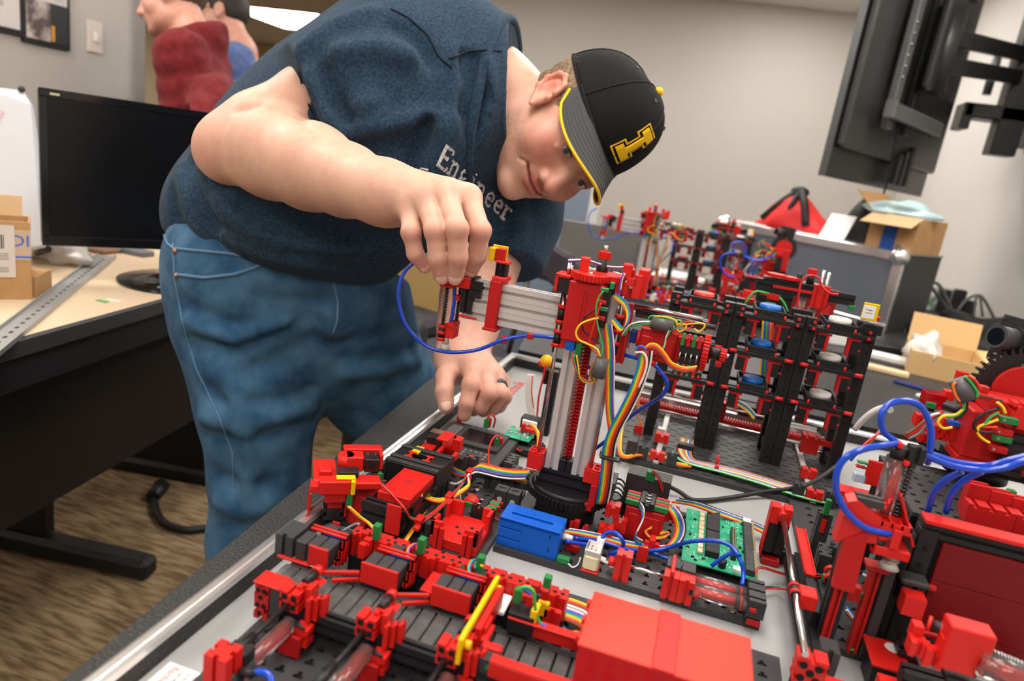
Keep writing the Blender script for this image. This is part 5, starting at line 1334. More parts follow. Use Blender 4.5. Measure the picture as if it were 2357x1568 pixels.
    if glasses:
        b = MB()
        for s in (-1, 1):
            b.tube([HH(s * .034 + .022 * math.cos(a), .102 - .004 * abs(math.cos(a)), .002 + .017 * math.sin(a)) for a in [2 * PI * i / 14 for i in range(15)]], .0016, 6, 1)
            b.tube([HH(s * .056, .098, .006), HH(s * .078, .05, .010), HH(s * .082, -.005, .008)], .0016, 6, 2)
        b.tube([HH(-.012, .104, .004), HH(.012, .104, .004)], .0016, 6, 1); b.build('glasses', BLK)
    return t
HOOD = cloth('maroon_fleece', (.135, .012, .016), (.21, .022, .026), 40, 300, .4)
SWEAT = cloth('blue_sweater', (.085, .125, .29), (.13, .18, .37), 60, 400, .4)
bystander('person in a maroon hoodie standing in profile at the doorway', 398, 2, 2.35, (-.97, .16, -.20), (.05, -1, .02), HOOD, 'hoodie', 'maroon hooded sweatshirt', mat('hair_dark_blond', (.07, .045, .025), .6), ((492, 232, 2.22), (452, 285, 2.10)), True, False, False)
bystander('person in a blue sweater and glasses standing behind the maroon hoodie', 512, 42, 2.95, (-.93, .14, -.28), (.04, -1, .05), SWEAT, 'sweater', 'blue crew neck sweater', mat('hair_dark_brown', (.018, .012, .009), .6), ((604, 235, 2.85), (530, 215, 2.70)), False, True, True)
# ================================================================== VACUUM GRIPPER ROBOT
def FB(name, m, tl, br, y, dy, c=.0006, parent='T', label=None, fn=None, **k):
    """box whose near face has the measured corners tl, br on the plane y"""
    a = AY(*tl, y); b = AY(*br, y); return (fn or box)(name, m, a[0], b[0], y, y + dy, b[2], a[2], **(k if fn else dict(c=c)), parent=parent, label=label)
def WP(pts, y):
    """points on view rays at the plane(s) y"""
    ys = y if isinstance(y, (list, tuple)) else [y] * len(pts)
    return [tuple(AY(*p, q)) for p, q in zip(pts, ys)]
def wire(col, pts, r=.0009, name='wire', k=4): return tube(name, WIRE[col], pts, r, 6, k)
def plug(x, y, z, dx, dy, dz, m=None, parent='T'):
    """small plug housing with a brass screw"""
    o = box('plug', m or GRN, x, x + dx, y, y + dy, z, z + dz, .0006, parent); return o
def keyholes(x0, x1, y0, y1, px=.015, py=.015, w=.0052, w2=.0028, l=.0034, skip=()):
    h = []; nx = int((x1 - x0 - .008) / px); ny = int((y1 - y0 - .008) / py); ox = (x1 - x0 - (nx - 1) * px) / 2; oy = (y1 - y0 - (ny - 1) * py) / 2
    for i in range(nx):
        for j in range(ny):
            cx, cy = x0 + ox + i * px, y0 + oy + j * py
            h += [(cx - w / 2, cx + w / 2, cy - l, cy), (cx - w2 / 2, cx + w2 / 2, cy, cy + l)]
    return h
def cogplate(*a): pass
HOLE = mat('deep_black', (.002, .002, .002), .8)
t = thing('gripper_robot', 'vacuum gripper robot with aluminium tower, red motors and blue compressor on black plate', 'robot', (-.02, .7, 0))
ROBOT = t
plate('base_plate', BLK2, -.147, .114, .611, .80, 0, .007, keyholes(-.147, .114, .611, .80), .003, hm=HOLE)
p = AZ(1686, 1408, .007); cyl('screw', STEEL, (p[0], p[1], .007), (p[0], p[1], .0086), .0036, 16, .0028)
# compressor
b = MB(); x0, x1, y0, y1 = -.146, -.083, .6155, .648
b.box(x0 + .0012, x1, y0 + .0014, y1, .0072, .0340, .0006)
b.box(x0 + .024, x1, y0, y0 + .0014, .0072, .0375, .0003)
for za, zb in ((.0072, .0150), (.0168, .0262), (.0282, .0375)): b.box(x0, x0 + .024, y0, y0 + .0014, za, zb, .0003); b.box(x0, x0 + .0012, y0 + .0014, y1, za, zb, .0003)
for a in ((x0, x1, y0, y0 + .012), (x0, x1, y0 + .017, y1), (x0, x0 + .009, y0 + .012, y0 + .017), (x1 - .011, x1, y0 + .012, y0 + .017)): b.box(*a, .0340, .0380, .0004)
comp = b.build('compressor', BLUEP, label='blue compressor box')
box('slot_mark', mat('deep_blue', (.0, .02, .16), .6), x1 - .010, x1 - .0085, y0 - .0002, y0, .028, .033, 0, parent=comp); box('slot_mark', mat('deep_blue', ()), x1 - .010, x1 - .0085, y0 - .0002, y0, .014, .019, 0, parent=comp)
cyl('nozzle', WHT, (x1, .640, .022), (x1 + .010, .640, .022), .0038, 14, .0032)
plug(x1 + .001, .613, .0072, .013, .007, .0065); plug(x1 + .004, .640, .0072, .014, .006, .007, RED2)
# valve with cream foam block
box('valve_foot', RED, -.0565, -.0395, .611, .632, .007, .0092)
box('valve_body', mat('cream_solid', (.72, .64, .43), .75, bump=(500, .3)), -.0560, -.0410, .6115, .6185, .0092, .0250, .002, label='cream foam block')
vb = MB(); vb.box(-.0562, -.0408, .6185, .634, .0092, .0305, .0006); vb.box(-.0562, -.0408, .6125, .6185, .0255, .0305, .0006); vo = vb.build('valve_housing', ALU, label='silver valve housing with printed label')
for k, s_ in enumerate(('KOMPRESSOR', 'TYP 110', '24 V')): text('valve_print', s_, .0026, Matrix.Translation((-.0535 + k * .0042, .6145, .0307)) @ Matrix.Rotation(PI / 2, 4, 'Z'), INK, vo, .00004)
cyl('nozzle', WHT, (-.0445, .637, .024), (-.0445, .637, .0335), .0038, 14, .0042); cyl('nozzle', WHT, (-.0408, .621, .0205), (-.0270, .621, .0185), .0026, 12, .0030); cyl('nozzle', WHT, (-.0300, .621, .0187), (-.0250, .621, .0182), .0040, 12)
# red clamps, rod, twin cylinders
gblock('red_block', RED, -.0255, -.0105, .613, .628, .007, .0345, 'z', 'bt')
cyl('collar', RED, (-.0320, .6205, .0215), (-.0255, .6205, .0215), .0048, 14); cyl('piston_rod', STEEL, (-.035, .6205, .0215), (.047, .6205, .0215), .0018, 12)
for xx in (.0215, .0360):
    gblock('red_block', RED, xx, xx + .0140, .606, .6215, .007, .031, 'z', 'b'); box('black_block', BLK2, xx + .0005, xx + .0135, .6220, .640, .007, .0335)
box('red_strip', RED, .0265, .0300, .607, .640, .0310, .0365)
cyl('collar', RED, (.050, .6115, .0185), (.057, .6115, .0185), .0048, 14); cyl('rod_end', STEEL, (.057, .6115, .0185), (.060, .6115, .0185), .0018, 10)
for yy, zz in ((.6125, .0215), (.627, .0230)):
    cyl('cylinder_tube', GLASS, (.049, yy, zz), (.098, yy, zz), .0070, 24); cyl('piston', RED, (.051, yy, zz), (.088, yy, zz), .0030, 14); cyl('piston_seal', BLK, (.088, yy, zz), (.091, yy, zz), .0066, 18); cyl('piston_ring', RED, (.0915, yy, zz), (.0935, yy, zz), .0066, 18); cyl('cylinder_end', BLK, (.046, yy, zz), (.0495, yy, zz), .0072, 18)
gblock('black_block', BLK2, .0985, .1135, .602, .6415, .0165, .0335, 'x', 't'); box('black_block', BLK, .0985, .1120, .606, .640, .007, .0163); box('red_tile', RED2, .1005, .1125, .6035, .606, .0075, .0135); box('red_pin', RED, .1000, .1060, .6008, .602, .0225, .0265)
# blue hoses
HY = lambda *q: [tuple(AZ(a, b_, z)) for a, b_, z in q]
for pts in ([(1301, 1246, .022), (1345, 1253, .020), (1372, 1258, .020)], [(1318, 1238, .020), (1380, 1246, .019), (1440, 1264, .018), (1500, 1268, .018), (1548, 1258, .026), (1590, 1247, .042), (1640, 1245, .050), (1680, 1256, .052), (1704, 1290, .046), (1711, 1320, .036), (1708, 1348, .030)],
            [(1383, 1244, .031), (1395, 1228, .038), (1414, 1226, .042), (1431, 1240, .040), (1434, 1258, .030), (1420, 1270, .024), (1404, 1274, .019)], [(1446, 1285, .014), (1452, 1272, .016), (1475, 1268, .016), (1520, 1280, .012), (1560, 1296, .012)], [(1638, 1303, .028), (1665, 1283, .040), (1690, 1272, .048), (1702, 1280, .05)], [(1404, 1278, .018), (1416, 1282, .015), (1424, 1290, .012)]):
    tube('hose', HOSE, HY(*pts), .0021, 10, 5)
box('hose_clip', RED, *(lambda a: (a[0] - .0055, a[0] + .0055, a[1] - .001, a[1] + .0005, .009, .026))(AZ(1479, 1275, .018)))
# controller circuit board
bx0, bx1, by0, by1 = .036, .1115, .664, .785
for sx, sy in ((bx0 + .004, by0 + .004), (bx1 - .004, by0 + .004), (bx0 + .004, by1 - .004), (bx1 - .004, by1 - .004)): cyl('standoff', WHT, (sx, sy, .007), (sx, sy, .0185), .003, 10)
pcb = box('circuit_board', PCB, bx0, bx1, by0, by1, .0185, .0202, .0002)
ZB = .0202; random.seed(11)
for k in range(8): box('relay', BLK, .0585, .0725, .683 + k * .0120 - (k > 3) * -.002, .683 + k * .0120 + .0112 - (k > 3) * -.002, ZB, ZB + .0075, .0006, pcb)
for k in range(9): box('terminal', GOLD, .0505, .0565, .684 + k * .0105, .684 + k * .0105 + .0085, ZB, ZB + .0035, .0005, pcb)
for k in range(10): box('terminal_block', BLK2, .0985, .1075, .668 + k * .0108, .668 + k * .0108 + .0104, ZB, ZB + .0070, .0005, pcb)
box('terminal_label', PAPER, .0985, .1070, .7745, .7838, ZB + .007, ZB + .0074, 0, pcb)
text('terminal_print', 'VGR', .0036, Matrix.Translation((.1005, .7765, ZB + .00745)), INK, pcb, .00003)
b = MB()
for k in range(44): b.box(.1080, .1108, .667 + k * .00265, .6682 + k * .00265, ZB, ZB + .004, 0)
b.build('pin_row', GOLD, pcb)
hd_ = box('header', BLK, .0845, .0900, .690, .752, ZB, ZB + .0075, .0005, pcb); b = MB()
for k in range(20):
    for dx in (.0862, .0884): b.box(dx - .0004, dx + .0004, .693 + k * .0029, .6938 + k * .0029, ZB + .0075, ZB + .0105, 0)
b.build('pin_row', GOLD, pcb)
for nm, mm, n_, sz in (('chip', BLK, 22, (.0014, .004)), ('component', PAPER, 240, (.0005, .0014)), ('component', GOLD, 120, (.0005, .0012))):
    b = MB()
    for k in range(n_):
        x_, y_ = random.uniform(bx0 + .003, .098), random.uniform(by0 + .003, by1 - .004)
        if .049 < x_ < .074 and .682 < y_ < .784: continue
        w_, h_ = random.uniform(*sz), random.uniform(*sz); b.box(x_, x_ + w_, y_, y_ + h_, ZB, ZB + (.0016 if nm == 'chip' else .0005), 0)
    b.build(nm, mm, pcb, kind='stuff')
cyl('capacitor', BLK, (.076, .671, ZB), (.076, .671, ZB + .008), .004, 14, parent=pcb); box('connector', WHT, .0865, .0955, .6665, .6745, ZB, ZB + .004, .0004, pcb)
# slewing ring and foot of the tower
TX, TY = -.1005, .716
b = MB(); n_ = 58; R0 = .0470
poly = []
for i in range(n_):
    for da, rr in ((-.3, R0 - .0026), (-.15, R0), (.15, R0), (.3, R0 - .0026)): a_ = 2 * PI * (i + da) / n_; poly.append((TX + .004 + rr * math.cos(a_), TY + rr * math.sin(a_)))
b.prism(poly, 'z', .034, .042); b.cyl((TX + .004, TY, .0415), (TX + .004, TY, .0465), .043, 40, .040); b.build('slewing_gear', BLK)
cyl('slewing_base', BLK, (TX + .004, TY, .007), (TX + .004, TY, .034), .034, 32)
for sx in (-.036, .036, -.012, .020): gblock('red_block', RED2, TX + sx - .002, TX + sx + .002, TY - .046, TY - .042, .007, .024, 'z', '')
gblock('black_block', BLK, TX - .030, TX + .040, TY - .026, TY + .030, .0467, .056, 'x', 'lr'); gblock('black_block', BLK, TX - .0275, TX + .0475, TY - .024, TY + .024, .056, .0665, 'x', 'lr')
gblock('black_block', BLK2, TX + .0395, TX + .0545, TY - .018, TY + .012, .047, .0660, 'y', 'lr')
FY = .693                        # front plane of the mast
def prof(x0, x1, y0, y1, z0, z1, ax, nm='mast_profile', m=ALU):
    """grooved aluminium extrusion"""
    e = {'x': (y0, y1, z0, z1, x0, x1), 'y': (x0, x1, z0, z1, y0, y1), 'z': (x0, x1, y0, y1, z0, z1)}[ax]
    b = MB(); b.prism([(a + (e[0] + e[1]) / 2, c + (e[2] + e[3]) / 2) for a, c in notch(e[1] - e[0], e[3] - e[2], 'tblr', .0036, .0036)], ax, e[4], e[5])
    if ax == 'y': b.f = [q[::-1] for q in b.f]
    return b.build(nm, m)
for x_ in (-.1240, -.0938):
    prof(x_, x_ + .015, FY, FY + .015, .0665, .285, 'z'); prof(x_, x_ + .015, FY + .030, FY + .045, .0665, .285, 'z')
for x_ in (-.1085, -.1010): box('black_block', BLK, x_, x_ + .0068, FY + .001, FY + .012, .0667, .0800)
b = MB(); b.box(-.1050, -.0985, FY + .0135, FY + .020, .0667, .282, 0)
for k in range(52): b.box(-.1075, -.0985, FY + .0105, FY + .0135, .070 + k * .0040, .072 + k * .0040, 0)
b.build('lifting_screw', RED2, label='red toothed lifting rack')
for x_, xa, za in ((-.1325, (-.1415, -.1250), (.0665, .0860)), (-.0735, (-.0788, -.0620), (.0665, .0830))):
    b = MB(); b.box(xa[0], xa[1], FY - .012, FY + .006, za[0], za[1] - .002, .0006)
    for fx in (xa[0], (xa[0] + xa[1]) / 2 - .0008, xa[1] - .0016): b.box(fx, fx + .0016, FY - .012, FY + .006, za[1] - .002, za[1], 0)
    for fy in (FY - .012, FY - .0038, FY + .0044): b.box(xa[0], xa[1], fy, fy + .0016, za[1] - .002, za[1], 0)
    b.build('red_foot', RED); cyl('guide_rod', STEEL, (x_, FY - .003, za[1] - .004), (x_, FY - .003, .292), .0020, 12)
box('red_leg', RED2, -.0690, -.0620, FY - .0135, FY - .006, .042, .0664); box('red_leg', RED2, -.0720, -.0640, FY - .0135, FY - .006, .036, .0440)
# carriage with the red motor housing
CY = .672
b = MB(); b.box(-.1265, -.0905, CY, CY + .020, .2165, .2775, .0012); b.box(-.1120, -.1100, CY - .0012, CY, .226, .270, .0004); b.box(-.1085, -.1065, CY - .0012, CY, .226, .270, .0004); b.box(-.1235, -.0930, CY + .001, CY + .019, .2775, .2795, .0006)
b.build('motor_housing', RED2, label='tall red motor housing')
box('motor', BLUEP, -.1205, -.1110, CY + .003, CY + .014, .206, .2165, .0006); plug(-.1095, CY + .002, .204, .0062, .007, .0122); box('plug', RED2, -.1258, -.1215, CY + .002, CY + .007, .2065, .2165)
p_ = AY(1366, 634, .684); gear('gear', RED, (-.1085, .684, .2830), 'z', .0190, .0062, 30, .0022); cyl('axle', STEEL, (-.1085, .684, .280), (-.1085, .684, .2875), .0015, 10)
gear('gear', RED, (-.0925, .700, .2838), 'z', .0190, .0056, 30, .0022)
px_ = AY(1390, 598, .708); cyl('pinion_shaft', BLK, (px_[0], .708, .278), (px_[0], .708, .3000), .0062, 16); gear('pinion', RED, (px_[0], .708, .3035), 'z', .0066, .0070, 16, .0012); cyl('axle', STEEL, (px_[0], .708, .3070), (px_[0], .708, .3135), .0021, 12)
gblock('black_block', BLK, -.139, -.1268, CY + .006, CY + .030, .262, .2775, 'y', ''); box('red_tile', RED, -.1425, -.1392, CY + .005, CY + .026, .2625, .281); box('red_tile', RED, -.1425, -.1268, CY + .005, CY + .028, .2777, .2812)
box('red_clip', RED, -.1325, -.1300, CY + .008, CY + .014, .2812, .2870); box('red_clip', RED, -.1280, -.1255, CY + .008, CY + .014, .2812, .2870); cyl('rod_cap', STEEL, (-.1290, CY + .013, .2812), (-.1290, CY + .013, .2905), .0019, 10)
gblock('black_block', BLK, -.0905, -.0700, CY + .020, CY + .056, .268, .2775, 'y', 't'); gblock('black_block', BLK, -.1268, -.0905, CY + .045, CY + .064, .266, .2785, 'x', 't')
for zz in ((.2305, .2465), (.2055, .2200)):
    for z_ in zz: cyl('rod_clamp', RED, (-.1325, FY - .003, z_ - .002), (-.1325, FY - .003, z_ + .002), .0052, 16)
    cyl('rod_bush', BLK, (-.1325, FY - .003, zz[0] + .002), (-.1325, FY - .003, zz[1] - .002), .0042, 14)
    box('red_clip', RED, -.1355, -.1295, FY + .001, FY + .0075, zz[0] - .003, zz[1] + .003)
box('black_block', BLK, -.1365, -.1345, FY - .002, FY + .010, .196, .262)
for zz in ((.2330, .2480), (.2060, .2200)):
    for z_ in zz: cyl('rod_clamp', RED, (-.0735, FY - .003, z_ - .002), (-.0735, FY - .003, z_ + .002), .0054, 16)
    cyl('rod_bush', BLK, (-.0735, FY - .003, zz[0] + .002), (-.0735, FY - .003, zz[1] - .002), .0044, 14)
gblock('red_block', RED2, -.0690, -.0620, FY - .004, FY + .010, .200, .262, 'z', 'b')
# upper right red blocks at the mast head
FB('red_block', RED, (1444, 664), (1457, 690), .690, .012, fn=gblock, ax='z', sides='b'); FB('red_block', RED, (1420, 645), (1441, 683), .688, .010, fn=gblock, ax='z', sides='b'); FB('red_tile', RED, (1462, 632), (1470, 690), .684, .016); FB('red_tile', RED, (1472, 620), (1482, 690), .690, .022); FB('red_block', RED, (1443, 640), (1463, 660), .684, .014, fn=gblock, ax='x', sides='t')
FB('red_block', RED, (1440, 617), (1458, 637), .694, .012); 
for cx_, w_ in ((1349, 17), (1447, 17)):
    a = AY(cx_, 596 if cx_ < 1400 else 611, .690); b = MB(); b.cyl((a[0] - .0045, .690, a[2] - .001), (a[0] + .0045, .690, a[2] - .001), .0032, 14); b.box(a[0] - .0045, a[0] + .0045, .687, .690, a[2] - .013, a[2], .0005); b.build('cable_clip', RED)
wire('violet', WP([(1308, 601), (1335, 600), (1352, 601), (1375, 608), (1400, 615), (1430, 617), (1450, 615)], [.688, .69, .69, .70, .705, .70, .69]), .0011); wire('white', WP([(1308, 599), (1335, 598), (1352, 599), (1375, 606), (1400, 613), (1430, 615), (1457, 613)], [.688, .69, .69, .70, .705, .70, .69]), .0009); wire('violet', WP([(1436, 628), (1430, 645), (1426, 668), (1424, 690)], .684), .0012); wire('white', WP([(1438, 629), (1432, 646), (1428, 668)], .684), .0009)
# horizontal arm
AYF = .702
for k in range(3): prof(-.2445, -.0600, AYF, AYF + .015, .2092 + k * .0148, .2238 + k * .0148, 'x', 'arm_profile')
AT = .2092 + 2 * .0148 + .0146
b = MB(); b.box(-.2150, -.2025, AYF - .007, AYF + .020, .203, AT + .0040, .0006); b.box(-.2165, -.2010, AYF - .008, AYF + .021, .203, .206, .0004); b.build('arm_clamp', RED2, label='red clamp around the arm')
b = MB(); b.box(-.2140, -.1995, AYF - .006, AYF + .018, AT + .0040, AT + .0085, .0005); b.build('red_block', RED)
for dx in (0, .0062): gblock('black_block', BLK, -.2135 + dx, -.2080 + dx, AYF + .001, AYF + .012, AT + .0085, AT + .0225, 'z', 'b')
box('red_tile', RED, -.2145, -.1995, AYF, AYF + .012, AT + .0225, AT + .0250); box('red_block', RED2, -.2160, -.2065, AYF + .002, AYF + .010, AT + .0250, AT + .0375); 
b = MB(); b.box(-.2225, -.2055, AYF + .0105, AYF + .0125, AT + .0235, AT + .0400, .0004); b.box(-.2228, -.2165, AYF - .001, AYF + .0105, AT + .0235, AT + .0375, .0004); b.build('flag', YEL, label='yellow flag plate')
# gripper head
GX, GY = -.2535, .700
gblock('black_block', BLK, -.2460, -.2330, AYF - .004, AYF + .016, .2160, .2555, 'z', 'b'); gblock('black_block', BLK, -.2370, -.2240, AYF - .006, AYF + .008, .2440, .2525, 'x', 'b'); gblock('black_block', BLK, -.2370, -.2240, AYF - .006, AYF + .008, .2350, .2430, 'x', 'b')
box('red_tile', RED, -.2460, -.2250, AYF - .006, AYF - .003, .2115, .2135)
b = MB(); b.box(-.2720, -.2495, GY - .012, GY + .010, .2445, .2475, .0006); b.box(-.2680, -.2520, GY - .014, GY + .010, .2420, .2446, .0005); b.box(-.2500, -.2360, GY - .010, GY - .004, .2440, .2555, .0006); b.build('gripper_head', RED, label='red gripper head held by the fingertips')
for dx, dy in ((-.0035, -.008), (.0065, .006)):
    cx_ = GX - .004 + dx; cyl('spring_rod', BLK, (cx_, GY + dy, .186), (cx_, GY + dy, .2425), .0015, 10)
    tube('spring', DSTEEL, [(cx_ + .0024 * math.cos(a), GY + dy + .0024 * math.sin(a), .1985 + .044 * a / (2 * PI * 15)) for a in [2 * PI * i / 10 for i in range(151)]], .0005, 5, 1)
tube('hose', HOSE, [(GX - .001, GY - .003, .2435), (GX + .0005, GY - .003, .225), (GX, GY - .003, .205), (GX - .003, GY - .003, .190)], .0021, 10, 4)
box('red_clip', RED, GX - .001, GX + .006, GY - .004, GY + .002, .228, .234)
b = MB(); b.box(GX - .0095, GX + .0065, GY - .008, GY + .008, .186, .1985, .0006); b.box(GX - .001, GX + .0065, GY - .0100, GY + .008, .1985, .204, .0005); b.build('gripper_foot', RED, label='red gripper foot')
for z_ in (.184, .191, .198): cyl('rod_clamp', RED, (GX - .0075, GY - .008, z_ - .0018), (GX - .0075, GY - .008, z_ + .0018), .0046, 16)
cyl('rod_bush', BLK, (GX - .0075, GY - .008, .1858), (GX - .0075, GY - .008, .1962), .0038, 14)
b = MB(); b.cyl((GX - .003, GY - .003, .186), (GX - .003, GY - .003, .178), .0030, 14, .0040); b.cyl((GX - .003, GY - .003, .178), (GX - .003, GY - .003, .170), .0042, 16, .0065); b.build('suction_cup', mat('clear_silicone', (.80, .76, .70), .3, trans=.5))
tube('hose', HOSE, WP([(984, 592), (955, 604), (930, 628), (919, 660), (918, 695), (928, 735), (950, 770), (985, 798), (1025, 810), (1070, 810), (1110, 802), (1160, 782), (1215, 773), (1275, 778), (1296, 786)], [.70, .69, .685, .68, .68, .68, .683, .686, .69, .692, .694, .696, .698, .699, .70]), .0021, 10, 4)
for q in ((1160, 783), (1221, 772)):
    a = AY(*q, .698); b = MB(); b.box(a[0] - .0032, a[0] + .0032, .6950, .7010, a[2] - .0042 if q[0] < 1200 else a[2] - .004, a[2] + .0042 if q[0] < 1200 else .2092, .0005); b.build('hose_clip', RED2)
# motor on the right half of the arm
MY = .688
b = MB(); b.box(-.0500, -.0135, MY, MY + .022, .2100, .2425, .0012); b.box(-.0480, -.0160, MY - .003, MY, .2170, .2350, .0008); b.box(-.0140, .0120, MY + .004, MY + .020, .2070, .2400, .0010); b.build('motor_housing', RED2, label='red horizontal motor housing'); cyl('motor', RED, (-.0530, MY + .010, .2280), (-.0500, MY + .010, .2280), .0085, 18); box('motor_socket', mat('deep_blue', ()), -.0600, -.0535, MY + .004, MY + .016, .223, .2355)
FB('arm_profile', ALU, (1448, 706), (1625, 762), .712, .015, fn=lambda nm, m, a, b_, c_, d_, e_, f_, parent, label: prof(a, b_, c_, d_, e_, f_, 'x', 'arm_profile', DSTEEL))
a0 = AY(1449, 700, .706); cyl('guide_rod', STEEL, (a0[0], .704, .2590), (.006, .704, .2590), .0022, 12); cyl('guide_rod', DSTEEL, (-.060, .706, .2530), (.020, .706, .2530), .0026, 10)
cyl('ferrite', mat('ferrite_grey', (.085, .085, .09), .4, spec=.6), tuple(AY(1500, 741, .684)), tuple(AY(1551, 752, .684)), .0068, 24)
gear('gear', RED, (.0150, MY + .012, .2270), 'x', .0185, .0060, 30, .0022); cyl('axle', BLK, (.018, MY + .016, .2275), (.030, MY + .016, .2275), .0060, 16); gear('pinion', RED, (.0325, MY + .016, .2275), 'x', .0068, .0060, 14, .0012); cyl('axle', STEEL, (.035, MY + .016, .2275), (.0385, MY + .016, .2275), .0022, 12); gear('pinion', RED, (.0300, MY + .016, .2185), 'x', .0040, .0060, 12, .0008)
gblock('distributor', BLK, -.0090, .0105, MY - .006, MY + .004, .2130, .2345, 'x', 'l')
for k, (c0, c1) in enumerate(((GRN, GRN), (RED2, RED2), (GRN, GRN), (RED2, RED2))):
    x_ = -.0098 + k * .0056 - .0006 * (k > 1)
    for m_, z_ in ((c0, .2335), (c1, .2030)): o = box('plug', m_, x_, x_ + .0034, MY - .0082, MY - .003, z_, z_ + .0125, .0006); cyl('plug_screw', STEEL, (x_ + .0017, MY - .0082, z_ + (.010 if z_ > .22 else .0025)), (x_ + .0017, MY - .0087, z_ + (.010 if z_ > .22 else .0025)), .0009, 8, parent=o)
    cyl('contact', STEEL, (x_ + .0017, MY - .0065, .2185), (x_ + .0017, MY - .0065, .2270), .0008, 6)
# plug column beside the tall motor housing, its looping wires
p0 = AY(1392, 668, .668); gblock('distributor', BLK, p0[0] - .001, p0[0] + .006, .668, .678, .2370, .2760, 'z', 'r')
for q, m_ in (((1383, 662), GRN), ((1377, 690), RED2), ((1381, 706), GRN), ((1374, 727), RED2)): FB('plug', m_, q, (q[0] + 17, q[1] + 13), .664, .006)
FB('plug', GRN, (1405, 650), (1412, 668), .668, .006)
Yw = .661
wire('green', WP([(1388, 671), (1377, 688), (1372, 715), (1375, 745), (1382, 775), (1387, 800), (1385, 822)], Yw)); wire('red', WP([(1383, 697), (1374, 725), (1364, 760), (1356, 790), (1362, 804), (1376, 814), (1380, 822)], Yw)); wire('yellow', WP([(1378, 732), (1360, 736), (1337, 746), (1326, 765), (1332, 782), (1355, 793), (1374, 804), (1382, 822)], Yw), .0011); wire('black', WP([(1376, 710), (1357, 722), (1341, 740), (1344, 762), (1362, 778), (1380, 792)], [.662] * 6))
tube('ferrite', mat('ferrite_grey', ()), WP([(1387, 826), (1376, 868)], .660), .0068, 20, 1)
for k, c in enumerate(('red', 'green', 'black', 'yellow')): wire(c, WP([(1381 + k, 826), (1366 + 2 * k, 838), (1357 + 2 * k, 858), (1362 + 2 * k, 874), (1376, 876)], .664)); wire(c, WP([(1375, 874), (1356, 878 + k), (1336, 866 + 2 * k), (1322 + 3 * k, 842), (1318 + 3 * k, 818)], .667))
ribbon('ribbon_cable', WP([(1410, 735), (1423, 752), (1432, 758), (1442, 745), (1446, 722), (1438, 700), (1422, 686), (1412, 680)], [.672, .668, .666, .668, .672, .674, .676, .678]), (.3, .1, .6), ['orange', 'yellow', 'green', 'blue'], .0008)
# ribbon cables down the mast
ribbon('ribbon_cable', WP([(1398, 745), (1404, 800), (1404, 850), (1404, 900), (1405, 950), (1410, 990), (1412, 1035)], [.676, .674, .673, .673, .674, .674, .672]), (1, 0, 0), ['red', 'orange', 'yellow', 'green', 'blue', 'violet', 'white'], .00075)
ribbon('ribbon_cable', WP([(1487, 808), (1481, 845), (1464, 895), (1440, 945), (1416, 990), (1403, 1030), (1398, 1080), (1392, 1128), (1385, 1160)], [.668, .666, .664, .664, .664, .664, .666, .668, .672]), (1, .15, .25), ['blue', 'green', 'yellow', 'orange', 'red', 'brown', 'black', 'white'], .0009)
box('cable_tie', BLK, *(lambda a: (a[0] - .010, a[0] + .010, .659, .669, a[2] - .0012, a[2] + .0012))(AY(1404, 1054, .664)))
ribbon('ribbon_cable', WP([(1482, 806), (1495, 796), (1512, 800), (1530, 820), (1545, 840), (1575, 851), (1602, 848)], .668), (.2, .2, .9), ['brown', 'red', 'orange', 'yellow'], .0008)
wire('white', WP([(1462, 812), (1480, 812), (1489, 830), (1484, 860), (1470, 892)], .664), .0012); wire('blue', WP([(1464, 806), (1472, 797), (1482, 800), (1486, 808)], .664), .0011)
for c, d_ in (('white', 0), ('black', 2), ('green', 5)): wire(c, WP([(1432 + d_, 772), (1448, 750 + d_), (1470, 742 + d_), (1495, 741 + d_)], .676), .0010); wire(c, WP([(1552, 752 + d_ / 2), (1540, 762 + d_), (1532, 782), (1528, 800), (1515, 812 - d_)], .679), .0009)
for c, q in (('green', (1560, 745)), ('yellow', (1570, 752)), ('red', (1585, 748)), ('yellow', (1612, 752))): wire(c, WP([(1552, 750), (q[0], q[1] - 8), (q[0] + 10, q[1]), (q[0] - 4, q[1] + 12), (q[0] - 14, q[1] + 4)], .684), .0008)
wire('green', WP([(1495, 752), (1492, 734), (1505, 727), (1540, 734), (1556, 744)], .682), .0008); wire('yellow', WP([(1505, 728), (1535, 730), (1555, 738), (1558, 748)], .682), .0009)
tube('hose', HOSE, WP([(1432, 816), (1455, 822), (1478, 828), (1500, 836), (1525, 860), (1536, 885), (1525, 910), (1498, 928), (1450, 960), (1400, 1010), (1355, 1045)], [.70, .695, .69, .685, .68, .68, .685, .70, .72, .735, .745]), .0021, 10, 5)
FB('hose_clip', RED2, (1497, 832), (1507, 844), .680, .006)
# drive and plugs at the foot of the mast
b = MB(); b.box(-.030, .012, .700, .728, .0072, .044, .0010); b.box(-.026, .008, .698, .700, .012, .038, .0006); b.build('motor_housing', RED2, label='red slewing motor housing')
for k in range(4):
    z_ = .046 + .0; y_ = .700 + k * .0068
    plug(-.032, y_, .0462, .0150, .0048, .0058, (GRN, RED2, GRN, RED2)[k]); plug(-.001, y_, .0462, .0150, .0048, .0058, (GRN, RED2, GRN, RED2)[k])
gblock('distributor', BLK, -.0165, -.0015, .699, .7275, .0445, .0535, 'y', 't')
for k in range(3): cyl('contact', STEEL, (-.0125, .703 + k * .008, .0538), (-.0055, .703 + k * .008, .0538), .0010, 6)
tube('worm_spring', BLK, [(-.046 + .010 * math.cos(a), .735 + .010 * math.sin(a) * .5, .046 + .010 * math.sin(a) - .0009 * a) for a in [2 * PI * i / 14 for i in range(57)]], .0012, 6, 1)
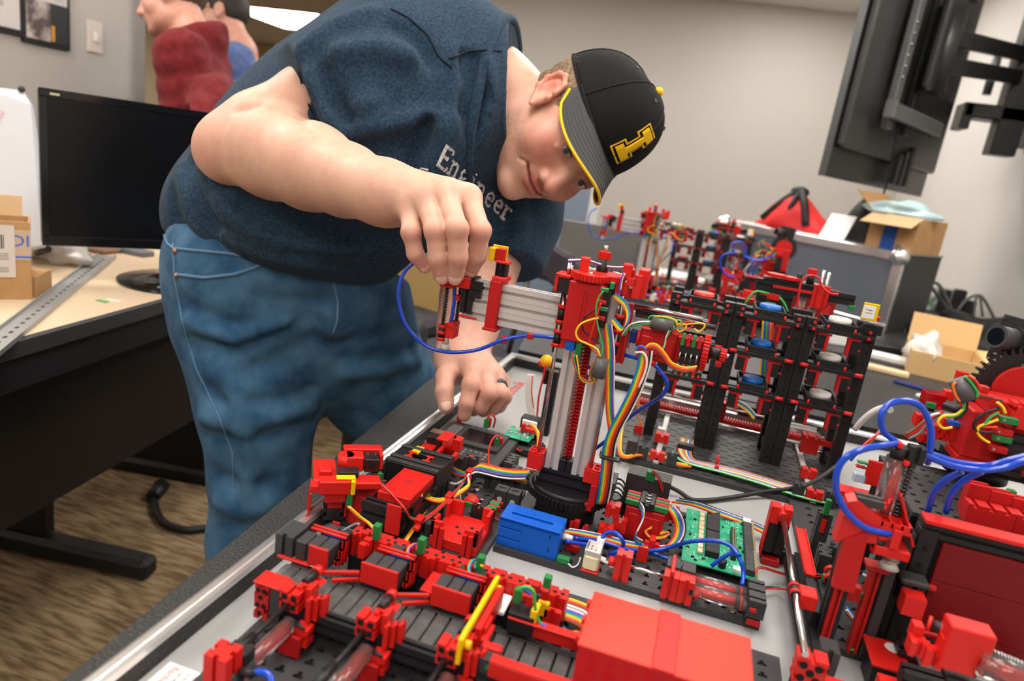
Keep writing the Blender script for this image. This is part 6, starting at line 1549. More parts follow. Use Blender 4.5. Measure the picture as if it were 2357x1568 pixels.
for q in ((-.050, .690, .030), (-.052, .672, .012), (-.040, .690, .016)): gblock('red_block', RED, q[0], q[0] + .015, q[1], q[1] + .012, q[2], q[2] + .015, 'y', 'tb')
cyl('worm_end', BLK, (-.048, .676, .018), (-.048, .690, .018), .0045, 14); gblock('red_block', RED2, -.062, -.0505, .668, .672, .010, .016, 'x', '')
gblock('red_block', RED, .012, .026, .716, .728, .030, .046, 'y', 'tb'); gblock('black_block', BLK2, -.038, .012, .750, .775, .0072, .060, 'x', 'b'); FB('plug', GRN, (1489, 1085), (1505, 1112), .748, .006); FB('red_block', RED, (1448, 1152), (1462, 1170), .735, .012)
wire('red', WP([(1500, 1085), (1512, 1096), (1520, 1118), (1524, 1132)], .745), .0010); wire('brown', WP([(1502, 1083), (1516, 1094), (1524, 1116), (1526, 1130)], .745), .0009)
for cs, pts in ((['blue', 'green', 'violet', 'white'], [(1472, 1162, .05), (1480, 1176, .05), (1478, 1200, .04), (1466, 1226, .03), (1462, 1240, .022), (1478, 1250, .018)]), (['red', 'orange', 'yellow', 'green', 'blue', 'violet', 'white', 'black'], [(1545, 1168, .050), (1558, 1185, .046), (1566, 1210, .036), (1562, 1236, .026), (1545, 1256, .018), (1522, 1262, .014)]), (['brown', 'red', 'orange', 'yellow', 'green', 'blue', 'violet', 'white'], [(1300, 1222, .02), (1340, 1228, .018), (1395, 1240, .016), (1440, 1252, .014), (1500, 1262, .013), (1530, 1260, .013)]),
                (['red', 'orange', 'yellow', 'green', 'blue', 'violet', 'white', 'black'], [(1555, 1152, .050), (1600, 1160, .040), (1650, 1178, .028), (1700, 1196, .022), (1745, 1214, .014), (1790, 1240, .008)])):
    ribbon('ribbon_cable', HY(*pts), (.15, .3, 1) if pts[0][2] > .03 and len(cs) < 8 else (.6, .8, .2) if pts[0][0] < 1500 or pts[0][1] < 1160 else (1, .3, .2), cs, .00085)
for q, r_ in (((1393, 1227), 0), ((1500, 1253), 0), ((1135, 1080), 0)):
    a = AZ(*q, .016); zz = .007 if r_ == 0 and q[0] > 1200 else .012; b = MB(); 
    b.box(a[0] - .008, a[0] + .008, a[1] - .003, a[1] + .003, zz, zz + .012, .0006); b.box(a[0] - .003, a[0] + .003, a[1] - .006, a[1] + .006, zz, zz + .017, .0006); b.box(a[0] - .0085, a[0] + .0085, a[1] - .0045, a[1] + .0045, zz + .004, zz + .008, .0006); 
    if q[0] > 1200: b.build('cable_clip', RED)
for k in range(5): wire(('orange', 'yellow', 'green', 'yellow', 'orange')[k], HY((1500, 1212 + k, .03), (1488 - k, 1224, .026), (1500, 1236 + k, .02), (1530, 1234 + k, .02), (1540, 1226, .022), (1520, 1222 + 2 * k, .024)), .0009)
for q in ((1300, 1262), (1340, 1215), (1322, 1198)): FB('red_block', RED2, q, (q[0] + 9, q[1] + 22), .670, .006) if q[0] > 1310 else None
wire('white', HY((1308, 1298, .010), (1318, 1306, .009), (1330, 1300, .010), (1336, 1284, .018)), .0008)
wire('red', HY((1738, 1318, .03), (1752, 1308, .028), (1800, 1322, .012), (1850, 1332, .012), (1900, 1326, .03)), .0008); wire('brown', HY((1738, 1315, .03), (1752, 1305, .028), (1800, 1319, .012), (1850, 1329, .012), (1902, 1322, .03)), .0008)
wire('red', HY((1742, 1356, .022), (1780, 1355, .008), (1830, 1360, .02)), .0008); wire('black', HY((1742, 1353, .022), (1780, 1352, .008), (1830, 1362, .02)), .0008)
# ribbon from the mast foot towards the controller
ribbon('ribbon_cable', HY((1216, 1092, .040), (1180, 1092, .034), (1150, 1088, .030), (1118, 1080, .032), (1098, 1078, .034), (1080, 1094, .022), (1060, 1120, .012)), (.1, .9, .4), ['white', 'black', 'violet', 'blue', 'green', 'yellow', 'orange', 'red'], .0011)
ribbon('ribbon_cable', HY((1218, 1112, .030), (1180, 1104, .026), (1148, 1094, .022)), (.1, .9, .4), ['brown', 'orange', 'yellow'], .0009)
# ================================================================== STORAGE RACK WITH CARRIERS, STACKER CRANE
t = thing('storage_rack', 'black girder storage rack with nine bays on a slotted black plate', 'rack', (.1, 1.05, 0)); RACK = t
h = []
for j in range(25):
    for i in range(15): 
        cx_ = -.075 + i * .0222 + (.0111 if j % 2 else 0); cy_ = .932 + j * .0135
        if cx_ < .232: h.append((cx_ - .0058, cx_ + .0058, cy_ - .0014, cy_ + .0014))
plate('base_plate', BLK2, -.090, .243, .921, 1.275, 0, .007, h, .003, hm=HOLE)
RY = 1.030
ROWZ = (.112, .168, .222); PX = ((-.0345,), (.0415, .0565), (.1385, .1535), (.2305,))
def post(x, z1):
    b = MB(); w_ = .0145; b.box(x - w_ / 2, x + w_ / 2, RY + .001, RY + .015, .007, z1, .0005)
    n_ = int((z1 - .02) / .015)
    o = b.build('post', BLK)
    bb = MB()
    for k in range(n_): bb.box(x - .0021, x + .0021, RY + .0006, RY + .0012, .016 + k * .015, .0205 + k * .015, 0)
    bb.build('post_hole', HOLE, o); return o
for grp in PX:
    for x in grp:
        post(x, .232); 
        box('post_back', BLK, x - .00725, x + .00725, RY + .060, RY + .074, .007, .232)
for x in (-.0345, .0415, .0565, .1385, .1535, .2305): box('side_girder', BLK, x - .005, x + .005, RY + .015, RY + .06, .020, .030); box('side_girder', BLK, x - .005, x + .005, RY + .015, RY + .06, .216, .226)
BAYS = ((-.0275, .0345), (.0635, .1315), (.1605, .2235))
for ri, z in enumerate(ROWZ):
    for bi, (xa, xb) in enumerate(BAYS):
        box('shelf_beam', BLK, xa - .012, xb + .012, RY - .006, RY + .0005, z - .006, z)
        for xe in (xa - .004, xb + .004):
            cyl('beam_pin', RED, (xe - .005, RY - .0075, z - .0015), (xe + .005, RY - .0075, z - .0015), .0028, 10) if ri < 2 else None
            if ri == 2:
                for dz in (-.003, .006): cyl('beam_pin', RED, (xe, RY - .0064, z + dz), (xe, RY - .0085, z + dz), .0022, 10)
        for s_, xe in ((1, xa + .004), (-1, xb - .004)):
            m_ = MB(); m_.box(min(xe, xe + s_ * .011), max(xe, xe + s_ * .011), RY - .003, RY + .009, z - .030, z - .0062, .0005); m_.build('bracket', BLK)
            m_ = MB(); x2 = xe + s_ * .011; m_.box(min(x2, x2 + s_ * .0042), max(x2, x2 + s_ * .0042), RY - .004, RY + .009, z - .033, z - .010, .0005); m_.build('red_hook', RED2)
            m_ = MB(); m_.cyl((xe + s_ * .010, RY - .004, z), (xe + s_ * .010, RY - .004, z + .006), .0030, 4, .0012); m_.build('red_guide', RED)
            box('red_strip', RED2, min(xe, xe + s_ * .018), max(xe, xe + s_ * .018), RY - .0035, RY - .0030, z - .0100, z - .0066, 0)
            cyl('dot_pin', RED, (xe - s_ * .001, RY - .004, z - .022), (xe - s_ * .001, RY - .0032, z - .022), .0016, 8)
        for yy in (RY + .012, RY + .060): box('shelf_rail', BLK, xa - .004, xb + .004, yy - .003, yy + .003, z - .006, z - .0005)
FB('rail_foot', ALU, (1514, 985), (1528, 1010), 1.02, .010)
for xx in (-.012, .195): box('base_rail', ALU, xx - .004, xx + .004, .925, 1.25, .0072, .0120)
for xx in (-.012, .195):
    gblock('red_clip', RED, xx - .010, xx + .010, RY - .035, RY - .022, .0125, .026, 'y', 'tb'); gblock('red_clip', RED, xx - .010, xx + .010, .925, .935, .0125, .024, 'y', 'tb')
    for s_ in (-1, 1): gblock('black_block', BLK2, xx + s_ * .020 - .007, xx + s_ * .020 + .007, .926, .938, .0075, .028, 'y', 't')
gblock('black_block', BLK2, -.055, -.042, .918, .955, .007, .034, 'y', '')
b = MB(); ar = AZ(1480, 1040, .034); b.box(-.052, -.040, .955, .957, .030, .045, 0); b.build('red_tile', RED)
# sensor card connector with rainbow tail, ribbon along the front
gblock('connector', BLK, .012, .036, .985, .997, .0075, .022, 'y', '')
ribbon('ribbon_cable', HY((1582, 1012, .018), (1576, 1040, .014), (1590, 1062, .010), (1620, 1070, .010), (1700, 1088, .012), (1780, 1112, .012), (1860, 1136, .012), (1915, 1150, .012)), [(1, .0, 0), (1, .1, 0), (.5, .8, 0), (.2, 1, 0), (.2, 1, 0), (.2, 1, 0), (.2, 1, 0), (.2, 1, 0)], ['orange', 'white', 'yellow', 'grey', 'orange', 'white', 'blue', 'grey', 'orange'], .0012)
ribbon('ribbon_cable', HY((1547, 1040, .012), (1565, 1058, .010), (1590, 1068, .012), (1660, 1086, .013), (1750, 1112, .013), (1840, 1142, .012), (1905, 1158, .012)), (.2, 1, 0), ['green', 'white', 'green', 'blue'], .0012)
wire('orange', HY((1440, 935, .05), (1428, 990, .03), (1425, 1040, .02), (1440, 1054, .015), (1470, 1048, .014), (1520, 1052, .014), (1560, 1070, .012), (1590, 1075, .010)), .0022); wire('yellow', HY((1444, 935, .05), (1432, 992, .03), (1429, 1038, .02), (1444, 1050, .015), (1470, 1044, .014), (1520, 1049, .014), (1560, 1066, .012), (1592, 1071, .010)), .0016)
for q in ((1648, 1075), (1915, 1145)):
    a = AZ(*q, .008); g_ = MB(); g_.cyl((a[0], a[1], .007), (a[0], a[1], .026), .0030, 10, .0014); g_.build('red_pin', RED); box('clip_plate', BLK2, a[0] - .005, a[0] + .005, a[1] - .022, a[1] + .004, .0072, .0105); cyl('red_pin', RED, (a[0], a[1] - .018, .0105), (a[0], a[1] - .018, .018), .0030, 10)
# yellow name plate at the right upper corner
FB('black_block', BLK, (1990, 745), (2028, 775), RY, .012)
FB('red_block', RED, (2006, 728), (2026, 740), RY - .002, .014)
pl = FB('name_plate', YEL, (1991, 696), (2016, 742), RY - .006, .003); a = AY(1993, 700, RY - .0065); 
FB('name_card', PAPER, (1990, 702), (2010, 736), RY - .0066, .0006)
for k in range(2): FB('name_print', INK, (1993, 712 + 7 * k), (2008, 716 + 7 * k), RY - .0069, .0002)
# red slide rail and worm behind the rack
cyl('guide_rod', STEEL, (-.075, 1.135, .016), (.225, 1.135, .016), .0026, 10); cyl('guide_rod', STEEL, (-.075, 1.185, .030), (.225, 1.185, .030), .0026, 10)
b = MB(); b.box(-.075, .225, 1.150, 1.158, .014, .020, 0)
for k in range(66): b.box(-.074 + k * .0045, -.0718 + k * .0045, 1.148, 1.160, .018, .024, 0)
b.build('rack_rail', RED)
prof(-.080, .228, 1.190, 1.205, .0075, .0225, 'x', 'floor_profile', ALUB)
ribbon('ribbon_cable', HY((1650, 920, .045), (1690, 925, .050), (1720, 942, .045), (1738, 962, .038)), (.3, .8, .4), ['orange', 'yellow', 'green', 'blue', 'black', 'white'], .0012)
wire('orange', WP([(1473, 905), (1470, 930), (1468, 952), (1480, 985)], [1.0] * 4), .0016)
# carriers and workpieces: separate things
t0 = None
kinds = [(2, 0, 'red'), (2, 1, 'blue'), (2, 2, 'white'), (1, 1, 'blue'), (1, 2, 'white'), (0, 0, 'red'), (0, 1, 'blue'), (0, 2, 'white')]
rown = {2: 'top', 1: 'middle', 0: 'bottom'}; coln = {0: 'left', 1: 'centre', 2: 'right'}
WPM = {'red': mat('disc_red', (.52, .035, .025), .45), 'blue': mat('disc_blue', (.005, .13, .52), .4), 'white': mat('disc_white', (.70, .68, .64), .4)}
ZOFF = {2: .000, 1: 0, 0: 0}
proto = None; CARR = []
for r_, c_, col in kinds:
    xa, xb = BAYS[c_]; cx_ = (xa + xb) / 2; cy_ = RY + .032; z = ROWZ[r_]
    lab = 'black carrier tray under the %s disc in the %s row of the rack, %s bay' % (col, rown[r_], coln[c_])
    if proto is None:
        proto = thing('carrier_tray', lab, 'tray', (cx_, cy_, z), 'carrier trays in the rack'); b = MB()
        b.box(cx_ - .021, cx_ + .021, cy_ - .036, cy_ + .030, z, z + .003, .0008)
        for a in ((-.021, -.019, -.036, .030), (.019, .021, -.036, .030), (-.019, .019, -.036, -.034), (-.019, .019, .028, .030)): b.box(cx_ + a[0], cx_ + a[1], cy_ + a[2], cy_ + a[3], z + .003, z + .010, .0005)
        b.build('tray_body', BLK); cyl('tray_seat', BLK2, (cx_, cy_ - .008, z + .003), (cx_, cy_ - .008, z + .0058), .0165, 24)
        wp = thing('disc_workpiece', 'x', 'disc', (cx_, cy_ - .008, z + .0058), 'coloured discs in the rack'); b = MB(); b.cyl((cx_, cy_ - .008, z + .0058), (cx_, cy_ - .008, z + .0135), .0150, 32); b.cyl((cx_, cy_ - .008, z + .0135), (cx_, cy_ - .008, z + .0143), .0150, 32, .0138); wo = b.build('disc', WPM['red'])
        wproto = wp; wmesh = {'red': wo.data}
        for k in ('blue', 'white'): wmesh[k] = wo.data.copy(); wmesh[k].materials[0] = WPM[k]
        tr, wr_ = proto, wp
    else:
        tr = dup(proto, (cx_, cy_, z), 0, lab); wr_ = dup(wproto, (cx_, cy_ - .008, z + .0058), 0)
    wr_.children[0].data = wmesh[col]; wr_['label'] = '%s round disc lying in the %s row of the rack, %s bay' % (col, rown[r_], coln[c_]); CARR += [tr, wr_]
# stacker crane behind the rack
t = thing('stacker_crane', 'rail mounted stacker crane with black head beam and red gears behind the rack', 'crane', (.155, 1.2, .023)); CRANE = t
KY = 1.20
for xx in (.150, .168): prof(xx, xx + .012, KY, KY + .012, .0235, .262, 'z', 'mast_profile')
b = MB(); b.box(.128, .135, KY, KY + .008, .03, .24, 0)
for k in range(48): b.box(.126, .137, KY - .002, KY, .034 + k * .0043, .0362 + k * .0043, 0)
b.build('lifting_screw', RED2)
gblock('head_beam', BLK, .080, .230, KY - .012, KY + .004, .2385, .2560, 'x', 'l'); box('red_strip', RED, .106, .176, KY - .0135, KY - .012, .2455, .2500); box('head_plate', BLK, .090, .175, KY - .014, KY + .02, .2560, .2600)
gear('gear', RED, (.108, KY - .004, .2650), 'z', .0155, .0050, 24, .002); gear('gear', RED, (.130, KY - .004, .2640), 'z', .0155, .0050, 24, .002)
cyl('pinion_shaft', BLK, (.160, KY - .002, .26), (.160, KY - .002, .277), .0062, 14); gear('pinion', RED, (.160, KY - .002, .2810), 'z', .0075, .0070, 14, .0012); cyl('pinion_shaft', BLK, (.143, KY, .26), (.143, KY, .274), .0042, 12); cyl('guide_rod', STEEL, (.176, KY - .006, .23), (.176, KY - .006, .286), .0024, 10); cyl('guide_rod', STEEL, (.184, KY - .008, .23), (.184, KY - .008, .284), .0024, 10)
gblock('red_block', RED, .166, .190, KY - .018, KY - .002, .226, .262, 'z', 'b'); gblock('red_block', RED, .146, .160, KY - .018, KY - .006, .208, .222, 'y', 't'); gblock('red_block', RED, .186, .197, KY - .018, KY - .006, .214, .232, 'y', 't'); gblock('black_block', BLK, .085, .140, KY - .016, KY + .01, .196, .2380, 'x', 'l')
box('red_tile', RED, .090, .120, KY - .018, KY - .016, .226, .236); plug(.222, KY - .020, .233, .010, .006, .007)
for k in range(2):
    for m_, x_ in ((GRN if k == 0 else RED2, .070), (GRN, .100)): box('plug', m_, x_, x_ + .016, KY - .024, KY - .016, .212 + k * .012 - .008, .218 + k * .012 - .008)
gblock('distributor', BLK, .0865, .0995, KY - .026, KY - .016, .200, .232, 'z', 'b'); wire('green', WP([(1715, 700), (1738, 672), (1770, 676)], KY - .03), .0018); wire('green', WP([(1795, 685), (1806, 700), (1814, 718)], KY - .03), .0018)
tube('wire', WIRE['red'], WP([(1835, 710), (1838, 680), (1845, 650), (1862, 634), (1885, 640), (1892, 660), (1910, 675), (1930, 678)], KY - .03), .0016, 6)
ribbon('ribbon_cable', WP([(1768, 735), (1765, 790), (1762, 850), (1757, 905)], KY - .02), (1, 0, 0), ['yellow', 'blue', 'green', 'violet', 'orange', 'red'], .0016)
wire('brown', WP([(1740, 772), (1722, 785), (1718, 810), (1735, 822)], KY - .04), .002); gblock('red_block', RED, .058, .076, 1.125, 1.145, .024, .056, 'z', 'b'); gblock('red_block', RED, .190, .215, 1.080, 1.10, .020, .048, 'y', 'tb'); gblock('red_block', RED, .205, .235, 1.085, 1.10, .036, .044, 'x', 't'); cyl('guide_rod', STEEL, (.205, 1.09, .024), (.232, 1.09, .024), .003, 10)
box('carriage', BLK, .100, .150, KY - .01, KY + .02, .0235, .040)
# ================================================================== SORTING CONVEYOR (near left)
def HB(name, m, nl, fr, z, h, c=.0006, parent='T', label=None, fn=None, **k):
    """box whose top face has the measured near-left and far-right corners nl, fr on the plane z"""
    a = AZ(*nl, z); b = AZ(*fr, z); return (fn or box)(name, m, min(a[0], b[0]), max(a[0], b[0]), min(a[1], b[1]), max(a[1], b[1]), z - h, z, **(k if fn else dict(c=c)), parent=parent, label=label)
t = thing('sorting_conveyor', 'sorting conveyor with dark ribbed belt, three ejectors and red boxes, nearest the viewer', 'conveyor', (-.1, .45, 0))
plate('base_plate', BLK2, -.278, .128, .300, .570, 0, .007, keyholes(-.278, .128, .300, .570, w=.0075, w2=.0035), .003, hm=HOLE)
BZ = .0350; lk = MB(); 
lk.box(0, .0104, .4115, .4500, BZ - .004, BZ - .0010, .0003)
for k in range(6): lk.box(.0003 + k * .00170, .0012 + k * .00170, .4115, .4500, BZ - .0010, BZ, .0002)
x = -.278; l0 = lk.build('belt_link', BELT); lm = l0.data; base = l0.location.copy(); l0.location = base + Vector((x, 0, 0)); l0.parent = t
for i in range(1, 23):
    o = l0.copy(); COL.objects.link(o); o.location = base + Vector((x + i * .0122, 0, 0)); o.parent = t
gblock('belt_rail', BLK, -.250, .000, .4020, .4110, .0225, .0365, 'x', 'lt'); box('belt_rail', BLK, -.278, .000, .4505, .4560, .0225, .0352)
box('rail_lip', BLK2, -.215, -.010, .4105, .4118, .0352, .0372)
box('belt_bed', HOLE, -.278, .000, .4118, .4498, .0285, BZ - .0042, 0)
for xx in (-.245, -.20, -.14, -.08, -.02): box('conveyor_leg', BLK, xx - .004, xx + .004, .413, .448, .007, .0308)
b = MB(); b.cyl((-.278, .4115, BZ - .0055), (-.278, .4500, BZ - .0055), .0055, 18); b.build('belt_roller', BELT)
# sorting boxes with red fronts and black lids
for k, x0 in enumerate((-.2780, -.2150, -.1530)):
    w_ = .0325; y0 = .456
    box('red_panel', RED, x0 + (.015 if k == 0 else 0), x0 + w_, y0 - .003, y0 - .0008, .0375, .0560, .0005)
    for j in range(3): box('black_block', BLK2, x0 + .0005 + j * .0108, x0 + .0103 + j * .0108, y0, y0 + .0185, .0360, .0545, .0008)
    box('side_wall', BLK, x0 + w_ - .0015, x0 + w_ + .0005, y0 + .019, y0 + .036, .030, .0530)
    for j, (ya, zz) in enumerate(((.020, .0565), (.0235, .0575))): 
        b = MB(); b.tube([(x0 + .003, y0 + ya, zz), (x0 + w_ + .004, y0 + ya, zz)], .0013, 8, 1); b.build('red_strip', RED)
    for j in range(3): gblock('red_block', RED, x0 + w_ + .001 + j * .0002, x0 + w_ + .0055, y0 + .0185 - j * .006, y0 + .0225 - j * .006, .034 + j * .002, .0545 - j * .006, 'z', 'lr')
    for j in range(2): box('black_block', BLK2, x0 + .009 + j * .0125, x0 + .020 + j * .0125, y0 + .0245, y0 + .040, .0360, .0530, .0008)
    box('blue_reflector', BLUEP, x0 + .012, x0 + .030, y0 + .0240, y0 + .0244, .040, .052)
    # slide walls leading off the belt
    for s_, dy in ((0, 0), (1, -.014)):
        P_ = [Vector((x0 - .030 + s_ * .012, .446 + dy * .4, .0400)), Vector((x0 - .001, .4545, .0445 - s_ * .006))] if k else None
        if P_:
            d_ = P_[1] - P_[0]; M = frame(P_[0], d_, (0, 0, 1)); b = MB(); b.box(0, d_.length, -.0012, .0018, -.0012, .0012, .0004, M); b.build('slide_rail', RED)
    if k: 
        b = MB(); M = frame((x0 - .026, .447, .0375), (.026, .0085, .003), (0, 0, 1)); b.box(0, .025, -.001, .006, -.0003, .0003, 0, M); b.build('slide_window', GLASS)
box('red_tile', RED, -.166, -.1535, .462, .490, .040, .042); gblock('black_block', BLK2, -.296, -.2795, .455, .480, .036, .056, 'z', 'b'); box('red_foot', RED, -.292, -.262, .4525, .456, .0355, .0378)
gblock('red_block', RED, -.228, -.222, .472, .486, .045, .058, 'x', 't'); 
# long red wall of grooved blocks behind the boxes
n_ = 13; xw0, xw1 = -.2480, -.0520
for i in range(n_):
    xa = xw0 + (xw1 - xw0) * i / n_; xb = xw0 + (xw1 - xw0) * (i + 1) / n_ - .0003
    o = gblock('wall_block', RED, xa, xb, .494, .5085, .030, .0505, 'z', 'tb')
    for dx in (.004, .0105): 
        b = MB(); b.cyl((xa + dx, .5005, .0503), (xa + dx, .5005, .0507), .0021, 10); b.build('block_hole', HOLE, o)
    if i % 2: gblock('red_clip', RED, xa - .0012, xa + .0012, .4915, .4940, .031, .0508, 'z', '')
box('wall_base', BLK, xw0, xw1, .495, .508, .007, .030)
# light barriers on the wall
for (px, py), m2 in (((878, 1212), GRN), ((965, 1260), GRN), ((1104, 1298), GRN), ((1255, 1352), GRN)):
    a = AZ(px, py, .060); box('plug', m2, a[0] - .003, a[0] + .003, .492, .499, .052, .0660); box('plug', RED2, a[0] - .0115, a[0] - .0045, .488, .4935, .049, .0590)
for (px, py) in ((930, 1287), (1085, 1330)): a = AZ(px, py, .050); box('plug', GRN, a[0] - .004, a[0] + .003, .484, .489, .046, .0505)
for pts, cs in (([(1080, 1323), (1078, 1306), (1086, 1292), (1095, 1290), (1092, 1308)], ('green', 'blue')), ([(938, 1285), (938, 1265), (950, 1254), (968, 1250)], ('orange', 'violet')), ([(1085, 1290), (1100, 1296), (1110, 1304)], ('yellow', 'orange'))):
    for k, c in enumerate(cs): wire(c, [tuple(AZ(a + 3 * k, b_, .060 - .002 * abs(i - 2))) for i, (a, b_) in enumerate(pts)], .0009)
wire('grey', [tuple(AZ(*q, z)) for q, z in (((775, 1236), .045), ((790, 1222), .052), ((815, 1208), .060), ((826, 1206), .066))], .0010)
# ejector units
for k in range(3):
    X = -.2510 + k * .0633; Y0 = .3965
    b = MB(); b.prism([(a + X + .0078, c + .0450) for a, c in notch(.0156, .0160, 'tblr', .003, .0030)], 'y', Y0, Y0 + .013); b.f = [q[::-1] for q in b.f]; b.build('red_block', RED)
    bb = MB(); 
    for hx, hz in ((-.0038, .0038), (.0038, .0038), (-.0038, -.0038), (.0038, -.0038)): bb.box(X + .0078 + hx - .0022, X + .0078 + hx + .0022, Y0 - .0004, Y0, .0450 + hz - .0022, .0450 + hz + .0022, 0)
    bb.build('block_hole', HOLE)
    gblock('red_block', RED, X + .0105, X + .0215, Y0 + .006, Y0 + .018, .040, .0560, 'z', 'tb')
    cyl('rod_clamp', RED, (X + .014, Y0 + .024, .0575), (X + .014, Y0 + .030, .0575), .0042, 14); cyl('rod_bush', BLK, (X + .013, Y0 + .012, .0560), (X + .014, Y0 + .0245, .0575), .0034, 12)
    tube('push_rod', BLK, [(X + .0072, Y0 + .002, .0425), (X + .0060, Y0 - .030, .0422), (X + .0050, Y0 - .062, .0420)], [.0019, .0019, .0019], 10, 1); cyl('rod_end', BLK, (X + .0058, Y0 - .038, .0421), (X + .0050, Y0 - .062, .0420), .0034, 14)
    yA, yB = Y0 - .062, Y0 - .004
    cyl('cylinder_tube', GLASS, (X + .011, yA, .0300), (X + .0125, yB, .0305), .0062, 20); cyl('piston', REDT, (X + .011, yA + .006, .0300), (X + .0125, yB - .004, .0305), .0030, 14); cyl('cylinder_end', BLK, (X + .011, yA - .010, .0298), (X + .011, yA, .0300), .0062, 16); cyl('piston_ring', RED, (X + .011, yA + .001, .0300), (X + .011, yA + .004, .0300), .0064, 16); cyl('piston_rod', STEEL, (X + .0112, yA + .003, .0305), (X + .0122, yB - .018, .0310), .0016, 10)
    cyl('air_nipple', BLK, (X + .018, Y0 - .004, .033), (X + .026, Y0 - .006, .0315), .0018, 10, .0012)
    for j in range(3): gblock('red_block', RED, X + .0220 + j * .0040, X + .0256 + j * .0040, Y0 + .0005 + j * .0032, Y0 + .0080 + j * .0032, .0330, .0510, 'z', 'lr')
    box('red_tile', RED, X + .013, X + .0225, Y0 + .018, Y0 + .0285, .0505, .0520); gblock('red_block', RED, X + .0170, X + .0285, Y0 - .006, Y0 + .004, .0160, .0305, 'y', 'lr'); box('red_tile', RED2, X + .0075, X + .0250, Y0 - .0095, Y0 - .0065, .0075, .0250)
# end frame at the left, front cross block and hose
box('red_tile', RED, -.2740, -.2515, .3955, .4120, .0520, .0535); gblock('red_block', RED2, -.2740, -.2620, .3985, .4080, .0200, .0515, 'y', 'lrtb'); box('side_wall', BLK2, -.2615, -.2525, .3995, .4100, .0200, .0515)
bb = MB()
for hx, hz in ((-.271, .045), (-.266, .045), (-.2685, .039), (-.271, .032), (-.2655, .032), (-.269, .025)): bb.cyl((hx, .3980, hz), (hx, .3986, hz), .0021, 10)
bb.build('block_hole', HOLE)
for cx_, cy_ in ((-.2460, .3280),):
    gblock('red_block', RED, cx_ - .0085, cx_ + .0085, cy_ - .0085, cy_ + .0085, .0260, .0520, 'z', 'tblr'); gblock('black_block', BLK, cx_ - .007, cx_ + .007, cy_ - .006, cy_ + .007, .007, .0255, 'z', '')
    gblock('black_block', BLK, cx_ - .006, cx_ + .010, cy_ + .009, cy_ + .020, .026, .044, 'z', 'b')
cyl('air_nipple', BLK, (-.236, .332, .036), (-.226, .338, .034), .0030, 12, .0022)
tube('hose', HOSE, [(-.2285, .337, .0345), (-.2235, .339, .035), (-.2180, .339, .034), (-.2110, .333, .028), (-.2020, .325, .022), (-.1900, .318, .018), (-.1760, .315, .018)], .0024, 10, 5)
for k in range(1, 3): tube('hose', HOSE, [(-.1640 + (k - 1) * .06, .334, .034), (-.158 + (k - 1) * .06, .330, .032), (-.150 + (k - 1) * .06, .318, .02)], .0024, 10, 5)
# yellow strut, red bracket, light barrier post
ya = AZ(1062, 1472, .0635); yb = AZ(1146, 1328, .0635); xs = (ya[0] + yb[0]) / 2
b = MB(); b.box(xs - .0018, xs + .0018, ya[1], yb[1], .0590, .0650, .0006); b.box(xs - .0018, xs + .0018, ya[1] - .0022, ya[1] + .001, .0440, .0650, .0006); b.cyl((xs + .001, ya[1] + .006, .056), (xs + .006, ya[1] + .006, .056), .0032, 14); b.cyl((xs + .001, yb[1] - .004, .056), (xs + .005, yb[1] - .004, .056), .003, 14); b.build('strut', YEL, label='yellow strut')
b = MB(); b.box(xs + .002, xs + .0075, .418, yb[1] - .002, .040, .0585, .0008); b.box(xs + .0075, xs + .0100, .424, .440, .042, .056, .0006); b.build('red_bracket', RED)
b = MB(); b.box(xs + .0100, xs + .0250, .4130, .4200, .0440, .0500, .0010); b.box(xs + .0075, xs + .0130, .418, .438, .046, .0505, .0008); b.build('red_bracket', RED)
pb = AY(1118, 1432, .4045); 
post_ = box('sensor_post', BLK2, pb[0] - .001, pb[0] + .0160, .4030, .4125, .007, .0485, .0012); cyl('sensor_eye', GRN, (pb[0] + .007, .4030, .0420), (pb[0] + .007, .4022, .0420), .0022, 12, parent=post_); cyl('sensor_eye', STEEL, (pb[0] + .0065, .4030, .0300), (pb[0] + .0065, .4022, .0300), .0022, 12, parent=post_)
box('sensor_cover', GLASS, pb[0] + .0162, pb[0] + .0185, .4035, .4125, .020, .0480, .0006)
box('white_tile', PAPER, *(lambda a, b_: (a[0], b_[0], a[1], b_[1]))(AZ(1138, 1405, .0405), AZ(1180, 1372, .0405)), .0375, .0405)
FB('black_block', BLK, (1170, 1408), (1222, 1470), .4490, .016); FB('yellow_frame', YEL, (1180, 1390), (1228, 1412), .4620, .004); FB('yellow_frame', YEL, (1222, 1405), (1232, 1438), .4500, .012); FB('plug', GRN, (1184, 1357), (1196, 1392), .4560, .006); FB('plug', RED2, (1212, 1372), (1223, 1400), .4570, .005); FB('plug', RED, (1196, 1368), (1210, 1386), .4660, .004)
FB('yellow_frame', YEL, (1238, 1385), (1258, 1424), .4790, .005); FB('plug', RED2, (1246, 1358), (1258, 1386), .4780, .004); FB('black_block', BLK2, (1206, 1360), (1240, 1396), .4860, .004); gblock('red_block', RED, -.066, -.0530, .4790, .4840, .028, .0470, 'z', 'b')
FB('plug', GRN, (1190, 1352), (1230, 1360), .4700, .004) if False else None
wire('green', WP([(1192, 1360), (1200, 1353), (1216, 1352), (1228, 1362), (1231, 1385), (1234, 1412), (1244, 1436), (1256, 1448)], .452), .0013); wire('blue', WP([(1205, 1356), (1214, 1362), (1222, 1368)], .452), .0012); wire('blue', WP([(1246, 1436), (1258, 1446)], .451), .0013)
wire('green', [tuple(AZ(*q, .012)) for q in ((1266, 1450), (1270, 1440), (1284, 1438), (1298, 1446), (1302, 1460))], .0013); wire('blue', [tuple(AZ(*q, .0125)) for q in ((1268, 1441), (1284, 1436), (1299, 1443), (1304, 1458))], .0010)
b = MB()
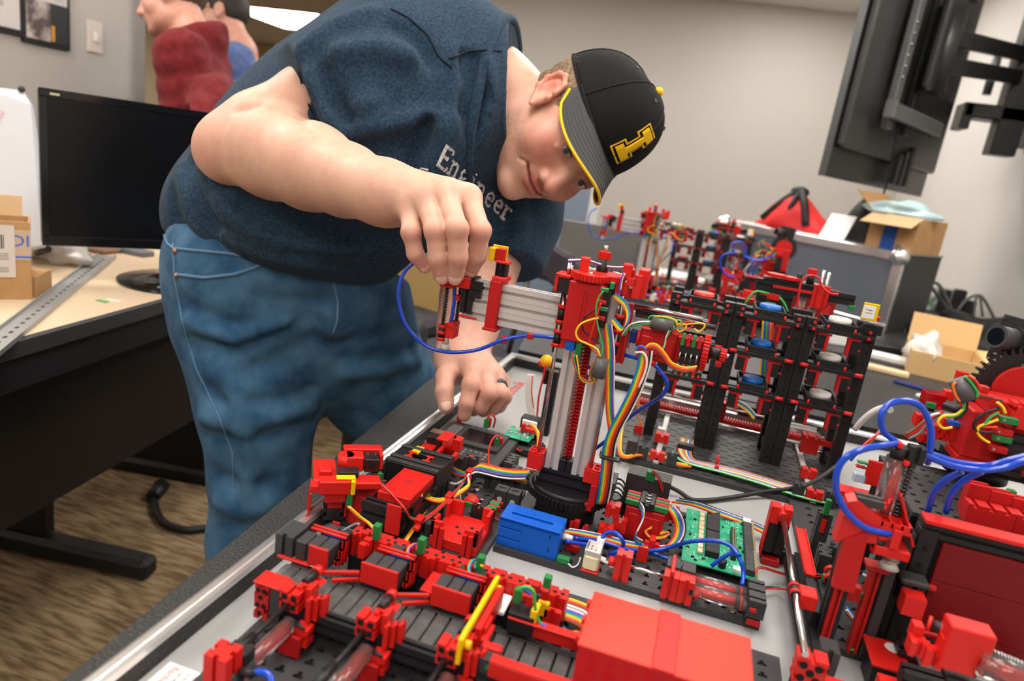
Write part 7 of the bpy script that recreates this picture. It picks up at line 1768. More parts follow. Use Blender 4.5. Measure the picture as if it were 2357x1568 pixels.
b.box(-.0870, -.0300, .4535, .4555, .0380, .0520, .0005); b.box(-.0880, -.0300, .4475, .4555, .0515, .0530, .0004); b.build('guide_rail', RED, label='glossy red guide rail'); b = MB(); b.box(-.0860, -.0280, .3990, .4010, .0380, .0500, .0005); b.box(-.0860, -.0280, .3990, .4070, .0500, .0515, .0004); b.build('guide_rail', RED, label='glossy red guide rail')
# scanner box with red lid over the belt
RG = mat('red_acrylic', (.55, .006, .010), .10, spec=.6, coat=.5); REDL = mat('red_lid', (.78, .035, .018), .42, spec=.4)
lx0, lx1, ly0, ly1, lz = -.0300, .0835, .4020, .4665, .0840
b = MB(); b.box(lx0, lx1, ly0, ly1, lz - .0022, lz, .0006); ob = b.build('lid', REDL, label='orange red lid of the scanner box')
xa = AZ(1521, 1397, lz)[0]; xb_ = AZ(1568, 1411, lz)[0]; ym = (ly0 + ly1) / 2 + .006
for y_ in ((ly0 - .001, ym - .0001), (ym + .0001, ly1 + .001)): box('lid_strip', RED, xa, xb_, *y_, lz - .0010, lz + .0014, .0005, parent=ob)
b = MB()
for a in ((lx0 + .001, lx1 - .001, ly0 + .0015, ly0 + .0035), (lx0 + .001, lx0 + .003, ly0 + .0035, ly1 - .001), (lx1 - .003, lx1 - .001, ly0 + .0035, ly1 - .001)): b.box(*a, .0385, lz - .0023, .0004)
b.build('scanner_box', RG, label='glossy red acrylic front')
for k in range(3): box('lid_clip', RED, lx0 - .0025, lx0, ly1 - .016 - k * .020, ly1 - .010 - k * .020, lz - .006, lz - .001)
b = MB(); b.cyl((lx1 + .0120, .416, .070), (lx1 + .0120, .430, .070), .0050, 16); b.box(lx1 - .001, lx1 + .012, .416, .430, .0695, .0750, .0006); b.build('red_hook', RED)
for sx in (lx0 + .004, lx1 - .012):
    for sy in (ly0 + .008, ly1 - .018): box('box_leg', BLK, sx, sx + .008, sy, sy + .008, .007, .0384)
ribbon('ribbon_cable', [tuple(AZ(*q, z)) for q, z in (((1296, 1400), .022), ((1320, 1408), .020), ((1345, 1420), .018), ((1352, 1440), .012))], (.15, 1, .1), ['brown', 'red', 'orange', 'yellow', 'green', 'blue', 'violet', 'white', 'grey', 'white', 'brown', 'red', 'orange', 'yellow'], .0011)
for k, c in enumerate(('orange', 'yellow', 'orange', 'brown')): wire(c, [tuple(AZ(q[0], q[1] + 3 * k, .012)) for q in ((1312, 1470), (1318, 1456), (1330, 1452), (1342, 1460))], .0012)
# ================================================================== DELIVERY STATION, CONTROLLER, SENSOR STATION
t = thing('delivery_station', 'red and black delivery station with lamps and reader plate beside the aluminium rim', 'station', (-.23, .65, 0))
plate('base_plate', BLK2, -.3120, -.1500, .5760, .7450, 0, .007, keyholes(-.3120, -.1500, .5760, .7450, px=.018, py=.012, w=.010, w2=.003), .003, hm=HOLE)
rd = box('reader', RED, -.2640, -.2285, .5770, .6380, .0360, .0500, .0008, label='flat red reader box'); b = MB()
for k in range(6): b.box(-.258 + k * .005, -.2555 + k * .005, .6372, .6378, .0495, .0503, 0)
for k in range(4): b.box(-.2600 + k * .006, -.2570 + k * .006, .5785, .5790, .0496, .0502, 0)
b.build('slot_mark', HOLE, rd); box('reader_badge', mat('reader_dark', (.45, .010, .008), .5), -.2500, -.2430, .604, .616, .0500, .0503, .0001, parent=rd)
cov = MB(); cov.box(-.2700, -.2240, .5790, .6380, .007, .0355, .0006); cov.build('under_box', BLK); box('glossy_side', mat('gloss_black', ()), -.2285, -.2240, .5775, .6380, .0365, .0420, .0005); gblock('black_block', BLK, -.2740, -.2285, .5640, .5765, .0200, .0420, 'x', 'tl')
box('red_tile', RED, -.2445, -.2290, .5585, .5605, .0190, .0500)
# square frame module
F0 = (-.2880, -.2265, .6400, .6920); b = MB()
for a in ((F0[0], F0[0] + .020, F0[2], F0[3]), (F0[1] - .020, F0[1], F0[2], F0[3]), (F0[0] + .020, F0[1] - .020, F0[2], F0[2] + .017), (F0[0] + .020, F0[1] - .020, F0[3] - .017, F0[3])): b.box(*a, .0280, .0520, .0006)
b.build('square_frame', BLK)
for y_ in (.6405, .6515, .6800): box('frame_rib', BLK2, F0[0], F0[1], y_, y_ + .0065, .0520, .0540)
for x_ in (-.2695, -.2480):
    b = MB(); b.box(x_ - .005, x_ + .004, .6585, .6620, .0520, .0535, .0003); b.box(x_ - .005, x_ + .004, .6705, .6740, .0520, .0535, .0003); b.box(x_ - .002, x_ + .001, .6620, .6705, .0520, .0535, .0003); b.build('red_clip', RED)
gblock('frame_foot', BLK, F0[0] + .002, F0[1] - .002, F0[2] + .002, F0[3] - .002, .007, .0280, 'z', 'tblr')
# lamp arms
def lamp_unit(y, red, dark, hole=True):
    FB('lamp_block', RED, *red, y, .020, .0012); o = FB('lamp_housing', mat('lamp_brown', (.020, .010, .009), .35), *dark, y - .004, .016, .0008); return o
def yawed(px, py, y): g.F = Matrix.Translation(AY(px, py, y)) @ Matrix.Rotation(.575, 4, 'Z')
yawed(736, 1110, .548)
box('lamp_block', RED, 0, .030, 0, .014, -.0142, 0, .0010); box('yellow_cover', YEL, .0302, .0345, 0, .014, -.0142, .0002); box('lamp_top', YEL, .016, .0345, .004, .0125, .0002, .0016); box('lamp_housing', BLK, .018, .0380, .0142, .0270, -.012, .0035)
box('plug', GRN, .0270, .0330, .0010, .0070, -.0270, -.0144); box('red_block', RED2, .0060, .0262, .0020, .0130, -.0240, -.0144); cyl('plug_screw', STEEL, (.0225, .0020, -.0215), (.0225, .0014, -.0215), .0013, 10)
box('arm_plate', RED, -.0050, .0175, .0142, .0620, -.0140, -.0050, .0010); box('arm_plate', RED, .0000, .0120, .0180, .0420, -.0048, .0030, .0010); box('red_tile', RED, -.0080, -.0004, .0030, .0180, -.0130, -.0060)
b = MB(); b.box(-.0075, -.0052, 0, .0220, -.0430, -.0135, .0005, Matrix.Rotation(.06, 4, 'Y')); b.build('red_flap', RED2)
gblock('red_block', RED2, .0100, .0240, .0080, .0220, -.0330, -.0245, 'y', 't'); gblock('black_block', BLK, .0060, .0260, .0080, .0240, -.0460, -.0335, 'y', 'lr'); box('red_panel', RED2, .0265, .0285, .0060, .0300, -.0420, -.0200)
b = MB()
for j in range(3): b.cyl((.0270 + j * .0002, .020 + j * .016, -.0120), (.0274, .020 + j * .016, -.0120), .0024, 10)
g.F = None
FB('red_panel', RED2, (764, 1200), (778, 1240), .5575, .003); FB('red_panel', RED2, (802, 1176), (842, 1216), .5720, .003)
yawed(840, 1058, .592)
hs = box('lamp_housing', mat('lamp_brown', (.020, .010, .009), .35), 0, .0155, 0, .0170, -.0145, 0, .0010); cyl('lamp_lens', HOLE, (.0080, -.0001, -.0070), (.0080, -.0008, -.0070), .0034, 18, parent=hs)
for x_ in (.004, .012): cyl('housing_pin', STEEL, (x_, .013, 0), (x_, .013, .0006), .0012, 8, parent=hs)
box('red_tile', RED, .0160, .0195, .0060, .0200, -.0140, .0015); box('plug', GRN, .0140, .0190, -.0010, .0040, -.0270, -.0150); box('plug', BLK, .0085, .0137, -.0010, .0040, -.0270, -.0150)
b = MB(); b.box(-.0180, -.0005, .0020, .0180, -.0150, .0010, .0010); b.cyl((-.0180, .0100, -.0150), (-.0180, .0100, .0010), .0080, 22); b.box(-.0200, .0195, .0182, .0300, -.0010, .0030, .0008); b.build('lamp_arm', RED, label='red curved lamp arm')
box('arm_plate', RED, -.0300, .0160, -.0200, -.0015, -.0235, -.0160, .0010); g.F = None
box('arm_support', RED2, -.2950, -.2730, .5760, .6100, .0075, .0380)
# far lamp
HB('arm_plate', RED, (945, 1046), (1010, 1022), .0480, .004); hs = FB('lamp_housing', mat('lamp_brown', ()), (982, 1003), (1014, 1030), .7150, .016, .0010); a = AY(997, 1013, .7149); cyl('lamp_lens', HOLE, (a[0], .7150, a[2]), (a[0], .7142, a[2]), .0036, 16, parent=hs); FB('lamp_cap', STEEL, (989, 993), (1024, 1003), .7160, .012)
b = MB(); a0 = AY(1018, 1006, .715); a1 = AY(1032, 1050, .715); b.cyl((a0[0] + .006, .723, a1[2]), (a0[0] + .006, .723, a0[2]), .0085, 20); b.box(a0[0] + .006, a0[0] + .022, .718, .731, a1[2] + .006, a0[2], .0010); b.build('lamp_arm', RED); HB('red_tile', RED, (1005, 1008), (1050, 998), .0740, .003)
for q in ((1003, 1038), (1030, 1056)): HB('finger_plate', RED, q, (q[0] + 26, q[1] - 14), .0500, .006); 
for q in ((1020, 1074), (1040, 1060)): HB('finger_plate', RED, q, (q[0] + 16, q[1] - 16), .0420, .006)
box('arm_support', BLK, -.2880, -.2550, .6960, .7280, .0072, .0430)
hb_ = HB('hazard_tile', YEL, (945, 1038), (978, 1030), .0535, .003)
for k in range(3): a = AZ(952 + 10 * k, 1031 + 3.2 * k, .0537); box('hazard_mark', INK, a[0] - .0012, a[0] + .0012, a[1] - .001, a[1] + .001, .0535, .0538, 0, parent=hb_)
# red holder tray, distributor, small parts
b = MB(); tx0, tx1, ty0, ty1 = -.2050, -.1560, .5790, .6330
b.box(tx0, tx1, ty0, ty1, .0072, .0180, .0008)
for a in ((tx0, tx0 + .004, ty0, ty0 + .016), (tx0, tx0 + .012, ty0, ty0 + .004), (tx1 - .004, tx1, ty0, ty0 + .018), (tx1 - .014, tx1, ty0, ty0 + .004), (tx1 - .004, tx1, ty1 - .018, ty1), (tx1 - .012, tx1, ty1 - .004, ty1), (tx0, tx0 + .004, ty1 - .014, ty1), (tx0, tx0 + .016, ty1 - .004, ty1)): b.box(*a, .0180, .0345, .0006)
tr_ = b.build('holder_tray', RED, label='red holder tray with raised corners')
for q in ((-.186, .606), (-.172, .612), (-.180, .596)): cyl('tray_hole', HOLE, (q[0], q[1], .0178), (q[0], q[1], .0182), .0022, 10, parent=tr_)
for x_ in (tx0 + .007, tx0 + .013, tx1 - .012, tx1 - .006): gblock('red_block', RED, x_ - .0022, x_ + .0022, ty0 - .004, ty0 - .0002, .0075, .0300, 'z', '')
gblock('distributor', BLK, -.1830, -.1690, .6370, .6640, .0072, .0300, 'y', 't'); 
for k in range(2): cyl('contact', STEEL, (-.180, .642 + k * .010, .0305), (-.174, .642 + k * .010, .0305), .0011, 6); plug(-.1930, .6400 + k * .011, .0240, .0098, .0045, .0055); plug(-.1685, .6400 + k * .011, .0240, .0110, .0070, .0060); plug(-.1950, .6450 + k * .011, .0240, .0110, .0045, .0055, RED2); plug(-.1680, .6480 + k * .010, .0240, .0130, .0030, .0055, RED2)
for x_ in (-.2080, -.1930, -.1780): gblock('black_block', BLK2, x_ + .010, x_ + .0245, .7270, .7420, .0072, .0290, 'z', 'b')
for x_ in (-.1740, -.1590): 
    o = box('black_block', BLK2, x_, x_ + .0146, .6870, .7020, .0072, .0290, .0008); cyl('block_hole', ALU, (x_ + .0073, .6868, .0180), (x_ + .0073, .6873, .0180), .0030, 12, parent=o); box('block_slot', HOLE, x_ + .003, x_ + .0116, .693, .696, .0288, .0292, 0, parent=o)
for q in ((-.2250, .6000), (-.2250, .6160), (-.2150, .5900)): gblock('black_block', BLK2, q[0], q[0] + .0145, q[1], q[1] + .0145, .0072, .0215, 'z', 'tb')
gblock('black_block', BLK2, -.2270, -.2120, .7260, .7410, .0072, .0380, 'z', 'lrb'); cyl('red_pin', RED, (-.2195, .7320, .0380), (-.2195, .7320, .0386), .0024, 10)
cyl('screw', STEEL, (-.2010, .7130, .007), (-.2010, .7130, .0088), .0036, 14, .0028)
HY2 = lambda z, *q: [tuple(AZ(a, b_, z_)) for (a, b_), z_ in zip(q, z)]
wire('brown', HY2((.066, .055, .052, .050, .034, .028), (888, 1107), (878, 1112), (905, 1140), (930, 1170), (944, 1192), (958, 1196))); wire('red', HY2((.062, .055, .050, .036, .028), (874, 1112), (906, 1142), (932, 1172), (945, 1194), (960, 1198)), .0010); wire('green', HY2((.050, .036, .028), (922, 1160), (942, 1188), (958, 1195)), .0008)
for c, d_ in (('orange', 0), ('yellow', 4)): wire(c, HY2((.040, .030, .024, .02), (800 + d_, 1166), (826 + d_, 1190), (848 + d_, 1206), (866 + d_ / 2, 1226)), .0011)
for c, d_ in (('yellow', 0), ('yellow', 4), ('orange', 7)): wire(c, HY2((.042, .030, .026, .028, .026, .022), (970, 1136 + d_), (1000, 1148 + d_), (1028, 1146 + d_), (1062, 1128 + d_), (1080, 1112 + d_), (1078, 1098)), .0012)
for c, d_ in (('red', 0), ('red', 4), ('brown', 8)): wire(c, HY2((.018, .024, .028, .03, .026), (962, 1204 + d_), (1000, 1176 + d_), (1036, 1142 + d_), (1060, 1116), (1080, 1084)), .0011)
for c, d_ in (('orange', 0), ('yellow', 5)): wire(c, HY2((.022, .020, .016), (986 + d_, 1158), (966 + d_, 1192), (930 + d_, 1246)), .0012)
for q in ((966, 1196), (1035, 1142), (1082, 1086)): a = AZ(*q, .028); b = MB(); b.box(a[0] - .004, a[0] + .004, a[1] - .006, a[1] + .006, a[2] - .003, a[2] + .003, .0008, None); b.box(a[0] - .001, a[0] + .005, a[1] - .013, a[1] - .006, a[2] - .006, a[2] - .002, .0006); b.build('cable_clip', RED)
ribbon('ribbon_cable', HY2((.030, .026, .022, .018), (1092, 1078), (1070, 1092), (1050, 1086), (1036, 1078)), (.3, .8, .4), ['red', 'blue', 'green', 'orange'], .0012)
wire('white', HY2((.030, .028, .022, .016, .014), (1100, 1072), (1082, 1090), (1066, 1106), (1050, 1114), (1036, 1112)), .0016); wire('violet', HY2((.03, .026, .02, .014), (1102, 1074), (1084, 1094), (1064, 1110), (1040, 1114)), .0014); wire('white', HY2((.028, .022, .016, .018, .026, .022), (1078, 1100), (1076, 1120), (1060, 1136), (1064, 1156), (1090, 1160), (1150, 1174)), .0010); wire('black', HY2((.026, .028, .022, .02), (1064, 1152), (1085, 1158), (1120, 1166), (1152, 1178)), .0010); 
for k in range(3): wire(('red', 'brown', 'red')[k], HY2((.028, .020, .018), (1100, 1160 + 4 * k), (1125, 1178 + 4 * k), (1150, 1186 + 6 * k)), .0009)
a = AZ(1088, 1156, .028); b = MB(); b.cyl((a[0] - .007, a[1], a[2] + .001), (a[0] + .007, a[1], a[2] + .001), .0045, 12); b.build('cable_clip', RED)
# controller
t = thing('controller_unit', 'black controller unit with glossy display and rows of sockets behind the delivery station', 'controller', (-.24, .81, 0))
C0 = (-.2930, -.1930, .7560, .8660); box('housing', BLK2, *C0, .0005, .0210, .0015); box('raised_top', BLK2, C0[0] + .002, C0[1] - .012, C0[2] + .036, C0[3] - .016, .0210, .0260, .0012); box('display', mat('gloss_display', (.004, .006, .010), .08, spec=.7), C0[0] + .032, C0[1] - .020, C0[2] + .046, C0[3] - .026, .0260, .0263, .0001); box('speaker_grille', mat('grille_grey', (.16, .16, .165), .5), C0[0] + .010, C0[0] + .024, C0[2] + .045, C0[3] - .026, .0260, .0264, .0001)
for k in range(4): box('grille_bar', BLK, C0[0] + .0115 + k * .003, C0[0] + .0125 + k * .003, C0[2] + .047, C0[3] - .028, .0264, .0266, 0)
b = MB()
for j in range(3):
    for i in range(8): b.box(C0[0] + .026 + i * .0072, C0[0] + .029 + i * .0072, C0[2] + .010 + j * .008, C0[2] + .0125 + j * .008, .0210, .0213, 0)
b.build('socket_labels', mat('socket_grey', (.30, .30, .31), .5)); b = MB()
for i in range(8): b.box(C0[0] + .020 + i * .0085, C0[0] + .025 + i * .0085, C0[3] - .010, C0[3] - .005, .0210, .0213, 0)
b.build('socket_labels', mat('socket_grey', ()))
for (px, py), m_, h_ in (((1056, 975), RED2, .014), ((1118, 985), GRN, .013), ((1124, 983), RED2, .013), ((1143, 1032), GRN, .014), ((1150, 1030), RED2, .014)):
    a = AZ(px, py, .0212); box('plug', m_, a[0] - .0030, a[0] + .0030, a[1] - .003, a[1] + .003, .0212, .0212 + h_)
wire('red', HY2((.036, .045, .048, .04, .022), (1122, 968), (1124, 960), (1132, 956), (1140, 964), (1136, 984)), .0013); wire('red', HY2((.036, .046, .046, .036, .022, .020), (1150, 1012), (1146, 1004), (1136, 1008), (1126, 1030), (1124, 1060), (1126, 1076)), .0013); wire('brown', HY2((.036, .044, .03), (1057, 958), (1062, 948), (1066, 964)), .0008)
for q in ((-.190, .775), (-.190, .792), (-.176, .760), (-.162, .760)): gblock('black_block', BLK2, q[0], q[0] + .012, q[1], q[1] + .0145, .0005, .022, 'z', 'lr')
# sensor station
t = thing('sensor_station', 'black sensor stand with yellow ball, white flat cable and small green board', 'sensor', (-.19, .93, 0))
sp = AY(1250, 1000, .945); b = MB(); b.box(sp[0] - .0070, sp[0] + .0080, .942, .955, .0005, .1000, .0010); b.box(sp[0] - .0135, sp[0] - .0070, .942, .955, .078, .100, .0010); b.build('stand', BLK); bl = AY(1262, 828, .948); b = MB(); b.sphere((bl[0] - .002, .948, .111), .0095, 16, 10, z0=-1); b.build('ball', mat('ball_yellow', (.88, .42, .0), .4)); cyl('ball_socket', RED, (bl[0] - .012, .946, .104), (bl[0] - .006, .947, .1085), .004, 12)
b = MB(); pts = WP([(1222, 862), (1218, 882), (1216, 910), (1222, 950), (1230, 985)], [.950, .945, .94, .935, .93]); 
for k in range(7): b.tube([Vector(p) + Vector((k * .0014 - .004, k * .0006, 0)) for p in pts], .0009, 6, 4)
b.build('flat_cable', mat('flat_cable_white', (.66, .62, .56), .5)); wire('red', WP([(1257, 838), (1250, 870), (1240, 915), (1236, 960), (1232, 990)], .938), .0016); wire('red', WP([(1226, 865), (1224, 900), (1230, 950)], .940), .0008)
box('sensor_base', BLK, -.216, -.160, .850, .885, .0005, .0150, .004); pb_ = box('circuit_board', PCB, -.2150, -.1780, .850, .893, .0230, .0243, .0002); b = MB(); random.seed(5)
for k in range(40): x_, y_ = random.uniform(-.213, -.181), random.uniform(.853, .889); b.box(x_, x_ + random.uniform(.001, .004), y_, y_ + random.uniform(.001, .004), .0243, .0243 + random.uniform(.0005, .004), 0)
b.build('component', mat('component_grey', (.45, .46, .44), .5), pb_, kind='stuff'); cyl('standoff', WHT, (-.212, .855, .015), (-.212, .855, .023), .002, 8); cyl('standoff', WHT, (-.182, .888, .015), (-.182, .888, .023), .002, 8)
box('connector', BLK, -.205, -.178, .898, .915, .0005, .038, .001); box('connector', WHT, -.202, -.180, .894, .898, .028, .036, .001); FB('red_block', RED, (1200, 975), (1206, 998), .868, .006); FB('red_block', RED, (1204, 984), (1232, 1000), .870, .008); wire('orange', WP([(1215, 976), (1228, 984), (1238, 1005), (1236, 1040), (1230, 1085)], [.90, .88, .86, .82, .76]), .0018); wire('yellow', WP([(1219, 976), (1232, 984), (1242, 1005), (1240, 1040), (1234, 1085)], [.90, .88, .86, .82, .76]), .0014)
wire('black', WP([(1203, 985), (1203, 1005), (1204, 1030)], .862), .0009); wire('red', HY2((.012, .01, .01, .012), (1186, 1030), (1196, 1038), (1206, 1034), (1212, 1030)), .0013)
# ================================================================== PROCESSING STATION (right)
t = thing('processing_station', 'processing station with red oven box shaded by its colour, black girders and suction trolley at the right edge', 'station', (.3, .72, 0)); PROC = t
plate('base_plate', BLK2, .165, .530, .6110, .960, 0, .007, keyholes(.165, .530, .6110, .960, px=.02, py=.02, w=.008, w2=.003), .003, hm=HOLE)
# trolley rail left of the oven: brackets, rod, slide
gblock('black_block', BLK, .1210, .1500, .7500, .7640, .0005, .0150, 'x', 't'); gblock('black_block', BLK, .1205, .1405, .7400, .7540, .0150, .0500, 'z', 'b'); box('red_foot', RED2, .1215, .1400, .7380, .7495, .0005, .0080); gblock('red_block', RED, .1200, .1400, .7390, .7540, .0500, .0690, 'y', 'tb'); box('red_tile', RED, .1180, .1200, .7390, .7550, .010, .0690); cyl('collar', RED, (.1305, .7330, .0620), (.1305, .7390, .0620), .0046, 14)
cyl('guide_rod', STEEL, (.1300, .505, .0590), (.1305, .738, .0620), .0026, 14)
gblock('red_block', RED, .1260, .1480, .5050, .5200, .0330, .0560, 'y', 'tblr'); bb = MB()
for hx, hz in ((.131, .050), (.142, .050), (.131, .039), (.142, .039), (.1368, .0445)): bb.cyl((hx, .5048, hz), (hx, .5042, hz), .0030, 12)
bb.build('block_hole', HOLE); gblock('black_block', BLK, .1300, .1480, .5060, .5300, .0005, .0330, 'x', 'l'); gblock('red_block', RED, .1500, .1660, .5080, .5220, .0200, .0360, 'x', 'l')
for z_ in (.054, .066): pass
for y_ in (.585, .596): cyl('rod_clamp', RED, (.1302, y_, .0600), (.1303, y_ + .004, .0600), .0050, 16)
cyl('rod_bush', BLK, (.1302, .584, .0600), (.1303, .602, .0600), .0042, 14); b = MB(); b.box(.1335, .1480, .583, .600, .0500, .0640, .0010); b.build('red_bracket', RED)
b = MB(); b.box(.1490, .1600, .660, .758, .0420, .0440, .0004); b.box(.1490, .1505, .660, .758, .0440, .0458, .0004); b.box(.1585, .1600, .660, .758, .0440, .0458, .0004); b.build('slide', RED, label='red channel slide')
gblock('black_beam', BLK, .1420, .1560, .5600, .7350, .0120, .0260, 'y', 'tl'); gblock('black_beam', BLK, .1500, .1700, .6000, .6600, .0262, .0415, 'y', 't'); gblock('black_block', BLK2, .1500, .1640, .540, .5590, .0005, .045, 'z', 'b'); gblock('black_block', BLK2, .1720, .1860, .7700, .7840, .007, .062, 'z', 'l'); box('plug', GRN, .1745, .1800, .7660, .7720, .062, .080); box('red_tile', RED, .1760, .1810, .7685, .7698, .040, .056)
gblock('red_block', RED2, .1480, .1640, .5602, .5900, .0080, .0120, 'y', ''); box('red_panel', RED2, .1430, .1620, .5740, .5760, .0005, .0110)
for q in ((.1740, .735), (.1880, .745), (.1720, .720)): gblock('black_block', BLK2, q[0], q[0] + .012, q[1], q[1] + .014, .007, .038, 'z', 'lr')
plug(.1640, .655, .0416, .006, .005, .0080); cyl('lens_ring', RED, (.1710, .652, .0470), (.1710, .657, .0470), .0062, 16); cyl('lens_ring', RED, (.1725, .664, .0490), (.1725, .669, .0490), .0062, 16); cyl('lens_barrel', BLK, (.1700, .650, .0465), (.1730, .672, .0495), .0048, 14)
wire('brown', HY((1900, 1326, .034), (1890, 1324, .040), (1880, 1322, .040)), .001)
# suction trolley
gblock('black_beam', BLK, .1560, .1700, .5900, .6050, .0072, .1350, 'z', 'l'); b = MB(); b.prism([(.1530, .1235), (.1545, .0790), (.1715, .0790), (.1690, .1370)], 'y', .5800, .5895); b.f = [q[::-1] for q in b.f]; b.build('pillar_panel', RED2, label='red pillar front'); gblock('red_strip', RED2, .1585, .1650, .5855, .5895, .0130, .0785, 'z', 'b')
b = MB(); b.prism([(.1470, .1180), (.1480, .1560), (.1545, .1590), (.1760, .1480), (.1770, .1260), (.1530, .1235)], 'y', .5820, .5990); b.f = [q[::-1] for q in b.f]; b.build('trolley_head', RED, label='red trolley head'); gblock('black_block', BLK2, .1550, .1760, .5860, .6000, .1545, .1605, 'x', 't')
b = MB(); b.box(.1760, .1990, .5820, .6140, .1390, .1430, .0006); b.box(.1760, .2030, .5800, .6120, .1180, .1260, .0008)
for x_ in (.1760, .1835, .1910, .1975): b.box(x_, x_ + .0015, .5820, .6140, .1430, .1470, 0)
for y_ in (.5820, .5970, .6125): b.box(.1760, .1990, y_, y_ + .0015, .1430, .1470, 0)
b.build('gripper_head', RED); b = MB(); M = Matrix.Translation((.1985, .600, .1420)) @ Matrix.Rotation(-.45, 4, 'Y'); b.box(0, .0020, -.010, .014, -.016, .030, .0005, M); b.build('red_flap', RED)
cyl('rod_clamp', RED, (.1800, .5860, .1180), (.1800, .5860, .1215), .0056, 16); cyl('rod_clamp', RED, (.1800, .5860, .1310), (.1800, .5860, .1345), .0056, 16); cyl('rod_bush', BLK, (.1800, .5860, .1215), (.1800, .5860, .1310), .0046, 14); box('hose_clip', RED, .1855, .1920, .5775, .5800, .1270, .1440)
b = MB(); b.cyl((.1950, .596, .1180), (.1950, .596, .1110), .0052, 18, .0060); b.cyl((.1950, .596, .1110), (.1950, .596, .1075), .0070, 18, .0050); b.cyl((.1950, .596, .1075), (.1950, .596, .1030), .0048, 18, .0085); b.build('suction_cup', mat('clear_silicone', (.80, .76, .70), .3, trans=.5))
for x_, m_ in ((.1790, GLASS), (.1900, None)):
    if m_: cyl('cylinder_tube', GLASS, (x_, .602, .146), (x_ - .0005, .602, .196), .0078, 22); cyl('piston', REDT, (x_ + .002, .602, .147), (x_ + .002, .602, .197), .0028, 12); cyl('cylinder_end', BLK, (x_, .602, .196), (x_, .602, .206), .0066, 16)
    else:
        cyl('spring_rod', BLK, (x_, .600, .143), (x_, .600, .200), .0020, 10); tube('spring', DSTEEL, [(x_ + .0032 * math.cos(a), .600 + .0032 * math.sin(a), .147 + .048 * a / (2 * PI * 15)) for a in [2 * PI * i / 10 for i in range(151)]], .0007, 5, 1); gblock('black_block', BLK, x_ - .006, x_ + .006, .594, .606, .196, .2100, 'z', 'b')
FB('red_clip', RED, (2070, 1020), (2078, 1035), .592, .01); FB('red_clip', RED, (2083, 1062), (2093, 1075), .592, .01)
YH = lambda y, *q: WP(q, y)
tube('hose', HOSE, YH([.598, .590, .582, .578, .576, .575, .575, .576, .578], (2085, 1212), (2070, 1225), (2040, 1228), (1990, 1214), (1950, 1180), (1927, 1135), (1926, 1090), (1945, 1055), (1985, 1035)) + YH([.585, .595, .60], (2030, 1026), (2058, 1022), (2066, 1020)), .0027, 10, 5)
tube('hose', HOSE, YH([.600, .598, .596, .60, .606, .61, .612], (2064, 1018), (2035, 995), (2028, 960), (2045, 932), (2082, 923), (2118, 935), (2140, 975)) + YH([.612, .614, .62], (2143, 1015), (2138, 1050), (2135, 1066)), .0027, 10, 5)
tube('hose', HOSE, YH([.606, .61, .615, .62, .62, .62, .62], (2104, 1034), (2140, 1052), (2190, 1072), (2250, 1082), (2310, 1078), (2350, 1064), (2400, 1050)), .0027, 10, 5); tube('hose', HOSE, YH([.61, .615, .622, .63, .63, .63], (2110, 1042), (2150, 1048), (2200, 1064), (2270, 1072), (2330, 1058), (2400, 1040)), .0027, 10, 5)
for d_ in (0, 1): tube('hose', HOSE, YH([.625, .63, .635, .64], (2215 + 45 * d_, 1086), (2175 + 45 * d_, 1106), (2148 + 42 * d_, 1138), (2135 + 42 * d_, 1180)), .0027, 10, 5)
# oven
OY = .6150; OX = .2400
RED_SHADED = mat('shaded_red_panel', (.17, .002, .004), .45, spec=.35)  # red oven front, its shading put into a darker base colour
pf = [AY(2172, 1252, OY), AY(2090, 1545, OY)]; ox0 = pf[0][0]; oz1 = pf[0][2]
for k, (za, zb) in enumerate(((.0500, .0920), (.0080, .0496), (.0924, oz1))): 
    for j in range(3): box('oven_panel', RED_SHADED, ox0 + j * .085, ox0 + .0846 + j * .085, OY, OY + .004, za, zb, .0004)
b = MB(); b.box(ox0 + .004, ox0 + .25, OY + .0042, .78, .0075, oz1, .001); b.build('oven_body', BLK)
gblock('oven_frame', BLK, ox0 - .018, ox0 + .26, OY + .003, OY + .018, oz1 + .001, oz1 + .014, 'x', 'l'); box('oven_trim', RED, ox0 - .018, ox0 + .26, OY - .002, OY + .016, oz1 + .0142, oz1 + .018, .0006, label='red strip along the top of the oven')
for x_, h_ in ((ox0 - .0185, .135), (ox0 - .034, .128)): 
    o = box('girder', BLK, x_, x_ + .0145, OY + .002, OY + .0165, .0072, h_); bb = MB()
    for k in range(7): bb.cyl((x_ + .0072, OY + .0018, .022 + k * .016), (x_ + .0072, OY + .0012, .022 + k * .016), .0022, 8)
    bb.build('girder_hole', HOLE, o)
gblock('red_block', RED, .2100, .2260, .5830, .5980, .0710, .0880, 'z', ''); gblock('black_block', BLK, .2120, .2280, .5985, .6165, .068, .0900, 'y', 'tl'); box('black_clip', BLK2, .2080, .2300, .5960, .6140, .0905, .0960, .002); box('red_tile', RED, .2290, .2400, .6100, .6148, .0850, .0890); box('girder', BLK2, .1980, .2060, .6060, .6180, .0072, .1330); gblock('girder', RED2, .1880, .1960, .6080, .6180, .0072, .0920, 'z', 'b'); box('red_tile', RED2, .1820, .2000, .6020, .6180, .0920, .0960)
box('yellow_tile', YEL, .2050, .2120, .6240, .6255, .1180, .1250)
wire('white', YH([.62] * 5, (1986, 1322), (2006, 1336), (2014, 1368), (2006, 1400), (1990, 1412)), .0011); wire('violet', YH([.615] * 4, (1990, 1392), (2002, 1390), (2006, 1376), (2012, 1384)), .001); FB('plug', GRN, (1976, 1364), (1992, 1386), .612, .006); FB('plug', RED2, (1994, 1364), (2008, 1382), .612, .006); FB('red_block', RED2, (1958, 1350), (1976, 1390), .606, .008)
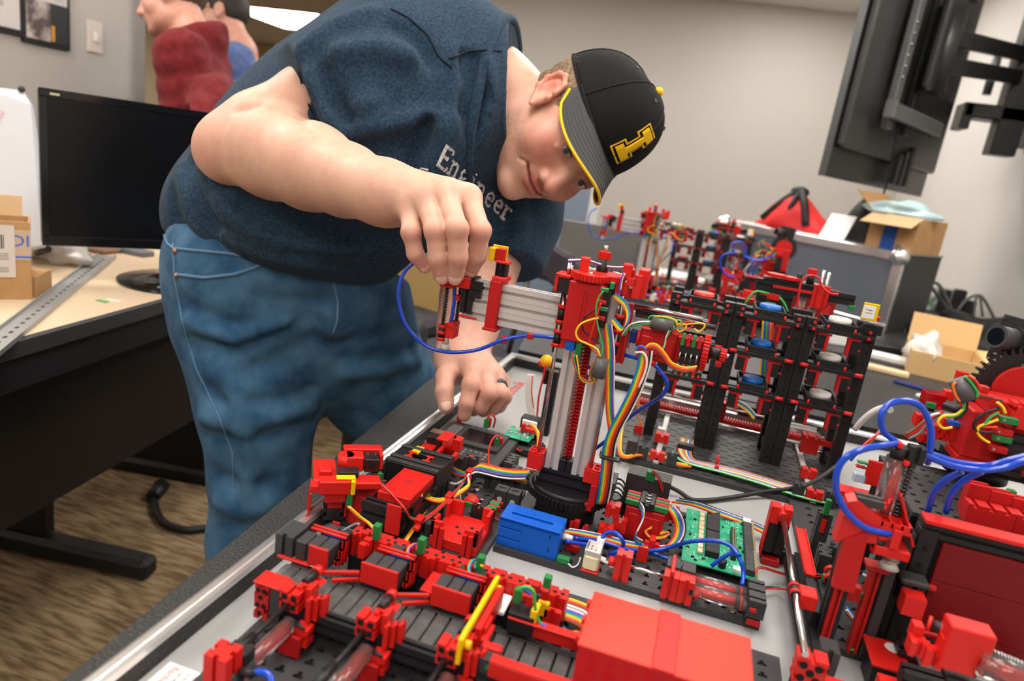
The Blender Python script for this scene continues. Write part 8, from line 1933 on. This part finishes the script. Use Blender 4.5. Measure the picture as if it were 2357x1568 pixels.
for c, d_ in (('blue', 0), ('white', 6), ('brown', 10)): wire(c, HY((1948, 1398 + d_, .024), (1966, 1422 + d_, .020), (1990, 1440 + d_, .016), (2020, 1450 + d_, .014)), .0016)
wire('green', HY((1978, 1456, .008), (1962, 1470, .009), (1952, 1486, .009), (1962, 1496, .009), (1974, 1488, .009), (1984, 1458, .008)), .0014); wire('blue', HY((1980, 1457, .008), (1976, 1476, .009), (1970, 1494, .009)), .0012); FB('cable_clip', RED2, (1988, 1448), (2008, 1480), .628, .006)
# near conveyor with red plate and ejector
b = MB(); a0 = AZ(2005, 1512, .030); b.box(.1960, .2270, .5660, .6080, .0270, .0300, .0006); rp = b.build('red_plate', RED, label='red plate with white dot'); a = AZ(2056, 1492, .0302); cyl('white_dot', PAPER, (a[0], a[1], .0300), (a[0], a[1], .0304), .0068, 24, parent=rp); box('plate_leg', BLK, .200, .222, .575, .602, .0005, .0268)
gblock('black_beam', BLK, .2100, .3200, .5380, .5530, .0330, .0480, 'x', 'tl'); gblock('black_beam', BLK, .2180, .3200, .5850, .5990, .0330, .0480, 'x', 'tl'); gblock('red_block', RED, .1960, .2120, .5360, .5510, .0050, .0330, 'x', 'l'); box('belt', BELT, .2280, .3200, .5540, .5845, .0400, .0440, .001); box('belt_leg', BLK, .300, .318, .540, .598, .0005, .0328); box('belt_leg', BLK, .218, .228, .554, .566, .0005, .0328)
EZ = .050
FB('ejector_block', RED, (2192, 1442), (2262, 1568), .5080, .018, .0010, label='tall red ejector block'); HBt = AZ(2222, 1446, .1160); box('block_hole', HOLE, HBt[0] - .003, HBt[0] + .003, .514, .520, .1155, .1200, 0) if False else None
FB('red_block', RED, (2100, 1478), (2128, 1520), .5150, .012, fn=gblock, ax='z', sides='tb'); FB('red_block', RED, (2135, 1495), (2165, 1545), .5120, .012, fn=gblock, ax='z', sides='tb'); FB('red_tile', RED, (2105, 1440), (2120, 1480), .5250, .010); FB('red_tile', RED, (2125, 1455), (2180, 1478), .5300, .003); FB('red_block', RED, (2172, 1470), (2192, 1530), .5120, .010)
pa, pb = AY(2135, 1434, .528), AY(2205, 1462, .522); d_ = (pb - pa); cyl('rod_bush', BLK, pa, pb, .0042, 14)
for k in (0, .42, .74): c0 = pa + d_ * k; cyl('rod_clamp', RED, c0, c0 + d_ * (.12 if k < .7 else .24), .0058, 16)
pa, pb = AY(2262, 1496, .515), AY(2420, 1560, .515); cyl('spring_rod', BLK, pa, pb, .0030, 10); pa2, pb2 = AY(2250, 1520, .510), AY(2420, 1590, .510); cyl('cylinder_tube', GLASS, pa2, pb2, .0095, 22); cyl('piston', REDT, pa2, pb2, .0042, 14); cyl('piston_rod', STEEL, AY(2245, 1552, .508), AY(2400, 1600, .508), .0032, 12)
tube('spring', STEEL, [Vector(pa + (pb - pa) * (i / 220)) + Vector((0, .0034 * math.cos(i * .6), .0034 * math.sin(i * .6))) for i in range(221)], .0005, 4, 1)
FB('black_base', BLK, (2180, 1560), (2270, 1600), .5120, .02)
# girder truss, turntable and red beam behind the oven
for y_ in (.640, .700): pass
tr_h = [(.226 + i * .014, .231 + i * .014, .660 + j * .016, .6650 + j * .016) for i in range(5) for j in range(8)]
plate('truss', BLK2, .2180, .2960, .6500, .7920, .1310, .1350, tr_h, .0035, hm=HOLE); 
for x_ in (.2180, .2800): gblock('truss_leg', BLK, x_, x_ + .0145, .6520, .6665, .0072, .1309, 'z', 'l'); gblock('truss_leg', BLK, x_, x_ + .0145, .7750, .7900, .0072, .1309, 'z', 'l')
gblock('black_beam', BLK, .2290, .4200, .6420, .6495, .1250, .1360, 'x', 'l')
for k in range(4): gblock('red_beam', RED2, .2600 + k * .0385, .2980 + k * .0385, .6560, .6710, .1360, .1530, 'y', 't')
for k in range(3): gblock('red_beam', RED2, .2630 + k * .018, .2805 + k * .018, .6740, .6860, .1360, .1650 - k * .002, 'x', 't')
plug(.3000, .690, .150, .0070, .006, .0120, GRN)
cyl('turn_base', BLK, (.312, .800, .1352), (.312, .800, .1480), .030, 28); 
gear('slewing_gear', BLK, (.305, .815, .1520), 'z', .0460, .0070, 60, .0024)
b = MB(); b.box(.2700, .3400, .735, .775, .1700, .2170, .0014); b.box(.2820, .3400, .735, .775, .2170, .2320, .001); b.box(.268, .345, .736, .772, .163, .1700, .001); b.build('motor_housing', RED2, label='large red motor housing'); gblock('black_block', BLK, .2700, .3400, .740, .790, .1555, .1630, 'x', 'l')
gblock('red_block', RED, .2960, .3200, .725, .740, .2110, .2350, 'y', 'tblr'); FB('red_block', RED, (2250, 905), (2285, 925), .722, .014); FB('red_block', RED2, (2262, 890), (2276, 908), .726, .010); FB('cable_tie', BLK, (2256, 912), (2310, 926), .712, .004)
tube('ferrite', mat('ferrite_grey', ()), YH([.716, .712], (2205, 872), (2228, 922)), .0088, 22, 1)
b = MB(); q = AY(2130, 900, .800); b.box(q[0], q[0] + .0200, .795, .812, q[2] - .016, q[2], .0008); b.build('signal_lamp', REDT, label='clear red lamp block'); FB('black_block', BLK, (2128, 925), (2150, 950), .801, .012); FB('plug', GRN, (2134, 926), (2153, 944), .790, .006); FB('red_block', RED, (2178, 900), (2195, 925), .800, .012); tube('lens_barrel', BLK, YH([.76, .75], (2172, 935), (2212, 945)), .0040, 14, 1)
for q0, q1 in (((2112, 955), (2128, 985)), ((2130, 975), (2160, 1000)), ((2150, 995), (2180, 1018)), ((2175, 965), (2196, 1015)), ((2118, 1000), (2140, 1022)), ((2192, 990), (2206, 1020))): FB('red_block', RED, q0, q1, .775, .014, fn=gblock, ax='z', sides='tb')
FB('motor', BLUEP, (2186, 970), (2212, 985), .756, .01)
gblock('distributor', BLK, .3000, .3200, .722, .733, .1650, .2050, 'x', 'l')
for k, (q, m_) in enumerate((((2302, 956), GRN), ((2290, 982), RED2), ((2288, 998), GRN), ((2278, 1022), RED2))): a = AY(*q, .720); o = box('plug', m_, a[0], a[0] + .015, .716, .724, a[2] - .0062, a[2], .0006); cyl('plug_screw', STEEL, (a[0] + .003, .716, a[2] - .003), (a[0] + .003, .7155, a[2] - .003), .0013, 8, parent=o)
for c, pts in (('orange', [(2200, 880), (2194, 890), (2202, 915), (2214, 926)]), ('green', [(2220, 866), (2236, 882), (2250, 905), (2244, 916), (2230, 920)]), ('red', [(2228, 866), (2246, 878), (2256, 898)]), ('green', [(2222, 922), (2218, 940), (2205, 955), (2180, 962)]), ('black', [(2226, 924), (2224, 942), (2212, 958), (2196, 966)]), ('yellow', [(2220, 940), (2200, 955), (2172, 958), (2160, 972), (2170, 986), (2192, 984)]), ('black', [(2300, 940), (2270, 950), (2246, 968), (2242, 985), (2258, 995), (2286, 996)]), ('green', [(2300, 950), (2280, 960), (2262, 984)]), ('yellow', [(2298, 966), (2270, 976), (2252, 984), (2252, 1000), (2264, 1012), (2278, 1020)]), ('yellow', [(2295, 926), (2308, 938), (2314, 952)]), ('red', [(2296, 985), (2280, 984), (2264, 984)])): wire(c, YH([.708] * len(pts), *pts), .0014)
for c, pts in (('white', [(2140, 958), (2165, 952), (2195, 958)]), ('brown', [(2084, 1002), (2110, 985), (2130, 968)]), ('red', [(2084, 1006), (2112, 990), (2140, 966), (2170, 948)]), ('grey', [(2090, 1010), (2116, 996), (2132, 972)])): wire(c, YH([.76] * len(pts), *pts), .0018)
ribbon('ribbon_cable', YH([.72, .72, .73, .75], (1965, 1052), (1985, 1030), (2010, 1010), (2028, 988)), (.4, 0, 1), ['blue', 'green', 'yellow', 'orange', 'red'], .0013)
FB('plug', GRN, (1975, 1062), (1998, 1072), .735, .006); FB('plug', RED2, (1972, 1072), (1994, 1082), .735, .006); FB('plug', mat('pale_blue_plug', (.40, .52, .62), .4), (1968, 1090), (1992, 1115), .735, .008); FB('red_flap', RED, (2002, 1060), (2034, 1125), .7350, .004); FB('red_tile', RED, (1930, 1128), (1968, 1150), .720, .02)
tube('hose_white', WHT, WP([(1968, 988), (1985, 968), (2010, 948), (2038, 938), (2050, 945)], [.95, .94, .93, .92, .91]), .0040, 8); box('red_strip', RED, .235, .300, .935, .950, .0075, .034)
# ================================================================== CAMERA STATION
t = thing('camera_station', 'swivelling camera with black lens tube over a black toothed arc at the far right', 'camera', (.33, .83, 0)); CAMS = t
p = AY(2300, 770, .800); ld = np.array(AY(2282, 768, .786)) - np.array(AY(2325, 780, .800)); ld /= np.linalg.norm(ld); c0 = AY(2328, 784, .802)
b = MB(); b.cyl(c0, c0 + ld * .022, .0125, 28, .0118); b.build('lens_tube', BLK2); cyl('lens_glass', mat('gloss_display', ()), c0 + ld * .0215, c0 + ld * .0224, .0088, 24); cyl('lens_ring', BLK, c0 - ld * .004, c0 + ld * .001, .0150, 28)
M = frame(c0 - ld * .004, -ld, (0, 0, 1)); b = MB(); b.box(0, .030, -.024, .024, -.022, .022, .001, M); b.build('camera_body', BLK)
for dy, dz in ((-.020, -.019), (.020, -.019), (-.020, .019), (.020, .019)): b = MB(); b.box(-.0012, 0, dy - .0015, dy + .0015, dz - .0015, dz + .0015, 0, M); b.build('body_screw', STEEL)
gc = AY(2345, 900, .790); gear('toothed_arc', BLK, (gc[0], .792, gc[2]), 'y', .0440, .0070, 38, .0055); cyl('arc_hub', RED2, (gc[0], .788, gc[2]), (gc[0], .781, gc[2]), .0260, 32); cyl('red_pin', RED, (gc[0], .7885, gc[2] + .030), (gc[0], .786, gc[2] + .030), .0030, 10); gblock('red_block', RED2, gc[0] - .012, gc[0] + .014, .797, .812, gc[2] + .020, gc[2] + .040, 'z', ''); gblock('red_block', RED, gc[0] - .054, gc[0] - .044, .797, .806, gc[2] - .004, gc[2] + .006, 'y', ''); gblock('support_column', BLK, gc[0] - .010, gc[0] + .020, .800, .830, .155, gc[2] + .020, 'z', 'l')
gblock('column_base', BLK, gc[0] - .012, gc[0] + .022, .798, .832, .1556, .175, 'z', '')
# cables crossing the board
t = None; g.T = None
o = tube('data_cable', BLK, [tuple(AZ(*q)) for q in ((1455, 1075, .012), (1500, 1100, .020), (1560, 1130, .008), (1600, 1152, .0045), (1680, 1146, .0045), (1760, 1132, .010), (1840, 1122, .018), (1890, 1098, .024), (1940, 1060, .04), (1970, 1040, .05))], .0030, 8, parent=None); tag(o, 'black data cable crossing the grey board before the rack', 'cable')
# ================================================================== SECOND SET OF MODELS ON THE REAR TABLE
OFF = Vector((-.10, 1.65, TT))
def rear(src, label):
    o = dup(src, src.location + OFF, 0, label); return o
rear(ROBOT, 'blurred second vacuum gripper robot standing on the rear table, farther from the viewer')
rear(RACK, 'blurred second black storage rack on the rear table')
rear(CRANE, 'blurred second stacker crane behind the rear storage rack')
rear(PROC, 'blurred second processing station with blue hoses on the rear table')
rear(CAMS, 'blurred second camera with toothed arc on the rear table')
for o in CARR:
    n_ = rear(o, o['label'].replace('the rack', 'rear rack')); 
    n_['group'] = o['group'].replace('the rack', 'the rear rack')
WB = mat('overexposed_board', (.78, .78, .77), .6)  # white colour stands in for strong light on the rear case board
o = box('overlit_board', WB, -.22, .19, 2.935, 3.26, TT + .0002, TT + .0012, 0, parent=None); tag(o, 'rear case board coloured white as overexposed by light, behind the rear storage rack', 'sheet')
